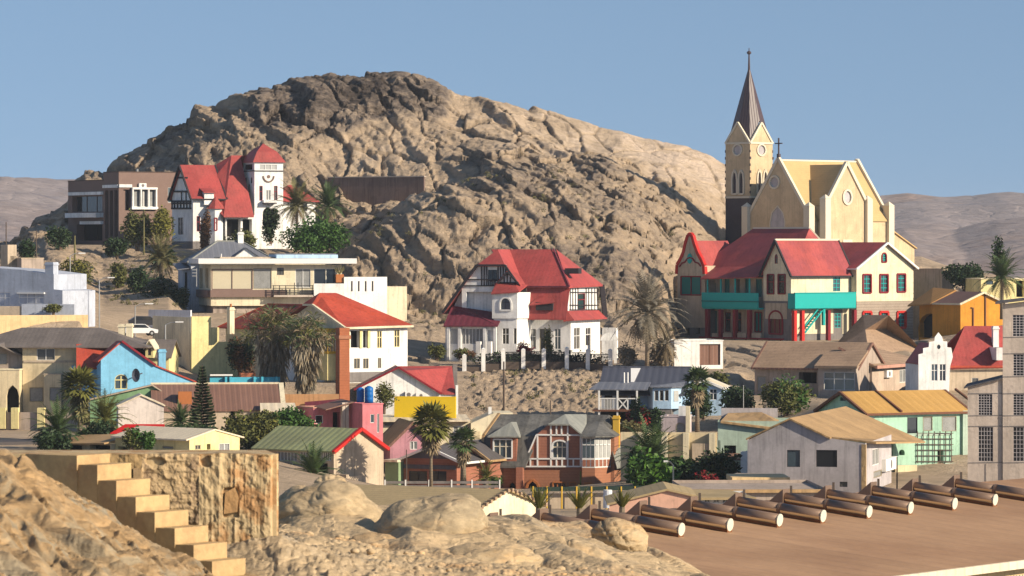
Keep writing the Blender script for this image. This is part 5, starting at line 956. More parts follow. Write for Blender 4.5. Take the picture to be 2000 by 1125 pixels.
# ---- blue gabled house
def b_blue():
    b = Bld('blue_gabled_house', 'light blue house with a steep red roof, arched window and long sloping gable', 'house', 197, 768, 442, 17)
    out = [(197, 790), (382, 790), (382, 747), (345, 733), (302, 714), (241, 668), (233, 668), (197, 703)]; yb = 2.6
    mb = MB(); b.panel(mb, 'F', 0, [b.uv('F', 0, *p) for p in out], [(224, 731, 249, 760, 'y', dict(arch=.6))]); b.panel(mb, 'L', 0, [(0, -2), (yb, -2), (yb, b.Z(718)), (0, b.Z(705))]); mb.build('wall', 'sky_blue', b.root)
    Q = lambda px, py, y, dz=.0: b.q(px, py, 0)+Vector((0, y, dz))
    r = MB()
    r.slab([Q(237, 667, -.15, .06), Q(191, 706, -.15, .06), Q(191, 706, 2.4, .06), Q(237, 667, 2.4, .06)], .16)
    for (a, c), (d, e) in (((237, 667), (302, 713)), ((302, 713), (384, 746))): r.slab([Q(a, c, -.15, .06), Q(d, e, -.15, .06), Q(d, e, yb, .06), Q(a, c, yb, .06)], .16)
    wx0, wx1 = b.X(150, 2.4), b.X(243, 2.4); r.slab([b.q(149, 719, 2.2), b.q(240, 717, 2.2), b.q(238, 670, 6.5), b.q(149, 672, 6.5)], .16); r.slab([b.q(149, 719, 11), b.q(240, 717, 11), b.q(238, 670, 6.5), b.q(149, 672, 6.5)], .16)
    MB().box(wx0+.3, wx1, 2.6, 10, -2, b.Z(716, 0, 2.6)).build('wing_wall', 'sky_blue', b.root)
    ro = r.build('roof', 'orange_red_roof', b.root); MB().bar(Q(237, 666, -.2), Q(303, 713, -.2), .11).build('barge_board', 'maroon', ro)
    c = b.q(265, 733, -.9); ds = MB()
    for k in range(12): 
        a, a2 = k*.5236, (k+1)*.5236; ds.poly([c+Vector((.12, .12, 0)), c+Vector((.4*math.cos(a), -.25*math.cos(a)-.1, .75*math.sin(a))), c+Vector((.4*math.cos(a2), -.25*math.cos(a2)-.1, .75*math.sin(a2)))])
    ds.bar(c, c+Vector((.9, .9, .2)), .05); ds.build('satellite_dish', 'blue_grey_roof', b.root)
    b.chimney(310, 682, 324, 728, 1.5, 'sky_blue', pots=0, base=.2, name='chimney')
b_blue()
# ---- big cream house at the left edge
def b_creamhouse():
    b = Bld('cream_house', 'large cream two-storey house with a grey-brown hipped roof, at the left edge', 'house', 152, 832, 448, -4)
    X_ = lambda px, y=0: b.X(px, y); x0 = X_(-70); z1 = b.Z(676)
    b.house(X_(44), 0, 0, 10, 0, z1, 'cream', base=1, wF=[(72, 681, 107, 703.5, 'w2'), (58, 757, 84, 784, 'gc'), (12+33, 800, 46.5, 801, 'slot')])
    b.house(x0, X_(44)-.02, .8, 10, 0, z1, 'taupe', base=1, name='left_wall', wF=[(-10, 690, 14, 712, 'gc')])
    b.house(x0, X_(43), -1.6, .78, 0, b.Z(722), 'cream', base=1, name='porch_wall', wF=[(12, 752, 37, 832, 'hole', dict(arch=1.2)), (-20, 757, -2, 784, 'gc')], trim='pale_cream')
    b.house(X_(90), X_(123), -1.2, -.02, 0, b.Z(731), 'cream', base=1, name='bay_wall', trim='beige', wF=[(97, 757, 118, 783, 'gc')])
    b.strip('F', 0, 46, 704, 152, 708, .1, 'beige', 'string_course')
    b.roof(x0, X_(285, 3), 0, 10, b.Z(675), b.Z(641, 0, 5), 'x', 'hip', 'dark_roof' if False else 'brown_grey_roof', oh=.8, ins=5.5)
    MB().slab([(x0, -1.4, b.Z(672)), (X_(2), -1.4, b.Z(672)), (X_(44), .3, b.Z(695)), (X_(20), 5, b.Z(662)), (x0, 5, b.Z(655))], .15).build('porch_roof', 'brown_grey_roof', b.root)
    # lower wing with dormer and twin chimneys
    b.house(.02, X_(330, 4), 4, 11, 0, b.Z(696, 0, 4), 'yellow_cream', zr=b.Z(664, 0, 7), axis='x', roof='brown_grey_roof', oh=.3, base=1, name='wing_wall')
    b.house(X_(285, 3), X_(300, 3), 2.6, 6, b.Z(700), b.Z(676, 0, 3), 'yellow_cream', zr=b.Z(664, 0, 3), axis='y', roof='pale_roof', oh=.2, base=0, name='dormer', wF=[(289, 681, 295, 694, 'd')])
    b.chimney(231, 633, 243, 664, 5.5, 'pale_cream', pots=0); b.chimney(246, 632, 258, 664, 5.5, 'pale_cream', pots=0)
M('brown_grey_roof', (.16, .135, .12), rough=.7, seam=(.5, .03), bump=.1, streak=.1)
b_creamhouse()
b = wall_thing('garden_wall', 'low cream garden wall with square gate piers, in front of the large cream house', -20, 150, 805, 826, 434, -6, 'taupe', base=1)
for px in (4, 29, 80): p = b.X(px, -.2); MB().box(p-.38, p+.38, -.35, .45, -.6, b.Z(796)).build('gate_pier', 'yellow_cream', b.root)
# ---- low green outbuildings, brown sheet roof
def b_out():
    b = Bld('brown_roofed_house', 'low house with a long brown corrugated roof and end parapets, behind the slender pine', 'house', 300, 815, 424, 6)
    x1 = b.X(546); ym = 6; b.house(0, x1, 0, 12, 0, b.Z(801), 'beige', zr=b.Z(751, 0, ym), axis='x', roof='brown_sheet', oh=.2, base=2, ridge='pale_cream', wF=[(450, 803, 460, 812, 'hole')])
    s_ = MB().ext([(x1+.2, -.2, b.Z(803)), (x1+.2, ym, b.Z(748, 0, ym)), (x1+.2, 12, b.Z(803)), (x1+.2, 12, -1), (x1+.2, -.2, -1)], (.5, 0, 0)); s_.build('parapet', 'pale_cream', b.root)
    p = b.q(361, 776, 2); MB().box(p.x-.7, p.x+.7, 1.2, 3, p.z-1, p.z+.6).build('brick_vent', 'terracotta', b.root)
    MB().box(b.X(515, -2), b.X(585, -2), -2.2, 0, -2, b.Z(800)).build('low_wall', 'pale_cream', b.root); MB().slab([(b.X(508, -2), -2.6, b.Z(802)), (b.X(580, -2), -2.6, b.Z(802)), (b.X(576, 0), .3, b.Z(788)), (b.X(508, 0), .3, b.Z(788))], .1).build('lean_roof', 'pale_roof', b.root)
    b = Bld('green_outbuilding', 'low green-walled outbuilding with a shallow gable beside the light blue house', 'outbuilding', 176, 815, 428, 5)
    mb = MB(); out = [(176, 825), (352, 825), (352, 787), (297, 753), (176, 781)]; pr = [b.q(*p, 0) for p in out]; MB().ext(pr, (0, 1.2, 0)).build('wall', 'pale_green_wall', b.root)
    r = MB(); u = Vector((0, 0, .1)); f = Vector((0, -.3, .1)); k = Vector((0, 1.5, .1)); r.slab([pr[3]+f, pr[2]+f, pr[2]+k, pr[3]+k], .12); r.slab([pr[3]+f, pr[4]+f, pr[4]+k, pr[3]+k], .12); r.build('roof', 'beige', b.root)
    b = Bld('white_garage', 'small pinkish white gabled garage in front of the green outbuilding', 'garage', 231, 815, 418, 8)
    x1 = b.X(320); b.house(0, x1, 0, 4, 0, b.Z(792), 'dusty_white', zr=b.Z(772), axis='y', roof='pale_roof', oh=.15, base=2)
M('pale_green_wall', (.20, .33, .17), streak=.15); M('dusty_white', (.66, .58, .52), streak=.1)
b_out()
# ---- low cream house in the left foreground
def b_low():
    b = Bld('low_cream_house', 'low cream house with a pale sheet roof, behind the stone ruin in the left foreground', 'house', 370, 895, 376, 48)
    x1 = b.X(468); y1 = b.Y(108); y2 = b.Y(225); ze = b.Z(857)
    b.house(0, x1, 0, y2, 0, ze, 'yellow_cream', zr=b.Z(839, x1/2, 0), axis='y', roof='pale_roof', oh=.12, ohe=.5, base=2, wF=[(381, 869, 392, 878, 'g'), (404, 867, 411, 878, 'hole'), (428, 866, 449, 882, 'wc')], wL=[(318, 872, 338, 876, 'gc'), (230, 872, 250, 880, 'hole')])
    b.house(-.5, x1*.6, y2+.02, y1, 0, b.Z(866, 0, y2), 'cream', base=2, name='carport', wL=[(107, 869, 160, 884, 'hole'), (176, 869, 215, 884, 'hole')]); MB().slab([(-1.4, y2, b.Z(864, 0, y2)), (-1.4, y1+.4, b.Z(866, 0, y1)), (x1*.6, y1+.4, b.Z(852, 0, y1)), (x1*.6, y2, b.Z(849, 0, y2))], .14).build('carport_roof', 'tan_roof', b.root)
b_low()
# ---- pale blue house and walls, far left
def b_paleblue():
    b = Bld('pale_blue_house', 'pale blue flat-roofed house in shade at the far left, with a white-framed window', 'house', 122, 604, 500, -24)
    mb = MB(); out = [(-60, 640), (122, 640), (122, 567), (105, 565), (105, 535), (85, 534), (45, 527), (-60, 520)]
    b.panel(mb, 'F', 0, [b.uv('F', 0, *p) for p in out], [(37, 573, 86, 593, 'w3'), (-12, 571, 20, 598, 'w3')]); mb.build('wall', 'blue_grey_wall', b.root)
    MB().ext([b.q(*p, .05) for p in ((-60, 521), (45, 528), (105, 536), (105, 566), (122, 568), (122, 640), (-60, 640))], (0, 8, 0)).build('rear_wall', 'blue_grey_wall', b.root)
    b.chimney(88, 512, 104, 540, .1, 'blue_grey_wall', pots=0, dy=1.2); b.strip('F', 0, 35, 571, 88, 574, .3, 'white_trim', 'lintel')
    b = Bld('terrace_wall', 'pale rendered terrace wall in front of the pale blue house', 'wall', 42, 616, 492, -8); b.root['kind'] = 'thing'
    MB().box(0, b.X(145), 0, .3, -1, b.Z(594)).build('wall_panel', 'blue_grey_wall', b.root); MB().box(b.X(-30), -.02, .1, .4, -1, b.Z(598)).build('wall_panel', 'beige', b.root)
    wall_thing('sunlit_wall', 'sunlit yellow-cream wall above the grey roof at the far left', -30, 172, 616, 648, 484, 18, 'warm_cream', base=3)
    b = Bld('brown_shed', 'small brown and tan sheds on the slope above the pale blue house', 'shed', 42, 545, 540, 25)
    b.house(0, b.X(85), 0, 4, 0, b.Z(505), 'taupe', base=2, trim='beige'); b.house(b.X(15, 2), -.02, 2, 5, 0, b.Z(478), 'beige', base=2, name='tan_wall', wF=[(20, 500, 34, 525, 'hole')])
M('blue_grey_wall', (.44, .47, .54), streak=.1); M('warm_cream', (.70, .50, .26), streak=.1)
b_paleblue()
# ---- stepped cream wall beside the lane
b = Bld('stepped_wall', 'tall cream garden wall stepping down the lane beside the red-hipped house', 'wall', 374, 716, 492, 24); b.root['kind'] = 'thing'
for a, c, t in ((374, 412, 618), (412, 428, 640), (428, 470, 668)): MB().box(b.X(a)+.01, b.X(c), 0, .35, -2.5, b.Z(t)).build('wall_panel', 'yellow_cream', b.root)
MB().box(-.1, .0, .36, 14, -2.5, b.Z(620)).build('side_panel', 'pale_cream', b.root)
# ---- brown-tiled house
def b_tile():
    b = Bld('tiled_house', 'beige house with brown tiled roofs and large dark windows, right of the white garage', 'house', 1676, 782, 474, 64)
    x1 = b.X(1745); y1 = b.Y(1474); ze = b.Z(716); xm = b.X(1701); zr = b.Z(670, xm, 0)
    b.house(0, xm*2, 0, y1, 0, ze, 'taupe', zr=zr, axis='y', roof='brown_tile', oh=.15, ohe=.5, trim='brown_sheet', base=2, wL=[(1560, 727, 1595, 749, 'log'), (1510, 738, 1550, 757, 'wg'), (1479, 735, 1496, 765, 'gc')])
    # projecting bay with its own roof
    ya, yb = b.Y(1672, -1.2), b.Y(1598, -1.2); zb = b.Z(715, -1.2, ya)
    b.house(-1.2, -.02, ya, yb, 0, zb, 'taupe', base=2, name='bay_wall', wL=[(1609, 727, 1669, 762, 'w3')]); MB().slab([(-1.7, ya-.3, zb), (-1.7, yb+.3, zb), (1.9, yb+.3, b.Z(687, 1.9, yb)), (1.9, ya-.3, b.Z(684, 1.9, ya))], .3).build('bay_roof', 'brown_tile', b.root)
    xb0, xb1 = b.X(1703, -.3), b.X(1811, -.3); zc = b.Z(716, xb0, -.3)
    b.house(xb0, xb1, -.3, 8, 0, zc, 'dusty_beige', base=2, name='wing_wall', wF=[(1757, 722, 1769, 747, 'wc'), (1790, 722, 1801, 747, 'wc')]); MB().slab([(xb0-.2, -.9, zc), (xb1+.3, -.9, zc), (xb1-4.5, 5.5, b.Z(683, 0, 4)), (xb0-.2, 5.5, b.Z(676, 0, 4))], .25).build('wing_roof', 'brown_tile', b.root)
    MB().box(xb0-.3, xb1+.3, -1.1, -.85, zc-.25, zc+.12).build('gutter', 'dusty_pink', b.root); b.aircon('F', -.3, 1726, 723, 1737, 737)
    MB().bar((xb0+.2, -.5, zc), (xb0-1.2, 3.4, b.Z(680, 0, 3)), .14).build('barge_board', 'brown_sheet', b.root)
M('dusty_beige', (.52, .40, .31), streak=.12)
b_tile()
def b_hip2():
    b = Bld('brown_hipped_house', 'house with a broad brown tiled hip roof just below the teal and cream house', 'house', 1697, 712, 508, 42)
    b.house(0, b.X(1793), 0, b.Y(1628), 0, b.Z(688), 'cream', zr=b.Z(616, 4, 5), kind='hip', axis='y', roof='brown_tile', oh=.6, base=2, ins=5.2)
b_hip2()
# ---- white house with the scalloped gable
def b_step():
    b = Bld('scalloped_gable_house', 'white house with a stepped scalloped gable and dark red roof, left of the concrete building', 'house', 1794, 775, 462, 8)
    out = [(1794, 775), (1853, 775), (1856, 715), (1861, 697), (1858, 679), (1850, 678), (1850, 667), (1842, 666), (1840, 658), (1833, 649), (1826, 658), (1825, 666), (1815, 668), (1814, 678), (1803, 680), (1803, 690), (1794, 692)]
    mb = MB(); b.panel(mb, 'F', 0, [b.uv('F', 0, *p) for p in out], [(1819, 711, 1831, 744, 'w'), (1835, 711, 1847, 744, 'w'), (1830, 673, 1837, 682, 'd', dict(round_=True))]); mb.build('scalloped_gable', 'white', b.root)
    MB().ext([b.q(*p, .3) for p in out], (0, .12, 0)).build('gable_back', 'white', b.root); x0, x1 = b.X(1795, .45), b.X(1852, .45)
    b.house(x0, x1, .45, 7, 0, b.Z(712), 'white', zr=b.Z(672), axis='y', roof='red_roof', oh=0, base=2)
    xa, xb = b.X(1846, 3), b.X(2010, 3); b.house(x1+.05, xb, 3, 11, 0, b.Z(722, 0, 3), 'beige', base=2, name='side_wall', wF=[(1898, 738, 1911, 748, 'w1')])
    y_ = 3; r = MB(); r.slab([(xa, y_-.5, b.Z(718, 0, 3)), (xb, y_-.5, b.Z(716, 0, 3)), (xb, 7, b.Z(637, 0, 7)), (b.X(1884, 7), 7, b.Z(637, 0, 7))], .2); r.slab([(xb, 11.5, b.Z(712, 0, 9)), (xa, 11.5, b.Z(712, 0, 9)), (b.X(1884, 7), 7, b.Z(637, 0, 7)), (xb, 7, b.Z(637, 0, 7))], .2); r.build('main_roof', 'red_roof', b.root)
    b.chimney(1940, 637, 1951, 680, 4.6, 'white', pots=0); b.strip('F', 2.45, 1850, 714, 2000, 718, .1, 'orange_red_roof', 'gutter')
    b.house(b.X(1944, 2), b.X(1956, 2), 1.5, 5, b.Z(705), b.Z(680), 'white', base=0, name='dormer')
b_step()
# ---- mint green house with the yellow roof
def b_mint():
    b = Bld('mint_house', 'mint green two-storey house with an ochre roof and trellis, left of the concrete building', 'house', 1694, 925, 404, 27)
    x1 = b.X(1888); y1 = b.Y(1600); ym = y1/2; ze = b.Z(806); zr = b.Z(766, 0, ym)
    b.house(0, x1, 0, y1, 0, ze, 'mint', zr=zr, axis='x', roof='yellow_roof', oh=.35, ohe=.35, base=2, trim='wood_brown', wF=[(1697.5, 815, 1708, 841, 'wc'), (1772, 815, 1792, 848, 'd'), (1803, 814, 1821, 841, 'gc'), (1840, 813, 1868, 842, 'gc')], wL=[(1618, 815, 1672, 826, 'hole'), (1641, 776, 1652, 783, 'slot')])
    b.strip('F', 0, 1735, 806, 1885, 925, .02, 'green_wall', 'painted_wall') if False else None
    for px in (1710, 1866): a, c = b.q(px, 764, ym), b.q(px+30, 806, -.4); MB().bar((a.x, ym, zr+.1), (a.x, -.3, ze+.05), .1).build('roof_joint', 'wood_brown', b.root)
    x2, x3 = b.X(1745, -2.6), b.X(1858, -2.6); b.house(x2, x3, -2.6, -.02, 0, b.Z(852, x2, -2.6), 'mint', base=2, name='annexe_wall', trim='pale_mint', wF=[(1756, 878, 1767, 889, 'hole', dict(arch=.3)), (1831, 878, 1842, 906, 'hole')])
    tr = MB()
    for k in range(7): px = 1792+k*11; tr.bar(b.q(px, 842, -2.75), b.q(px, 905, -2.75), .035)
    for k in range(6): py = 846+k*11; tr.bar(b.q(1790, py, -2.75), b.q(1862, py, -2.75), .035)
    tr.build('trellis', 'pole_brown', b.root)
    MB().box(b.X(1844, -3), b.X(1890, -3), -3.2, -2.9, -2, b.Z(905)).build('yard_wall', 'pale_mint', b.root); MB().box(b.X(1746, -4.5), b.X(1788, -4.5), -4.8, -4.5, -2, b.Z(905)).build('yard_wall', 'cream', b.root)
    MB().box(b.X(1881, -.3), b.X(1890, -.3), -.3, -.02, -1, b.Z(806)).build('corner_pier', 'pale_mint', b.root)
b_mint()
# ---- grey-white gabled house
def b_greyw():
    b = Bld('grey_white_house', 'plain grey-white house with a low gable, tan roof and two dark windows, right foreground', 'house', 1690, 960, 374, -15)
    X_ = lambda px, y=0: b.X(px, y); xm = X_(1543); out = [(1460, 975), (1690, 975), (1690, 866), (1622, 856), (1543, 820), (1460, 860)]
    mb = MB(); b.panel(mb, 'F', 0, [b.uv('F', 0, *p) for p in out], [(1537, 879, 1562.5, 912, 'd'), (1594, 879, 1635, 912, 'd'), (1640, 941, 1655, 951, 'd')]); yR = b.Y(1741)
    b.panel(mb, 'R', 0, [(0, -2), (yR, -2), (yR, b.Z(862)), (0, b.Z(866))], [(1704, 876, 1717, 908, 'wc'), (1706, 920, 1722, 931, 'gc')]); mb.poly([(X_(1460), 0, -2), (X_(1460), yR, -2), (X_(1460), yR, b.Z(860)), (X_(1460), 0, b.Z(860))]); mb.build('wall', 'grey_plaster', b.root)
    yk = b.Y(1652, xm); r = MB(); E = .5
    r.slab([(xm, -.25, b.Z(820)+.1), (X_(1622), -.25, b.Z(857)+.1), (X_(1622)+.0, .6, b.Z(857)+.1), (.9, .6, b.Z(864)), (.9, yk, b.Z(862, 0, yk)), (xm, yk, b.Z(820)+.1)], .16); r.slab([(xm, -.25, b.Z(820)+.1), (X_(1458), -.25, b.Z(861)+.1), (X_(1458), yk, b.Z(861)+.1), (xm, yk, b.Z(820)+.1)], .16); r.build('roof', 'tan_roof', b.root)
    MB().box(-.35, .06, -.06, .3, -2, b.Z(868)).build('stone_quoin', 'sandstone', b.root)
    b.aircon('R', 0, 1722, 894, 1744, 918); MB().box(X_(1430, -4), X_(1500, -4), -5, -2, -2, b.Z(925)).build('low_roof', 'taupe', b.root)
b_greyw()
# ---- concrete frame building at the right edge
def b_conc():
    b = Bld('concrete_building', 'tall plain concrete industrial building with gridded steel windows, cropped by the right edge', 'building', 1890, 990, 335, -8)
    x1, x2 = b.X(1958.5), b.X(2140); yk = 9; yt = 23
    mb = MB(); b.panel(mb, 'F', 0, [(0, -4), (x1, -4), (x1, b.Z(739)), (0, b.Z(757))], [(1911, 770, 1938, 811, 'dg'), (1911, 834, 1939.5, 901, 'dg')]); mb.poly([(0, 0, -4), (0, yk, -4), (0, yk, b.Z(757)), (0, 0, b.Z(757))]); mb.build('low_bay', 'concrete', b.root)
    MB().slab([(-.3, -.3, b.Z(756)), (x1, -.3, b.Z(737)), (x1, yk, b.Z(737)), (-.3, yk, b.Z(756))], .12).build('low_roof', 'dark_roof', b.root)
    mb = MB(); y0 = -.15; b.panel(mb, 'F', y0, [(x1, -4), (x2, -4), (x2, b.Z(570)), (x1, b.Z(594))], [(1978, 615, 2012, 657, 'dg'), (1979, 692, 2012, 734, 'dg'), (1979, 770, 2012, 811, 'dg'), (1979, 834, 2012, 901, 'dg'), (2040, 615, 2075, 657, 'dg'), (2040, 692, 2075, 734, 'dg'), (2040, 770, 2075, 811, 'dg'), (2040, 834, 2075, 901, 'dg')]); mb.poly([(x1, y0, -4), (x1, yt, -4), (x1, yt, b.Z(594)), (x1, y0, b.Z(594))]).poly([(x2, y0, -4), (x2, yt, -4), (x2, yt, b.Z(570)), (x2, y0, b.Z(570))]); mb.build('tall_bay', 'concrete', b.root)
    MB().slab([(x1-.6, y0-.5, b.Z(590)), (x2, y0-.5, b.Z(566)), (x2, yk, b.Z(566)), (x1-.6, yk, b.Z(590))], .16).build('tall_roof', 'dark_roof', b.root)
    b.lines('F', y0, [(1959, py, 2120, py-3) for py in (659, 691, 736, 769, 812, 833, 904)], 'grey_stone', 'joint', w=.03, out=0); b.lines('F', 0, [(1891, py, 1958, py-1) for py in (769, 812, 833, 904)]+[(1957.5, 745, 1957.5, 970), (1925, 906, 1925, 970)], 'grey_stone', 'joint', w=.03, out=0)
b_conc()
# ---- pale blue house with grey roof and deck
def b_deck():
    b = Bld('deck_house', 'pale blue house with dark grey roof and white-railed deck, right of the bank', 'house', 1336, 832, 456, -8)
    X_ = lambda px, y=0: b.X(px, y); ze = b.Z(757)
    x0 = X_(1172); b.house(x0, 0, 1.6, 9, 0, ze, 'pale_blue', zr=b.Z(719, 0, 5.3), axis='x', roof='blue_grey_roof', oh=.3, ohe=1.6, base=2, ridge='blue_grey_roof', wF=[(1180, 766, 1196, 797, 'hole'), (1205, 766, 1225, 797, 'gc'), (1232, 766, 1250, 797, 'hole')])
    MB().slab([(x0-1, -2.0, ze-.15), (X_(1268), -2.0, ze-.15), (X_(1268), 1.55, ze+.55), (x0-.3, 1.55, ze+.55)], .12).build('veranda_roof', 'grey_roof', b.root)
    # bay
    bx0 = X_(1275, -1); mb = MB(); pr = [(bx0-.9, 1.6), (bx0, -1), (X_(1311, -1), -1), (X_(1329, 0), .3), (X_(1329, 0), 2)]; zz0, zz1 = b.Z(798), ze+.1
    b.panel(mb, 'F', -1, [(bx0, zz0), (pr[2][0], zz0), (pr[2][0], zz1), (bx0, zz1)], [(1278, 762, 1286, 783, 'w1'), (1288, 762, 1296, 783, 'w1'), (1298, 762, 1306, 783, 'w1')])
    for i in (0, 2, 3): a, c = pr[i], pr[i+1]; mb.poly([(*a, zz0), (*c, zz0), (*c, zz1), (*a, zz1)])
    mb.poly([(*p, zz0) for p in pr]).poly([(*p, zz1) for p in pr]); mb.build('bay_wall', 'pale_blue', b.root)
    a, c = Vector((*pr[2], 0)), Vector((*pr[3], 0)); d = c-a; nn = Vector((d.y, -d.x, 0)).normalized()*.03; MB().ext([a+d*.25+nn+Vector((0, 0, b.Z(784))), a+d*.75+nn+Vector((0, 0, b.Z(784))), a+d*.75+nn+Vector((0, 0, b.Z(763))), a+d*.25+nn+Vector((0, 0, b.Z(763)))], nn*.3).build('bay_window', 'glass_lit', b.root)
    MB().slab([(bx0-1.1, 1.5, zz1+.02), (bx0-.2, -1.3, zz1+.02), (pr[2][0]+.1, -1.3, zz1+.02), (pr[3][0]+.3, .2, zz1+.02), (pr[3][0]+.3, 2, zz1+.5)], .1).build('bay_roof', 'grey_roof', b.root)
    MB().box(bx0+.1, pr[2][0], -.9, 1.5, -2, zz0-.02).build('bay_base', 'grey_stone', b.root)
    # dormer / light chimney
    c0 = b.q(1240, 722, 3); MB().ext([b.q(1232, 751, 1.8), b.q(1236, 751, 1.8), b.q(1251, 719, 5), b.q(1232, 719, 5)], (0, .5, 0)).build('skylight', 'white_trim', b.root)
    for px in (1219, 1226): p = b.q(px, 750, 1.2); MB().tube([(p.x, 1.2, p.z-.4), (p.x, 1.2, p.z+1.3)], .09).build('flue', 'white_trim', b.root)
    # deck
    zd = b.Z(801, 0, -2.0); MB().box(x0-.6, bx0-.95, -2.2, 1.55, zd-.2, zd).build('deck', 'wood_brown', b.root)
    for px in (1170, 1206, 1244): p = X_(px, -2.0); MB().box(p-.09, p+.09, -2.1, -1.92, -2.5, ze-.3).build('post', 'white_trim', b.root)
    rl = MB(); z2 = b.Z(779, 0, -2)
    for u, v in ((1170, 1206), (1206, 1244)): rl.bar((X_(u, -2), -2, z2), (X_(v, -2), -2, z2), .06)
    for k in range(12): p = X_(1172+k*2.9, -2); rl.bar((p, -2, zd), (p, -2, z2), .035)
    rl.bar((X_(1207, -2), -2, zd), (X_(1226, -2), -2, z2), .06).bar((X_(1226, -2), -2, zd), (X_(1207, -2), -2, z2), .06).bar((X_(1226, -2), -2, zd), (X_(1226, -2), -2, z2), .06); rl.build('railing', 'white_trim', b.root)
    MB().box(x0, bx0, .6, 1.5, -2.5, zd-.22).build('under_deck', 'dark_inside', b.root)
    # right wing
    w0, w1 = .02, X_(1412, 2); b.house(w0, w1, 2, 8, 0, b.Z(757, 0, 2), 'pale_blue', zr=b.Z(742, 0, 2), axis='y', roof='pale_roof', oh=.2, trim='white_trim', base=2, name='wing_wall', wF=[(1386, 760, 1400, 781, 'w')])
b_deck()
def b_garage():
    b = Bld('white_flat_garage', 'bright white flat-roofed garage with brown double doors, beside the dry palms', 'garage', 1317, 722, 502, 14)
    b.house(0, b.X(1412), 0, 6, 0, b.Z(666), 'white', base=2, wF=[(1366.5, 672, 1407, 713, 'gar')], trim='white')
b_garage()
# ---- orange house, grey box house behind
M('ochre_roof', (.42, .22, .075), seam=(.7, .1))
def b_orange():
    b = Bld('orange_house', 'bright orange house with a brown shallow gable roof and arched dark opening, far right', 'house', 1876, 672, 556, 27)
    x1 = b.X(1962); y1 = b.Y(1786); ze = b.Z(592); xm = x1*.42
    b.house(0, x1, 0, 7, 0, ze, 'orange', zr=b.Z(571), axis='y', roof='brown_sheet', oh=.3, trim='pale_cream', base=2); b.house(.8, x1-1, 7.02, y1, 0, b.Z(590, 0, 7), 'orange', base=2, name='rear_wall', wL=[(1794, 612, 1840, 660, 'hole', dict(arch=2.0))])
    MB().slab([(-.6, 6.5, ze-.1), (-.6, y1+.8, b.Z(596, 0, y1)), (x1*.5, y1+.8, b.Z(562, 0, y1)), (x1*.5, 6.5, b.Z(566, 0, 6))], .2).build('rear_roof', 'ochre_roof', b.root)
    b.lines('F', 0, [(1924, 574, 1924, 640), (1900, 602, 1900, 640), (1896, 601, 1901, 602)], 'wood_brown', 'drainpipe', w=.08, out=.08); b.strip('L', .8, 1843, 632, 1873, 650, .3, 'brick_red', 'low_wall')
    b = Bld('beige_box_house', 'plain beige flat-roofed block behind the cream gable at the right', 'house', 1840, 640, 590, 35)
    b.house(0, b.X(1866), 0, b.Y(1780), 0, b.Z(526), 'beige', base=4, trim='beige')
    b = Bld('small_yellow_house', 'small pale yellow house half hidden behind the dark palm at the right edge', 'house', 1916, 600, 580, 15)
    b.house(0, b.X(2030), 0, 6, 0, b.Z(545), 'yellow_cream', base=4, wF=[(1926, 548, 1940, 556, 'd'), (1985, 548, 2000, 580, 'hole')], trim='pale_cream')
b_orange()
# ---- pale mint house, mauve wall and buttressed wall right of the brick house
def b_mint2():
    b = Bld('pale_mint_house', 'pale mint green house with a tan roof and a grey parapet, behind the grey-white house', 'house', 1402, 915, 402, -6)
    x1 = b.X(1540); b.house(0, x1, 0, 8, 0, b.Z(822), 'pale_mint', base=2, wF=[(1414, 870, 1437.5, 887, 'hole'), (1400.8, 860, 1407, 886, 'hole')]); MB().slab([(.3, -.4, b.Z(822)), (x1, -.4, b.Z(838)), (x1, 8, b.Z(838)), (b.X(1484, 4), 8, b.Z(811)), (.6, 8, b.Z(813))], .2).build('roof', 'tan_roof', b.root)
    MB().box(-.1, b.X(1512), 8.05, 8.4, 0, b.Z(797, 0, 8)).build('parapet', 'grey_plaster', b.root); MB().box(b.X(1447, -3), b.X(1461, -3), -3.4, -3, -2, b.Z(881, 0, -3)).build('gate_pier', 'white', b.root); MB().slab([(b.X(1398, -3), -3.4, b.Z(893)), (b.X(1450, -3), -3.4, b.Z(893)), (b.X(1445, 0), -.02, b.Z(885)), (b.X(1400, 0), -.02, b.Z(885))], .12).build('porch_roof', 'brown_sheet', b.root)
    b = Bld('buttressed_wall', 'cream retaining wall with square buttresses, behind the date palm right of the brick house', 'wall', 1212, 900, 424, -5); b.root['kind'] = 'thing'
    x1 = b.X(1400); MB().box(0, x1, 0, .4, -2, b.Z(844)).build('wall_panel', 'cream', b.root)
    for px in (1252, 1298, 1340, 1391): p = b.X(px, -.5); MB().box(p-.3, p+.3, -.9, -.02, -2, b.Z(845)).build('buttress', 'pale_cream', b.root)
    g = b.X(1352, -.6); MB().box(g, b.X(1373, -.6), -.7, -.6, -2, b.Z(865)).build('gate', 'beige', b.root); MB().box(b.X(1374, -.6), b.X(1396, -.6), -.7, -.6, -2, b.Z(865)).build('gate', 'beige', b.root)
    b = Bld('mauve_outbuilding', 'small mauve-grey outbuilding with a white chimney, above the buttressed wall', 'outbuilding', 1291, 850, 436, -10)
    b.house(0, b.X(1341), 0, 4, 0, b.Z(814), 'mauve_plaster', base=3, trim='mauve_plaster', wF=[(1320, 826, 1337, 846, 'gc', dict(arch=.4))]); c = b.q(1333, 793, 1); MB().box(c.x-.4, c.x+.4, .8, 1.5, c.z-2.5, c.z).build('chimney', 'white', b.root)
    b.strip('F', -.02, 1340, 793, 1348, 850, .3, 'pale_cream', 'end_pier')
b_mint2()
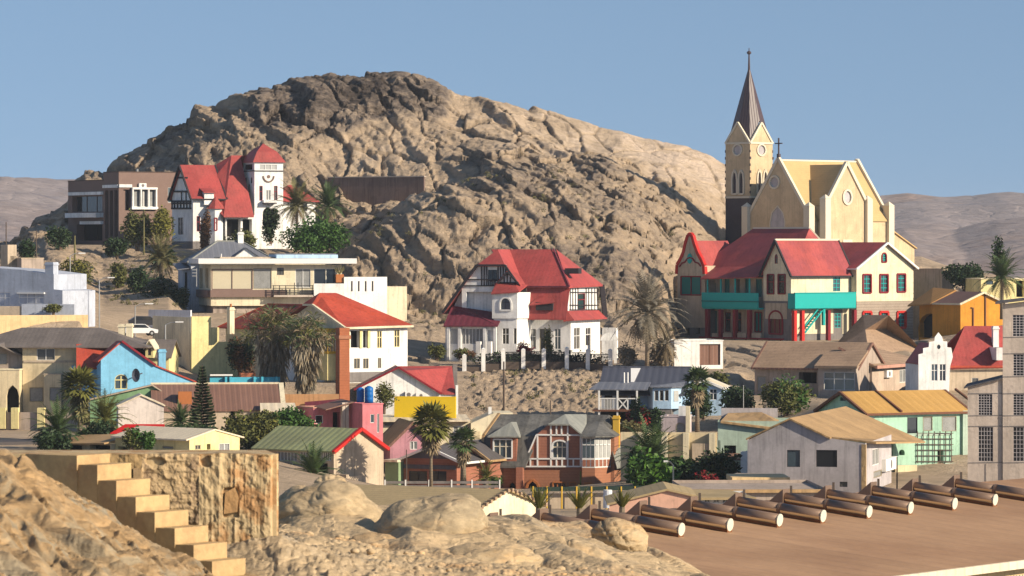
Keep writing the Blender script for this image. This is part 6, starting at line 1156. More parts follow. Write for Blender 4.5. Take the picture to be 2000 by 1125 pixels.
# ---- free-standing brick chimney
b = Bld('brick_chimney', 'tall free-standing square brick chimney in front of the red-hipped house', 'chimney', 663, 838, 440, 24); w_ = b.X(683.5)
zt = b.Z(646); MB().v; mb = MB(); mb.v = [(0, 0, -2), (w_, 0, -2), (w_, w_, -2), (0, w_, -2), (.04, .04, zt), (w_-.04, .04, zt), (w_-.04, w_-.04, zt), (.04, w_-.04, zt)]; mb.f = [(0, 1, 5, 4), (1, 2, 6, 5), (2, 3, 7, 6), (3, 0, 4, 7), (4, 5, 6, 7)]; mb.build('shaft', 'chimney_brick', b.root); MB().box(-.08, w_+.08, -.08, w_+.08, zt-.9, zt-.5).build('collar', 'brick', b.root); MB().box(.02, w_-.02, .02, w_-.02, zt+.001, zt+.3).build('cap', 'chimney_brick', b.root); b.root['kind'] = 'thing'
# ---- cyan yard wall
b = wall_thing('cyan_wall', 'bright cyan yard wall with diagonal shadows, above the brown sheet roof', 410, 547, 737, 765, 450, 8, 'cyan', base=2); MB().box(b.X(470, .5), b.X(499, .5), .32, 2.5, -1, b.Z(729)).build('brick_store', 'chimney_brick', b.root)
for px in (441, 450, 497, 512, 540): p = b.X(px, -.1); MB().box(p-.12, p+.12, -.5, -.02, -1, b.Z(736)).build('buttress', 'cyan', b.root)
MB().box(0, b.X(454), -.3, -.1, b.Z(734), b.Z(731)).build('top_rail', 'white_trim', b.root)
b = wall_thing('orange_brick_wall', 'low orange-brown yard walls between the brown roof and the brick chimney', 552, 662, 770, 812, 438, 5, 'dusty_orange', base=2) if M('dusty_orange', (.46, .25, .12), streak=.15) else None
MB().slab([(b.X(595), -2, b.Z(800)), (b.X(668), -2, b.Z(790)), (b.X(668), -.3, b.Z(779)), (b.X(595), -.3, b.Z(785))], .12).build('lean_roof', 'plum_roof', b.root)
# ---- near roofs in front of the brick house
def b_near():
    b = Bld('tan_tiled_house', 'house with a broad tan tiled roof and cream gable, just beyond the foreground boulders', 'house', 917, 1040, 300, 62)
    x1 = b.X(1058); xm = x1/2; zr = b.Z(957, xm, 0); ze = b.Z(1003); y1 = b.Y(600, 0)
    b.house(0, x1, 0, y1, -1, ze, 'pale_cream', zr=zr, axis='y', roof='tan_tile', oh=.25, ohe=.4, base=3); s_ = (zr-ze)/xm; te = MB()
    for k in range(9): t = (k+.5)/9; x = -.4+(xm+.4)*t; z = ze-.4*s_+(zr-ze+.4*s_)*t; te.box(x-.12, x+.12, -.42, -.1, z-.05, z+.2)
    for k in range(9): t = (k+.5)/9; x = x1+.4-(xm+.4)*t; z = ze-.4*s_+(zr-ze+.4*s_)*t; te.box(x-.12, x+.12, -.42, -.1, z-.05, z+.2)
    te.build('verge_tiles', 'brown_tile', b.root)
    b = Bld('pink_gable_house', 'low house with a wide salmon pink gable and tan roof, behind the roof vents', 'house', 1351, 1010, 268, 0)
    x0 = b.X(1190); xm = b.X(1303); zr = b.Z(957); mb = MB(); b.panel(mb, 'F', 0, [b.uv('F', 0, *p) for p in ((1190, 1030), (1351, 1030), (1351, 969), (1303, 957), (1190, 985))]); mb.build('wall', 'salmon', b.root)
    r = MB(); r.slab([(xm, -.2, zr+.1), (.3, -.2, b.Z(970)+.1), (.3, 8, b.Z(970)+.1), (xm, 8, zr+.1)], .14); r.slab([(xm, -.2, zr+.1), (b.X(1186), -.2, b.Z(986)+.1), (b.X(1186), 8, b.Z(986)+.1), (xm, 8, zr+.1)], .14); r.build('roof', 'tan_tile', b.root)
    xa = b.X(1464, 1); b.house(.02, xa, 1, 8, -1, b.Z(971, 0, 1), 'white', base=3, name='annexe_wall', wF=[(1357+k*18, 974, 1369+k*18, 982, 'wc') for k in range(6)]); MB().slab([(.35, .4, b.Z(971, 0, 1)), (xa+.4, .4, b.Z(970, 0, 1)), (xa-1, 7, b.Z(957, 0, 7)), (.35, 7, b.Z(956, 0, 7))], .16).build('annexe_roof', 'tan_tile', b.root)
    b = Bld('long_flat_roofed_shed', 'long low shed with a dusty flat roof, behind the pink gabled house', 'shed', 1345, 975, 316, 3)
    x1 = b.X(1620); b.house(0, x1, 0, 14, -2, b.Z(958), 'taupe', base=2); MB().slab([(-.4, -.4, b.Z(956)), (x1+.4, -.4, b.Z(956)), (x1+.4, 16, b.Z(955, 0, 16)), (-.4, 16, b.Z(953, 0, 16))], .25).build('roof', 'tan_roof', b.root)
    b = Bld('ochre_fascia_shed', 'low flat-roofed shed with an ochre fascia in front of the grey-white house', 'shed', 1436, 960, 345, 2)
    x1 = b.X(1535); b.house(0, x1, 0, 5, -2, b.Z(942), 'taupe', base=2, wF=[(1450, 944, 1525, 955, 'hole')]); MB().box(-.3, x1+.3, -.5, 5.2, b.Z(942)+.01, b.Z(932)).build('roof', 'warm_cream', b.root)
M('salmon', (.68, .40, .29), streak=.08)
b_near()
# ---------------------------------------------------------------- foreground: rock, ruin, stairs, boulders, big roof
def near_mesh(name, ctrl, px0, px1, step, d0, d1, nd, relief, m, kind='structure'):
    ks = sorted(ctrl); cols = np.arange(px0, px1+step, step); ds = np.linspace(d0, d1, nd); D, C = np.meshgrid(ds, cols, indexing='ij')
    rows = np.stack([np.interp(C.ravel(), *zip(*ctrl[k])) for k in ks]); d = D.ravel(); dk = np.array(ks, float)
    k = np.clip(np.searchsorted(dk, d, side='right')-1, 0, len(ks)-2); t = (d-dk[k])/(dk[k+1]-dk[k]); i = np.arange(d.size)
    za, zb = (H0-rows[k, i])*dk[k]/F, (H0-rows[k+1, i])*dk[k+1]/F; Z = (ZC+za+(zb-za)*sstep(0, 1, t)*.5+(zb-za)*t*.5).reshape(D.shape); X = (C-CX)*D/F
    return grid_mesh(name, X, D, Z+relief(X, D, C), MATS[m])
def rel_left(X, D, C):
    a = X*.55+D*.35; wx = X+.5*fbm(X/2, D/2, 3, 5)
    r = .34*ridged((wx*.8+D*.45)/1.3, (D*.8-wx*.4)/5.5, 3, 31)+.12*ridged((wx*.8+D*.45)/.4, (D*.8-wx*.4)/2.4, 3, 37)+.08*fbm(X/.5, D/.8, 3, 9)+.02*ridged(X/.16, D/.22, 3, 12)
    f1, f2, iv = voro(wx/.9, D/1.3, 4); return r+.05*iv*sstep(0, .15, f2-f1)-.2
near_mesh('foreground_rock', {38: [(-200, 1230), (0, 1260), (300, 1340), (640, 1440)], 48: [(-200, 1010), (0, 1045), (100, 1085), (200, 1135), (300, 1200), (640, 1350)],
  54: [(-200, 925), (0, 938), (50, 962), (150, 1015), (250, 1068), (330, 1112), (430, 1165), (640, 1270)], 58: [(-200, 884), (0, 890), (50, 900), (100, 928), (150, 960), (250, 1025), (330, 1082), (430, 1145), (640, 1240)],
  62: [(-200, 1000), (0, 1000), (150, 1080), (640, 1400)]}, -200, 640, 2.5, 38, 62, 300, rel_left, 'left_rock')
def rel_mid(X, D, C):
    wx = X+.35*fbm(X/1.5, D/2, 3, 5); led = sstep(540, 600, C)*sstep(69, 75, D)
    big = (.5*ridged((wx*.75+D*.3)/2.2, (D*.6-wx*.5)/6, 3, 71)+.08*ridged((wx*.75+D*.3)/.7, (D*.6-wx*.5)/3, 2, 73))*led
    f1, f2, iv = voro(wx/.42, D/.6, 14); g1, g2, jv = voro(X/.15, D/.22, 15)
    rub = (.05*iv*sstep(.0, .15, f2-f1)+.03*jv*sstep(.5, .8, jv)*sstep(0, .2, g2-g1))*(1-.75*led)
    return big*.8+rub+(.08*fbm(X/.5, D/.6, 4, 3)+.03*ridged(X/.12, D/.2, 3, 8))*(1-.8*led)-.06
near_mesh('rubble_ground', {56: [(330, 1260), (1550, 1400)], 60.5: [(330, 1190), (480, 1150), (560, 1128), (640, 1118), (800, 1150), (1000, 1190), (1550, 1320)], 63: [(330, 1066), (430, 1062), (545, 1043), (640, 1080), (800, 1122), (1000, 1150), (1550, 1290)], 68: [(330, 1050), (540, 1060), (700, 1092), (900, 1112), (1000, 1118), (1200, 1135), (1380, 1175), (1550, 1260)],
  73: [(330, 1040), (540, 1045), (600, 1050), (700, 1062), (760, 1085), (900, 1086), (1000, 1090), (1200, 1112), (1390, 1160), (1550, 1250)], 79: [(330, 1030), (540, 1022), (580, 1014), (650, 1008), (715, 1022), (745, 1034), (790, 1026), (850, 1026), (905, 1034), (1000, 1030), (1100, 1060), (1200, 1092), (1300, 1115), (1390, 1150), (1550, 1240)], 86: [(330, 1040), (540, 1010), (700, 1000), (760, 1002), (900, 1010), (1000, 1010), (1080, 1030), (1160, 1054), (1210, 1068), (1280, 1080), (1330, 1098), (1385, 1132), (1450, 1200), (1550, 1260)],
  94: [(330, 1080), (700, 1040), (1000, 1050), (1200, 1100), (1400, 1200), (1550, 1300)], 104: [(330, 1220), (1550, 1350)]}, 330, 1550, 2.5, 56, 104, 330, rel_mid, 'near_rock')

# ruined plastered wall
def b_ruin():
    Dw = 63.4; root = empty('ruined_wall', 'crumbling plastered stone wall beside the steps in the left foreground', 'wall', P(300, 1075, Dw)); root['kind'] = 'thing'; o = root.location
    def face(name, a, c, m, amp, vs):
        cols = np.arange(a, c+1.2, 1.2); rows = np.arange(887, 1092, 1.6); PY, PX = np.meshgrid(rows, cols, indexing='ij'); X, Z = (PX-CX)*Dw/F, ZC+(H0-PY)*Dw/F
        edge = sstep(528, 541, PX)*.5; top = 1-sstep(887, 893, PY)
        dy = -amp*(.7*ridged(X/.22, Z/vs, 4, 3)+.5*fbm(X/.09, Z/.12, 3, 6)+.35*voro(X/.16, Z/.11, 9)[2])+edge*.6+top*.08*fbm(X/.2, Z*0, 2, 1)
        hole = np.exp(-(((PX-303)/15)**2+((PY-902)/6)**2)**2)*.5+np.exp(-(((PX-400)/8)**2+((PY-897)/12)**2)**2)*.3+np.exp(-(((PX-404)/8)**2+((PY-906)/5)**2)**2)*.3
        slab = (sstep(434, 440, PX)*(1-sstep(460, 468, PX))*sstep(950, 960, PY)*(1-sstep(1008, 1012, PY)))*.14
        zz = Z+.05*fbm(X/.25, X*0, 3, 8)*(PY < 889)*(1 if a > 300 else .3)
        ob = grid_mesh(name, X-o.x, Dw+dy+hole+slab-o.y, zz-o.z, MATS[m]); ob.parent = root; del ob['kind']
    face('plaster_face', 40, 277, 'step_plaster_dull', .03, 1.5); face('stone_face', 277.5, 388, 'rubble_wall', .045, .12); face('peeled_face', 388.5, 541, 'peeled_plaster', .055, 1.8)
    a, c = P(40, 887, Dw), P(540, 887, Dw); top = MB().ext([a-o+Vector((-2, .05, 0)), c-o+Vector((0, .05, 0)), c-o+Vector((-.25, 1.3, .0)), a-o+Vector((-2, 1.3, 0))], (0, 0, -2.2)); top.build('wall_core', 'peeled_plaster', root)
    p = P(268, 925, Dw-.12); b_ = P(277, 975, Dw); MB().box(P(262, 0, Dw).x-o.x, P(278, 0, Dw).x-o.x, -.14, .05, P(0, 976, Dw).z-o.z, P(0, 914, Dw).z-o.z).build('broken_pilaster', 'sandstone', root)
    s = P(450, 980, Dw-.02); MB().ext([P(437, 1004, Dw-.02)-o, P(463, 1000, Dw-.02)-o, P(466, 972, Dw-.02)-o, P(458, 952, Dw-.02)-o, P(440, 962, Dw-.02)-o], (0, .1, 0)).build('orange_slab', 'rust_stone', root)
M('step_plaster_dull', (.40, .27, .13), var=.2, bump=.4); M('rust_stone', (.46, .27, .12), var=.25, bump=.5)
b_ruin()
def b_steps():
    ph = R(35); a = Vector((math.cos(ph), -math.sin(ph), 0)); wv = Vector((math.sin(ph), math.cos(ph), 0))
    root = empty('outdoor_steps', 'flight of plastered masonry steps descending to the right beside the ruined wall', 'steps', P(300, 1030, 61.2)); root['kind'] = 'thing'; o = root.location
    lb = [(150, 918), (190, 947), (227, 978), (265, 1010), (302, 1040), (341, 1071), (378, 1104), (414, 1136), (452, 1170), (490, 1204)]
    for k, (px, py) in enumerate(lb):
        d = 62.2-.205*k; p = P(px, py, d)-o; h = .30 if k else .22; w_ = .765 if k else .74; t = .40
        i = Vector((0, 0, h)); dn = Vector((0, 0, -1.6))
        m = MB(); m.ext([p+dn, p+wv*w_+dn, p+wv*w_+i*.98, p+i*.98], -a*t*(1 if k else 2.6)); s = m.build('step', 'step_plaster', root)
        MB().ext([p+a*.012-wv*.012, p+a*.012+wv*(w_+.012), p+a*.012+wv*(w_+.012)+i, p+a*.012-wv*.012+i], -a*(t*.5)).build('step_block', 'step_plaster', s)
    st = MB(); p0 = P(*lb[0], 62.2)-o; 
b_steps()
# boulders
def boulder(label, px, py, d, wx, wy, wz, seed, rot=0, m='boulder_rock', sub=5, name='boulder'):
    bm = bmesh.new(); bmesh.ops.create_icosphere(bm, subdivisions=sub, radius=1); me = bpy.data.meshes.new(name)
    co = np.array([v.co[:] for v in bm.verts]); s = d/F; c3 = co*np.array([wx*s, wy*s, wz*s]); q = co+seed
    n = .12*(vn(q[:, 0]*1.3+seed, q[:, 2]*1.3, seed)+vn(q[:, 1]*1.3, q[:, 2]*1.1+3, seed+1))+.035*(vn(q[:, 0]*4, q[:, 2]*4, seed+2)+vn(q[:, 1]*4, q[:, 2]*4, seed+3))+.02*vn(q[:, 0]*14, q[:, 2]*14, seed+5)
    cr = np.abs(vn(co[:, 0]*1.4+co[:, 2]*1.2+seed, co[:, 1]*.4, seed+9)); cr2 = np.abs(vn(co[:, 0]*1.1-co[:, 2]*1.6+seed*2, co[:, 1]*.5+co[:, 2]*.6, seed+19)); n = n-.12*np.exp(-(cr/.045)**2)-.08*np.exp(-(cr2/.035)**2)
    c3 = c3*(1+n)[:, None]
    for v, c in zip(bm.verts, c3): v.co = c
    bm.to_mesh(me); bm.free(); me.shade_smooth(); me.materials.append(MATS[m]); o = bpy.data.objects.new(name, me); COL.objects.link(o); o.location = P(px, py, d); o.rotation_euler = (R(8), R(rot), 0)
    return tag(o, label, 'boulder', 'foreground boulders', 'thing')
boulder('large rounded grey boulder, nearest to the ruined wall', 645, 1022, 79, 112, 90, 76, 3, 12)
boulder('broad pale sunlit boulder with a diagonal crack, right of the rounded grey boulder', 828, 1058, 77, 126, 110, 82, 8, -18)
boulder('small knob of rock perched on top of the rounded grey boulder', 650, 948, 82, 38, 40, 22, 5, 10)
boulder('squat dark boulder leaning before the first roof vents', 1212, 1050, 83, 50, 60, 36, 14, 15)
boulder('low slab of rock between the rounded boulder and the ruined wall', 575, 985, 84, 45, 60, 30, 21, -30)
boulder('long low ledge of folded rock at the centre right of the foreground', 970, 1085, 80, 135, 120, 74, 33, 20)
boulder('sloping slab of rock above the rubble, left of the squat dark boulder', 1130, 1118, 76, 150, 100, 58, 44, 22)
boulder('low grey-tan slab wedged between the two big rounded boulders', 742, 1085, 75, 70, 90, 36, 61, 5)
boulder('wide pale slab in front of the folded ledge', 925, 1112, 73, 130, 90, 44, 67, -8)
boulder('flat-topped slab below the broad pale boulder', 800, 1135, 71, 110, 80, 34, 71, 12)
rng = random.Random(5)
bases = [boulder('x', 0, 1200, 70, 9, 10, 6, 50+k, 0, sub=2, name='stone') for k in range(3)]
rub = []
for k in range(70):
    px = rng.uniform(440, 1240); d = rng.uniform(63, 76); py = np.interp(d, [63, 68, 78], [np.interp(px, [540, 800, 1240], [1105, 1130, 1190]), np.interp(px, [540, 900, 1240], [1060, 1112, 1140]), np.interp(px, [540, 900, 1240], [1028, 1062, 1100])])
    rub.append((px, py-1, d, rng.uniform(.4, 1.3)))
for bb in bases: COL.objects.unlink(bb)
jm = MB()
for px, py, d, s in rub:
    me = bases[rng.randrange(3)].data; o = P(px, py, d); rz = Matrix.Rotation(rng.uniform(0, 6), 3, 'Z'); i0 = len(jm.v)
    jm.v += [tuple(o+rz @ (v.co*s)) for v in me.vertices]; jm.f += [tuple(i0+i for i in p.vertices) for p in me.polygons]
st_ = jm.build('loose_stones', 'near_rock', None, True); tag(st_, 'loose stones and rubble scattered below the ruined wall and boulders', 'stones', None, 'stuff')
for bb in bases: bpy.data.objects.remove(bb)

# big brown roof with vents
U = Vector((.845, -.53, -.115)); V = Vector((.53, .848, -.012)).normalized(); E0 = P(1330, 1035, 160); E0.z -= .28
def rp(u, v, dz=0): return E0+U*u+V*v+Vector((0, 0, dz))
def b_bigroof():
    o = rp(0, 0); root = empty('warehouse', 'large warehouse with a rusty brown sheet roof and a row of vent pipes, right foreground', 'building', (o.x, o.y, o.z-8))
    rt = root.location; q = lambda u, v, dz=0: rp(u, v, dz)-rt
    MB().slab([q(-5.2, -14), q(9.8, -14), q(9.8, 48), q(-5.2, 48)], .12).build('roof', 'rust_roof', root)
    MB().ext([q(9.3, -14, -.15), q(9.3, 48, -.15), q(9.3, 48, -9), q(9.3, -14, -9)], (-.2, .1, 0)).build('wall', 'warm_cream', root); MB().ext([q(-5, -14, -.15), q(-5, 48, -.15), q(-5, 48, -9), q(-5, -14, -9)], (.2, -.1, 0)).build('rear_wall', 'taupe', root)
    MB().ext([q(9.85, -14, .1), q(9.85, 48, .1), q(9.85, 48, -.22), q(9.85, -14, -.22)], U*.12).build('gutter', 'pale_roof', root)
    wn = MB().ext([q(9.42, -14, -.6), q(9.42, 48, -.6), q(9.42, 48, -1.9), q(9.42, -14, -1.9)], U*.03).build('louvre_strip', 'louvre', root)
M('louvre', (.55, .45, .32), seam=(.28, .85))
b_bigroof()
M('reflection_metal', (.85, .76, .55), rough=.32, metal=.9, var=.08)
caps = [(1140, 1052), (1235, 1044), (1330, 1035), (1425, 1025), (1522, 1017.5), (1607, 1008), (1697, 999.5), (1778, 991), (1864, 984.5), (1943, 977.5), (2022, 970)]
ordn = ['first', 'second', 'third', 'fourth', 'fifth', 'sixth', 'seventh', 'eighth', 'ninth', 'tenth', 'eleventh']
def make_vent():
    t = empty('roof_vent', '', 'roof vent', (0, 0, 0)); L1, L2 = 2.0, 2.0; r = .245; u = U.normalized()
    c = Vector((0, 0, r+.06))
    f = MB().tube([c, c-u*L1], r, 16); f.build('front_pipe', 'vent_metal', t, False).data.shade_smooth(); MB().tube([c-u*(L1+.02), c-u*(L1+L2)], r*.93, 16).build('rear_pipe', 'vent_metal', t).data.shade_smooth()
    MB().tube([c+u*.04, c+u*.0], r*1.06, 18).build('end_cap', 'vent_cap', t); MB().tube([c-u*(L1-.05), c-u*(L1+.06)], r*1.05, 16).build('collar', 'vent_metal', t)
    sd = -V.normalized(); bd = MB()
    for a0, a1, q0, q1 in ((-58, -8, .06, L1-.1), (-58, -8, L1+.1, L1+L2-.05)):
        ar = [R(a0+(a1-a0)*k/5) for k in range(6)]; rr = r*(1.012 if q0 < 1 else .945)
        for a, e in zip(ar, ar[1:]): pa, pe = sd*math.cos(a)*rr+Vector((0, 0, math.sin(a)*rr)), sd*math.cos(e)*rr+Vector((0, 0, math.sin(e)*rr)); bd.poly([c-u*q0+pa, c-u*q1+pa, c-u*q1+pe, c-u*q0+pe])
    bd.build('reflection_strip', 'reflection_metal', t, True)  # pale metal strip standing in for the reflection along each pipe's lower side
    b = c-u*(L1+L2); side = V.normalized(); up = Vector((0, 0, 1))
    MB().ext([b+side*.3-up*.3, b+side*.3+up*.38, b-u*.75+side*.3-up*.3], -side*.6).build('end_flap', 'vent_metal', t); MB().bar(b+side*.45-up*.3, b+side*.45+up*.5, .05).build('bracket', 'pole_brown', t)
    MB().ext([c-side*.2-up*(r+.1), c+side*.2-up*(r+.1), c+side*.2-up*r*.7, c-side*.2-up*r*.7], -u*4.2).build('base_flashing', 'rust', t)
    return t
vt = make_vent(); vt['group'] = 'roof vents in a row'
nv = V.normalized()
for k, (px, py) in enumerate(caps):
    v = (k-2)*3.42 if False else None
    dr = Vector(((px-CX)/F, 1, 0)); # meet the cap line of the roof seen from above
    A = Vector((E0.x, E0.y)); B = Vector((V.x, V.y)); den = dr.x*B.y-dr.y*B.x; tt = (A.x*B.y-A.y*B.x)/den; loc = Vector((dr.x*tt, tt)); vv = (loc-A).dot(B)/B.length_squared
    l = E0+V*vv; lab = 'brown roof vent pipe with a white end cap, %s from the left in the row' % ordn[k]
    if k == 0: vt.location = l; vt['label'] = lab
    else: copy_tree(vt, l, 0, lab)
# ---------------------------------------------------------------- vegetation
def frond(mb, base, az, el, L, droop, nl, ll, wide=.05, r0=.035, rng=random):
    d = Vector((math.cos(az)*math.cos(el), math.sin(az)*math.cos(el), math.sin(el))); p = Vector(base); n = 9; pts = [p.copy()]
    for k in range(n):
        d = (d+Vector((0, 0, -droop*(k+1)/n/ n*2.2))).normalized(); p = p+d*L/n; pts.append(p.copy())
    for k in range(n): mb.bar(pts[k], pts[k+1], r0*(1-.8*k/n))
    for k in range(nl):
        t = .14+.86*(k+.5)/nl; f = t*n; i = min(int(f), n-1); q = pts[i].lerp(pts[i+1], f-i); dd = (pts[i+1]-pts[i]).normalized()
        side = dd.cross(Vector((0, 0, 1))); side = side.normalized() if side.length > 1e-4 else Vector((1, 0, 0)); up = side.cross(dd)
        l = ll*math.sin(math.pi*min(.95, .25+t*.72))*rng.uniform(.85, 1.1)
        for s in (-1, 1):
            v = (dd*.75+side*s*.8+up*rng.uniform(.0, .35)+Vector((0, 0, -.25))).normalized()*l; w = dd*wide
            mb.poly([q-w, q+w, q+v])
def date_palm(name, label, px, pyc, py0, d, rpx, leaf='palm_green', dead='dead_frond', nf=46, ndead=12, seed=1, tr=.24, lean=0, group='feather palms', skirt=0):
    rg = random.Random(seed); s = d/F; c = P(px, pyc, d); b = P(px+lean, py0, d); t = empty(name, label, 'palm', b, 0, group); c = c-b; L = rpx*s*1.42
    MB().tube([(0, 0, -.8), (c.x*.3, 0, c.z*.4), (c.x*.8, 0, c.z*.8), c+Vector((0, 0, .1))], [tr*1.25, tr, tr*.95, tr*1.15], 9).build('trunk', 'palm_bark', t, True)
    f = MB()
    for k in range(nf): frond(f, c+Vector((0, 0, .1)), k*2.39996, R(82-95*(k/nf)**.9+rg.uniform(-7, 7)), L*rg.uniform(.82, 1.06), rg.uniform(.7, 1.15), 17, L*.2, L*.021, rng=rg)
    f.build('fronds', leaf, t)
    if ndead:
        f = MB()
        for k in range(ndead): frond(f, c-Vector((0, 0, .05)), k*2.39996+1, R(-22-rg.uniform(0, 40)), L*rg.uniform(.55, .85), rg.uniform(.8, 1.4), 11, L*.15, L*.018, rng=rg)
        f.build('dead_fronds', dead, t)
    return t
def fan_palm(name, label, px, pyc, py0, d, rpx, leaf='palm_yellow', nf=34, skirt=.5, seed=1, tr=.2, lean=0, group='fan palms', skirtmat='dead_frond', skw=1.0):
    rg = random.Random(seed); s = d/F; b = P(px+lean, py0, d); c = P(px, pyc, d)-b; t = empty(name, label, 'palm', b, 0, group); Rr = rpx*s*1.22
    MB().tube([(0, 0, -.8), c*.5, c+Vector((0, 0, .1))], [tr*1.3, tr*.85, tr*.8], 9).build('trunk', 'palm_bark', t, True)
    def fan(mb, base, az, el, L, W):
        dv = Vector((math.cos(az)*math.cos(el), math.sin(az)*math.cos(el), math.sin(el))); e = base+dv*L*.5; mb.bar(base, e, .022)
        side = dv.cross(Vector((0, 0, 1))); side = side.normalized() if side.length > 1e-4 else Vector((1, 0, 0)); up = side.cross(dv)
        for k in range(11):
            a = R(-100+200*k/10); v = (dv*math.cos(a)+side*math.sin(a))*W*(1-.25*abs(a)/1.75)+up*rg.uniform(-.1, .1)*W+Vector((0, 0, -.32*W*rg.uniform(.4, 1.2)))
            n_ = (dv*-math.sin(a)+side*math.cos(a))*W*.1; m_ = e+v*.55; mb.poly([e, m_+n_+up*.03, e+v, m_-n_])
    f = MB()
    for k in range(nf): fan(f, c, k*2.39996, R(80-110*(k/nf)+rg.uniform(-9, 9)), Rr*1.0*rg.uniform(.85, 1.05), Rr*.62)
    f.build('fronds', leaf, t)
    if skirt > .6:
        f = MB()
        for k in range(30): fan(f, c-Vector((0, 0, .3)), k*2.39996+.7, R(30-70*(k/30)+rg.uniform(-9, 9)), Rr*rg.uniform(.75, 1.0), Rr*.55)
        f.build('dry_fronds', 'dead_frond', t)
    if skirt:
        f = MB(); n = int((60 if skirt > .6 else 26)*skirt*max(1, skw*1.4))+6; H = -c.z*0+c.z*skirt
        for k in range(n):
            z = c.z-.1-H*(k/n)*rg.uniform(.6, 1.05); fan(f, Vector((c.x, c.y, z)), k*2.39996, R(-48-rg.uniform(0, 32)), Rr*.5*skw, Rr*.5*skw)
        f.build('dead_skirt', skirtmat, t)
    return t
def leaf_cloud(mb, c, r, n, size, rg, rough=.45):
    ph = [rg.uniform(0, 6.3) for _ in range(6)]
    for _ in range(n):
        v = Vector((rg.gauss(0, 1), rg.gauss(0, 1), rg.gauss(0, 1))).normalized(); a, e = math.atan2(v.y, v.x), v.z
        lump = 1+rough*.5*(math.sin(3*a+ph[0]+2*e)+.7*math.sin(5*a+ph[1]-4*e)+.6*math.sin(7*e+ph[2]+2*a))*.6
        q = rg.random()**.42*lump; p = Vector(c)+Vector((v.x*r[0], v.y*r[1], v.z*r[2]))*q
        u = Vector((rg.gauss(0, 1), rg.gauss(0, 1), rg.gauss(0, .7))).normalized()*size*rg.uniform(.6, 1.3); w = u.cross(Vector((rg.gauss(0, 1), rg.gauss(0, 1), rg.gauss(0, 1)))).normalized()*size*rg.uniform(.3, .65)
        mb.poly([p-u, p+w*.9-u*.1, p+u, p-w*.9+u*.1])
def bush(name, label, px0, px1, py0, py1, d, leaf, n=1500, size=.2, seed=1, trunk=True, cat='bush', group='garden bushes', lumps=5, depth=.8, leaf2=None, gap=.75):
    rg = random.Random(seed); s = d/F; b = P((px0+px1)/2, py1, d); W, Hh = (px1-px0)*s/2, (py1-py0)*s; t = empty(name, label, cat, b, 0, group); mb, m2 = MB(), MB(); cs = []
    for k in range(lumps):
        a = rg.uniform(0, 6.28); q = rg.random()**.6; z = (rg.uniform(.35, .72) if cat == 'tree' else rg.uniform(.24, .68)) if lumps > 1 else .5
        cs.append(Vector((math.cos(a)*q*W*.6, math.sin(a)*q*W*.6*depth, Hh*z)))
    for k, c in enumerate(cs):
        rr = (W*rg.uniform(.48, .68), W*depth*rg.uniform(.48, .68), Hh*rg.uniform(.32, .44)) if lumps > 1 else (W, W*depth, Hh*.5)
        leaf_cloud(m2 if (leaf2 and k % 3 == 1) else mb, c, rr, int(1.35*n/lumps), size*1.15, rg)
    if trunk:
        tb = MB()
        for c in cs: tb.tube([(c.x*.1, c.y*.1, -.5), (c.x*.35, c.y*.35, c.z*.45), c], [.1+.012*Hh, .07, .03], 6)
        tb.build('trunk', 'bark', t)
    mb.build('foliage', leaf, t)
    if m2.v: m2.build('foliage', leaf2, t)
    return t
def pine(label, px, py0, py1, d, hw, seed=3):
    rg = random.Random(seed); s = d/F; b = P(px, py1, d); H_ = (py1-py0)*s; t = empty('slender_pine', label, 'pine tree', b); MB().tube([(0, 0, -.5), (0, 0, H_)], [.2, .03], 8).build('trunk', 'bark', t)
    f = MB(); n = 21
    for k in range(n):
        z = H_*(.06+.93*k/n); L = hw*s*(1-.93*(k/n))*rg.uniform(.9, 1.08)+.12; a0 = rg.uniform(0, 6)
        for j in range(7):
            a = a0+j*6.283/7+rg.uniform(-.15, .15); dv = Vector((math.cos(a), math.sin(a), 0)); p0 = Vector((0, 0, z))
            for i in range(7):
                q0 = p0+dv*L*(i/7)+Vector((0, 0, .12*L*(i/7)**2)); q1 = p0+dv*L*((i+1)/7)+Vector((0, 0, .12*L*((i+1)/7)**2)); sd = dv.cross(Vector((0, 0, 1)))*.13
                f.poly([q0-sd, q1-sd*.8, q1+sd*.8, q0+sd]).poly([q0+Vector((0, 0, -.1)), q1+Vector((0, 0, -.08)), q1+Vector((0, 0, .14)), q0+Vector((0, 0, .14))])
    f.build('foliage', 'leaf_pine', t)
def rosette(label, px, py, d, rpx, seed, n=22, leaf='palm_yellow'):
    rg = random.Random(seed); s = d/F; L = rpx*s; t = empty('cycad', label, 'plant', P(px, py, d), 0, 'spiky rosettes before the fence'); f = MB()
    for k in range(n): frond(f, (0, 0, 0), k*2.4, R(rg.uniform(45, 85)), L*rg.uniform(.75, 1.1), .25, 15, L*.14, L*.03, .03, rng=rg)
    f.build('fronds', leaf, t); MB().tube([(0, 0, -1.2), (0, 0, .1)], [.2, .16], 8).build('stem', 'palm_bark', t)
fan_palm('fan_palm', 'tall sunlit fan palm with a slim bare trunk, before the low bungalow', 842, 828, 952, 390, 42, seed=2, skirt=.22, nf=40, tr=.16)
fan_palm('fan_palm', 'smaller dark fan palm left of the brick house, in shade', 905, 862, 948, 414, 30, 'palm_green', 24, seed=5, skirt=.3, tr=.3)
fan_palm('fan_palm', 'fan palm with a yellowing crown in front of the cream and blue houses', 156, 755, 848, 404, 40, seed=7, skirt=.45, nf=36, tr=.2, skirtmat='palm_dull')
fan_palm('fan_palm', 'fan palm with an orange trunk in front of the pale blue deck house', 1362, 745, 832, 440, 30, 'palm_green', 26, seed=9, skirt=.3, tr=.22)
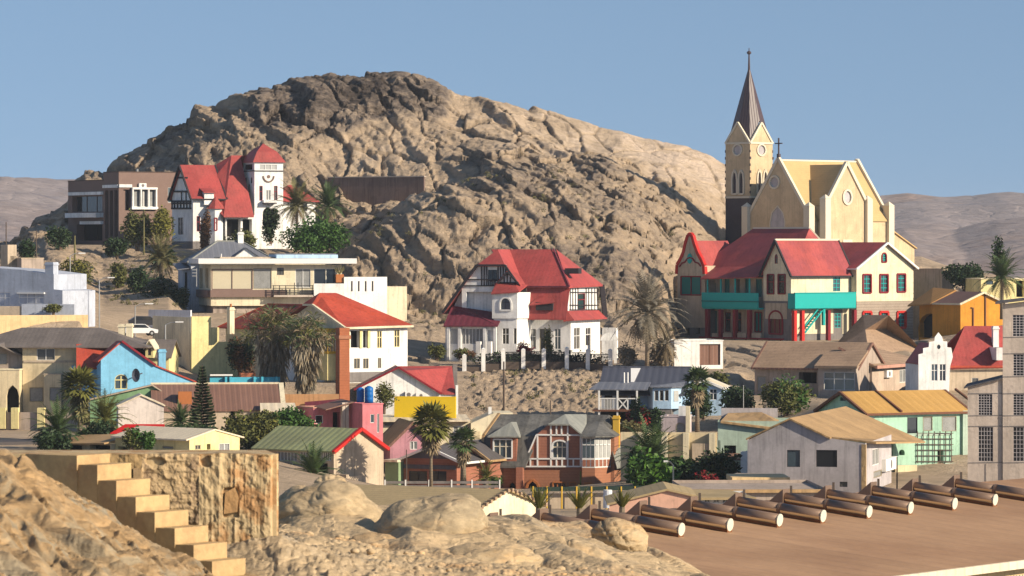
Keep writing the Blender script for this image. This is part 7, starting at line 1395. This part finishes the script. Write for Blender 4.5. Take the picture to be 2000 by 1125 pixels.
def shaggy_palm(label, px, py0, py1, d, rpx, seed):
    rg = random.Random(seed); s = d/F; b = P(px, py1, d); H_ = (py1-py0)*s; R_ = rpx*s; t = empty('shaggy_palm', label, 'palm', b, 0, 'fan palms'); zc = H_*.70
    MB().tube([(0, 0, -.8), (.2, 0, H_*.4), (0, 0, zc)], [.5, .38, .3], 9).build('trunk', 'palm_bark', t, True)
    def blades(mb, c, n, L, w, down, spread):
        for _ in range(n):
            a = rg.uniform(0, 6.283); v = Vector((math.cos(a)*rg.uniform(.3, 1)*spread, math.sin(a)*rg.uniform(.3, 1)*spread, rg.uniform(-.25, 1)-down)).normalized()*L*rg.uniform(.6, 1.2)
            sd = v.cross(Vector((rg.gauss(0, 1), rg.gauss(0, 1), rg.gauss(0, 1)))).normalized()*w; mb.poly([c-sd*.4, c+v*.6-sd+Vector((0, 0, -.02)), c+v+Vector((0, 0, -.12*L)), c+v*.6+sd])
    g, y, dr = MB(), MB(), MB()
    for k in range(85):
        a = k*2.4; e = rg.uniform(-.55, 1.25); r = R_*rg.uniform(.35, .92); c = Vector((math.cos(a)*math.cos(e)*r, math.sin(a)*math.cos(e)*r, zc+math.sin(e)*r*.85))
        mb = g if k % 5 < 2 else (y if k % 5 < 3 else dr); blades(mb, c, 16, R_*.36, .045, .25, 1); mb.bar(Vector((0, 0, zc)), c, .018)
    g.build('fronds', 'palm_green', t); y.build('fronds', 'palm_yellow', t); dr.build('dry_fronds', 'dead_frond', t)
    sk, s2 = MB(), MB()
    for k in range(1500):
        a = rg.uniform(0, 6.283); z = zc*rg.uniform(.2, 1.02); r = R_*(.24+.36*(z/zc)**1.6)*rg.uniform(.5, 1.05)*(1+.25*math.sin(3*a+seed)); c = Vector((math.cos(a)*r, math.sin(a)*r, z)); L = rg.uniform(.5, 1.3)
        v = Vector((math.cos(a)*.25+rg.gauss(0, .16), math.sin(a)*.25+rg.gauss(0, .16), -1))*L; sd = Vector((rg.gauss(0, 1), rg.gauss(0, 1), .2)).normalized()*rg.uniform(.04, .1); sk.poly([c-sd, c+v*.5-sd*1.1, c+v, c+v*.5+sd*1.1, c+sd])
    sk.build('dead_skirt', 'skirt_frond', t)
shaggy_palm('left one of two huge shaggy palms with grey hanging skirts', 535, 592, 775, 453, 66, 3)
shaggy_palm('right one of two huge shaggy palms with grey hanging skirts, before the yellow bay', 596, 600, 778, 450, 56, 8)
date_palm('date_palm', 'date palm beside the white lookout tower', 580, 405, 478, 600, 46, 'palm_dull', seed=3, nf=50)
date_palm('date_palm', 'darker date palm behind the dome-shaped bush, right of the tower', 641, 405, 480, 606, 42, 'palm_green', seed=4)
date_palm('date_palm', 'date palm on the slope below the dark brown modern house', 314, 508, 560, 584, 44, 'palm_dull', seed=5)
date_palm('date_palm', 'large dry grey date palm right of the gabled villa', 1264, 612, 722, 499, 66, 'grey_frond', 'skirt_frond', 60, 64, 6)
date_palm('date_palm', 'low dead date palm crown at the corner of the white garage', 1302, 672, 722, 500, 40, 'grey_frond', 'dead_frond', 26, 16, 16)
date_palm('date_palm', 'dark date palm at the right edge above the concrete building', 1957, 545, 612, 545, 46, 'palm_green', seed=8)
date_palm('date_palm', 'big lush date palm right of the brick house', 1272, 902, 968, 398, 68, 'palm_green', seed=9, nf=54, ndead=6)
date_palm('date_palm', 'date palm in front of the green-roofed hall', 612, 930, 985, 376, 52, 'palm_green', seed=10, ndead=5)
date_palm('date_palm', 'date palm with bright fronds before the white gabled garage', 205, 822, 850, 398, 50, 'palm_yellow', seed=12, nf=40, ndead=4)
date_palm('date_palm', 'low dark date palm at the left end of the cream house', 112, 845, 890, 388, 54, 'palm_green', seed=14, ndead=6)
date_palm('date_palm', 'date palm at the foot of the slender pine', 352, 828, 850, 398, 36, 'palm_green', seed=15, ndead=3)
date_palm('date_palm', 'young date palm by the dormer wing of the brick house', 950, 936, 958, 412, 30, 'palm_yellow', seed=17, nf=26, ndead=0)
pine('slender dark Norfolk pine beside the brown corrugated roof', 395, 712, 838, 407, 28)
bush('dark_conifer', 'thin spindly tree standing above the dark palm at the right edge', 1934, 1962, 452, 540, 552, 'leaf_dark', 500, .22, 3, cat='tree', group='garden trees', lumps=5, leaf2=None)
bush('dome_bush', 'big dome-shaped bright green bush below the date palms by the tower', 556, 682, 424, 494, 590, 'leaf_green', 4200, .26, 1, lumps=8)
bush('olive_tree', 'olive green tree in front of the dark brown modern house', 236, 300, 412, 484, 616, 'leaf_olive', 1800, .25, 2, cat='tree', group='garden trees')
bush('olive_tree', 'yellow-green tree between the brown house and the tower villa', 292, 336, 398, 478, 614, 'leaf_yellow', 1300, .25, 3, cat='tree', group='garden trees')
bush('creeper', 'rust-brown creeper climbing the wall of the tower villa', 384, 411, 404, 498, 607, 'creeper_brown', 1300, .2, 4, cat='creeper', group='climbers', lumps=6)
bush('creeper', 'dark creeper hanging on the wall below the lookout tower', 511, 546, 404, 470, 607, 'leaf_dark', 1300, .22, 5, cat='creeper', group='climbers', lumps=6)
bush('shrub', 'grey-green shrub below the porch of the tower villa', 438, 512, 446, 496, 598, 'leaf_olive', 1700, .22, 6)
bush('shrub', 'dark green hedge left of the grey-roofed cottage', 272, 362, 540, 628, 567, 'leaf_dark', 2600, .25, 7, lumps=7)
bush('shrub', 'yellow-flowering shrub by the lane on the left slope', 112, 188, 500, 552, 558, 'leaf_yellow', 1700, .22, 8, leaf2='leaf_olive')
bush('shrub', 'dark shrub on the shaded slope below the brown house', 196, 262, 462, 500, 600, 'leaf_dark', 1500, .24, 9)
bush('shrub', 'spiky grey shrub growing on the pale terrace wall', 82, 128, 594, 613, 490, 'leaf_olive', 600, .16, 10)
bush('garden_bush', 'large olive bush between the slender pine and the green roof', 430, 540, 800, 880, 404, 'leaf_olive', 3600, .2, 11, lumps=8, leaf2='leaf_yellow')
bush('garden_bush', 'dense green bush left of the pink house', 520, 618, 795, 850, 412, 'leaf_green', 2600, .2, 12, lumps=7)
bush('garden_tree', 'light-leaved tree beside the blue water tanks', 722, 778, 748, 800, 446, 'leaf_olive', 800, .16, 13, cat='tree', group='garden trees')
bush('garden_bush', 'broad bush below the brown-tiled house', 1472, 1596, 738, 812, 446, 'leaf_olive', 3600, .2, 14, lumps=8, leaf2='leaf_green')
bush('garden_bush', 'dark bush left of the broad bush, by the stone stair', 1384, 1480, 756, 806, 450, 'leaf_dark', 2200, .2, 15, lumps=6)
bush('garden_bush', 'bush on the rocks under the white garage', 1372, 1444, 724, 768, 466, 'leaf_olive', 1500, .2, 16)
bush('garden_bush', 'leafy dark green shrub round the orange palm trunk', 1338, 1412, 755, 812, 447, 'leaf_dark', 1800, .2, 17)
bush('bougainvillea', 'dark red bougainvillea on the deck of the pale blue house', 1222, 1276, 780, 838, 445, 'flower_red', 1500, .17, 18, group='bougainvilleas', leaf2='leaf_dark')
bush('bougainvillea', 'red bougainvillea before the gabled villa', 1006, 1050, 667, 706, 508, 'flower_red', 1200, .15, 19, group='bougainvilleas')
bush('bougainvillea', 'purple-red bougainvillea near the curved street lamp', 1335, 1405, 922, 968, 378, 'flower_red', 1700, .15, 20, group='bougainvilleas', leaf2='leaf_dark')
bush('shrub', 'reddish-brown shrub at the left porch of the gabled villa', 880, 936, 680, 706, 506, 'creeper_brown', 1100, .16, 21, leaf2='leaf_olive')
bush('banana_clump', 'bright green banana clump below the lush date palm', 1222, 1330, 878, 972, 386, 'banana_leaf', 2200, .34, 22, lumps=8, leaf2='leaf_green')
bush('garden_bush', 'green bush between the brick house and the lush date palm', 1216, 1268, 872, 968, 392, 'leaf_green', 1800, .24, 62, lumps=7, leaf2='leaf_dark')
bush('garden_bush', 'dark green bush behind the curved street lamp', 1296, 1362, 892, 966, 390, 'leaf_dark', 1900, .24, 63, lumps=7, leaf2='leaf_green')
bush('garden_bush', 'dark glossy bush left of the grey-white house', 1350, 1442, 880, 962, 384, 'leaf_dark', 2600, .24, 23, lumps=7, leaf2='leaf_olive')
bush('round_tree', 'dark round tree behind the orange house', 1845, 1925, 518, 566, 588, 'leaf_dark', 2600, .25, 24, cat='tree', group='garden trees', lumps=6)
bush('small_tree', 'small tree in front of the low cream house, the left of two', 238, 278, 838, 888, 366, 'leaf_olive', 900, .17, 25, cat='tree', group='garden trees', leaf2='leaf_green')
bush('small_tree', 'small tree in front of the low cream house, the right of two', 274, 306, 844, 888, 366, 'leaf_green', 700, .17, 26, cat='tree', group='garden trees')
bush('shrub', 'dark shrub under the low date palm by the left yard', 62, 140, 842, 892, 384, 'leaf_dark', 1500, .2, 27)
bush('shrub', 'dark shrub between the date palms behind the low cream house', 130, 240, 822, 872, 392, 'leaf_dark', 2000, .2, 28, lumps=7)
bush('shrub', 'green shrub behind the roof of the low cream house', 320, 440, 826, 858, 396, 'leaf_dark', 1700, .2, 29, lumps=7)
bush('shrub', 'slender green tree before the middle of the gabled villa', 1062, 1090, 640, 706, 506, 'leaf_olive', 420, .16, 30, lumps=4)
bush('shrub', 'dry tangled shrub between the grey date palm and the white garage', 1266, 1322, 660, 726, 501, 'skirt_frond', 1300, .2, 64)
bush('shrub', 'dry shrub under the grey date palm', 1206, 1250, 660, 716, 503, 'grey_frond', 900, .18, 31)
bush('shrub', 'green shrub at the left foot of the gabled villa', 836, 872, 672, 704, 520, 'leaf_olive', 700, .18, 32)
bush('shrub', 'green shrubs beside the dark stair of the deck house', 1262, 1312, 800, 846, 446, 'leaf_dark', 1300, .2, 33)
bush('shrub', 'pale dry shrub beside the yellow chimney', 1212, 1252, 820, 850, 436, 'palm_dull', 700, .16, 34)
bush('shrub', 'low shrub along the fence at the left of the brick house', 940, 985, 930, 952, 413, 'leaf_green', 700, .16, 35)
bush('shrub', 'dark shrub in the shade of the red-hipped house', 440, 500, 660, 740, 458, 'creeper_brown', 1500, .2, 36, leaf2='leaf_dark')
for k, (px, py, r) in enumerate([(1052, 986, 50), (1132, 986, 50), (1215, 984, 42)]): rosette(['spiky green cycad nearest the cream tiled gable', 'spiky green cycad in the middle, before the beige fence wall', 'spiky green cycad nearest the pink gable'][k], px, py+10, 226, r, 40+k)
bush('hedge', 'long low dark hedge added for the shadows behind the pillared fence of the gabled villa', 905, 1195, 684, 716, 505, 'leaf_dark', 3600, .2, 60, trunk=False, lumps=16, depth=.06, cat='hedge')  # low hedge, added dark as backing for the railing shadows between pillars
for px0, px1, py0, py1, d, lf, lb in ((20, 70, 470, 520, 575, 'leaf_dark', 'dark shrub added to stand in for shade beside the tan shed'), (90, 150, 440, 484, 612, 'leaf_dark', 'dark bush added for shaded rock at the left foot of the dark brown house'), (200, 250, 505, 560, 582, 'leaf_olive', 'olive shrub added to darken the slope below the brown house, left of the slope palm'), (240, 300, 520, 575, 576, 'leaf_dark', 'dark shrub added for shade under the left of the slope palm'), (330, 372, 560, 620, 566, 'leaf_dark', 'dark hedge against the wall of the grey-roofed cottage'), (290, 350, 480, 530, 598, 'leaf_dark', 'dark shrub added for shade on the bank below the tower villa')):
    bush('shrub', lb, px0, px1, py0, py1, d, lf, 1500, .22, px0)  # shrubs added on the left slope, their dark leaves replicating its deep shade
# ragged small scrub on the hillside and bank: countless
def scrub():
    rg = random.Random(9); mb = MB()
    for k in range(230):
        if k % 12 == 0: px, d = rg.uniform(890, 1230), rg.uniform(466, 500)
        elif k % 3 == 1: px, d = rg.uniform(170, 360), rg.uniform(555, 610)
        else: px, d = rg.uniform(650, 1330), rg.uniform(545, 640)
        if any(a-6 < px < b+6 and d0-3 < d < d1+3 for a, b, d0, d1, _ in FLATS): continue
        z = ground_z(np.array([px]), np.array([d]))[0]; c = Vector(((px-CX)*d/F, d, z+.25)); r = rg.uniform(.3, .8); leaf_cloud(mb, c, (r, r, r*.6), 40, .14, rg)
    tag(mb.build('hillside_scrub', 'palm_dull'), 'low dry scrub scattered over the rocky slopes', 'scrub', None, 'stuff')
scrub()
# ---------------------------------------------------------------- street furniture, fences, vehicles
def pole(name, label, px, py0, py1, d, r=.09, m='pole_brown', arm=None, cat='pole', group='poles and street lamps', cross=False):
    s = d/F; b = P(px, py1, d); H_ = (py1-py0)*s; t = empty(name, label, cat, b, 0, group); MB().tube([(0, 0, -.8), (0, 0, H_)], [r, r*.7], 8).build('post', m, t)
    if arm: 
        ax = arm*s; MB().tube([(0, 0, H_-.05), (ax*.4, 0, H_+.25), (ax, -.1, H_+.3)], .05, 6).build('arm', m, t); MB().box(min(ax*.75, ax*1.35), max(ax*.75, ax*1.35), -.25, .05, H_+.24, H_+.38).build('lamp_head', 'white_trim', t)
    if cross: MB().box(-.7, .7, -.06, .06, H_-.5, H_-.36).build('crossarm', m, t)
    return t
pole('street_lamp', 'grey street lamp on the lane, above the cream chimneys', 194, 547, 652, 505, m='galvanised', arm=22, cat='street lamp')
pole('street_lamp', 'street lamp by the yellow-flowering shrub', 137, 499, 596, 542, m='galvanised', arm=22, cat='street lamp')
pole('street_lamp', 'street lamp beside the dark green hedge', 264, 598, 662, 498, m='galvanised', arm=26, cat='street lamp')
pole('street_lamp', 'tall street lamp left of the stepped cream wall', 323, 634, 716, 474, m='galvanised', arm=26, cat='street lamp', r=.12)
pole('street_lamp', 'curved pale street lamp in front of the banana clump', 1315, 908, 985, 352, m='pale_cream_pole', arm=-14, cat='street lamp') if M('pale_cream_pole', (.5, .46, .36)) else None
pole('utility_pole', 'dark wooden pole on the bare bank below the gabled villa', 984, 706, 806, 466, r=.13, cross=False)
pole('utility_pole', 'thin dark pole at the foot of the bank, behind the brick house roof', 1075, 782, 812, 448)
pole('utility_pole', 'dark pole left of the brown house, above the tan shed', 12, 434, 516, 560, r=.1); pole('utility_pole', 'dark pole in the shade above the brown shed', 71, 450, 540, 556, r=.1)
pole('utility_pole', 'thin pole rising from the dark bush near the brown-tiled house', 1452, 752, 812, 442, r=.06, m='galvanised')
pole('utility_pole', 'brown post in front of the pink gabled house', 794, 878, 952, 414, r=.07); pole('utility_pole', 'short dark post with a crossbar before the mint house', 1752, 892, 975, 340, r=.07, m='iron')
pole('cactus', 'twin pale cactus stem below the brown house', 146, 460, 500, 600, r=.16, m='palm_dull', cat='cactus', group='cacti'); pole('cactus', 'single tall pale cactus stem before the olive tree', 281, 424, 486, 608, r=.14, m='palm_dull', cat='cactus', group='cacti')
pole('cactus', 'tall thin green cactus before the brick house wall', 1134, 920, 965, 402, r=.1, m='leaf_yellow', cat='cactus', group='cacti')
# pillared fence before the villa
def fence_villa():
    t = empty('pillared_fence', 'white-pillared iron fence along the bank in front of the gabled villa', 'fence', P(905, 712, 503)); t['kind'] = 'thing'; o = t.location
    ps = [(907, 722, 694), (944, 716, 682), (983, 712, 683), (1022, 711, 683), (1062, 711, 683), (1107, 712, 680), (1148, 713, 684), (1192, 716, 684)]
    Q = lambda px, py: P(px, py, 503)-o
    for px, b_, tp in ps: q0, q1 = Q(px, b_), Q(px, tp); MB().box(q0.x-.25, q0.x+.25, -.25, .25, q0.z-.6, q1.z).cone((q0.x, 0, q1.z), .4, .2, 4, R(45)).build('pillar', 'white', t)
    for (a, ab, at), (c, cb, ct) in zip(ps, ps[1:]):
        A0, C0 = Q(a, ab), Q(c, cb); x0, x1 = A0.x+.26, C0.x-.26; zb = min(A0.z, C0.z); zt = zb+1.5
        MB().box(x0, x1, -.1, .1, zb-.6, zb+.35).build('base_wall', 'pole_brown', t); g = MB().bar((x0, 0, zt), (x1, 0, zt), .04).bar((x0, 0, zb+.5), (x1, 0, zb+.5), .04)
        for k in range(int((x1-x0)/.16)): g.bar((x0+.08+k*.16, 0, zb+.36), (x0+.08+k*.16, 0, zt+.1), .03)
        g.build('railing', 'iron', t)
fence_villa()
M('mesh_green', (.03, .05, .04))
def fence_yellow():
    t = empty('yard_fence', 'green mesh yard fence with yellow posts below the brick house', 'fence', P(1040, 985, 330)); t['kind'] = 'thing'; o = t.location; Q = lambda px, py, dd=0: P(px, py, 330+dd)-o
    for px in (1041, 1068, 1097, 1126, 1155, 1185, 1213, 1240, 1268): q0, q1 = Q(px, 988), Q(px, 950); MB().tube([(q0.x, 0, q0.z-1), (q0.x, 0, q1.z)], .07, 6).build('post', 'gold_paint', t)
    a, c = Q(1036, 960), Q(1272, 957); MB().ext([a, c, c+Vector((0, 0, .35)), a+Vector((0, 0, .35))], (0, .04, 0)).build('top_band', 'mesh_green', t); 
    a, c = Q(1030, 995, .6), Q(1275, 990, .6); MB().ext([a-Vector((0, 0, 1)), c-Vector((0, 0, 1)), Q(1275, 962, .6), Q(1030, 964, .6)], (0, .25, 0)).build('base_wall', 'beige', t)
fence_yellow()
t = empty('water_drum', 'pale grey water drum standing by the yard fence', 'drum', P(1187, 992, 322)); MB().tube([(0, 0, 0), (0, 0, .5), (0, 0, .53), (0, 0, 1.0), (0, 0, 1.03), (0, 0, 1.35)], [.36, .36, .34, .36, .34, .36], 14).build('drum_body', 'cool_white', t); MB().tube([(0, 0, 1.36), (0, 0, 1.42)], .33, 14).build('drum_lid', 'white_trim', t)
wb = wall_thing('lane_wall', 'white-washed lane wall in shade beside the dark hedge', 290, 372, 605, 640, 530, -30, 'cool_white', base=2)
def fence_wood():
    t = empty('wooden_fence', 'grey wooden fence with pale posts in front of the shaded bungalow', 'fence', P(752, 956, 404)); t['kind'] = 'thing'; o = t.location; Q = lambda px, py: P(px, py, 404)-o
    for px in (752, 792, 838, 882, 922, 976): q0, q1 = Q(px, 958), Q(px, 937); MB().box(q0.x-.07, q0.x+.07, -.08, .08, q0.z-.5, q1.z).build('post', 'white_trim', t)
    for py in (942, 950): q0, q1 = Q(752, py), Q(976, py); MB().box(q0.x, q1.x, -.03, .03, q0.z-.14, q0.z+.12).build('rail', 'grey_stone', t)
fence_wood()
def car(name, label, px, py, d, rz, m):
    t = empty(name, label, 'car', P(px, py, d), rz, 'parked cars'); prof = [(-2.1, .35), (2.1, .35), (2.15, .75), (1.2, .95), (.55, 1.42), (-1.2, 1.45), (-1.9, 1.0), (-2.15, .9)]
    MB().ext([(x, -.8, z) for x, z in prof], (0, 1.6, 0)).build('body', m, t)
    for s in (-.81, .81): MB().ext([(x, s-.01, z) for x, z in ((1.0, .97), (.5, 1.36), (-1.1, 1.38), (-1.6, 1.0))], (0, .02, 0)).build('side_window', 'glass', t)
    for x in (-1.3, 1.35):
        for y in (-.82, .62): w_ = MB().tube([(x, y, .33), (x, y+.2, .33)], .33, 14).build('wheel', 'rubber', t); MB().tube([(x, y-.01, .33), (x, y+.21, .33)], .17, 10).build('rim', 'galvanised', w_)
car('parked_car', 'white car parked on the lane right of the cream chimneys', 272, 656, 492, R(20), 'car_white')
car('parked_car', 'small dark car parked at the foot of the bank by the lane', 284, 640, 512, R(10), 'car_dark')
t = empty('red_canopy', 'bright red shade canopy behind the roof of the low cream house', 'canopy', P(270, 845, 392)); MB().slab([(-2.6, -1, .0), (2.6, -1, .1), (2.4, 1.5, .75), (-1.4, 1.5, .75)], .08).build('canopy_sheet', 'red_paint', t)
for x in (-2.3, 2.3): MB().bar((x, -.9, -1.8), (x, -.9, .0), .05).build('post', 'iron', t)
t = empty('white_gate_arch', 'small white garden arch right of the gabled villa', 'arch', P(1190, 712, 512)); MB().box(-.95, -.6, -.2, .2, -.4, 3.0).build('pier', 'white', t); MB().box(.6, .95, -.2, .2, -.4, 3.0).build('pier', 'white', t); MB().ext([(math.cos(R(a))*1.1, -.22, 3.0+math.sin(R(a))*1.0) for a in range(0, 181, 15)], (0, .44, 0)).build('arch_head', 'white', t)
# road and lane
def ribbon(name, pts, w, m):
    L, Rr, v = [], [], []
    for px, d in pts:
        z = ground_z(np.array([px]), np.array([float(d)]))[0]; v.append(Vector(((px-CX)*d/F, d, z)))
    mb = MB()
    for k in range(len(v)):
        t = (v[min(k+1, len(v)-1)]-v[max(k-1, 0)]).normalized(); n = Vector((-t.y, t.x, 0)).normalized()*w/2; L.append(v[k]+n+Vector((0, 0, .3))); Rr.append(v[k]-n+Vector((0, 0, .3)))
    for k in range(len(v)-1): mb.ext([L[k], L[k+1], Rr[k+1], Rr[k]], (0, 0, -.6))
    o = mb.build(name, m); o['kind'] = 'structure'
M('asphalt', (.085, .075, .075), var=.15); M('sand_road', (.42, .30, .19), var=.12)
ribbon('road', [(-100, 396), (60, 400), (130, 404), (200, 410)], 5, 'asphalt')
# ---------------------------------------------------------------- desert haze
hm = bpy.data.materials.new('haze'); hm.use_nodes = True; nt = hm.node_tree; nt.nodes.remove(nt.nodes['Principled BSDF']); pv = nt.nodes.new('ShaderNodeVolumePrincipled')
pv.inputs['Color'].default_value = (.80, .88, 1.0, 1); pv.inputs['Density'].default_value = .00006; pv.inputs['Anisotropy'].default_value = .0
nt.links.new(pv.outputs[0], nt.nodes['Material Output'].inputs['Volume'])
hz = MB().box(-12500, 12500, -30, 9600, ZC-60, ZC+48).build('haze', hm); hz['kind'] = 'stuff'
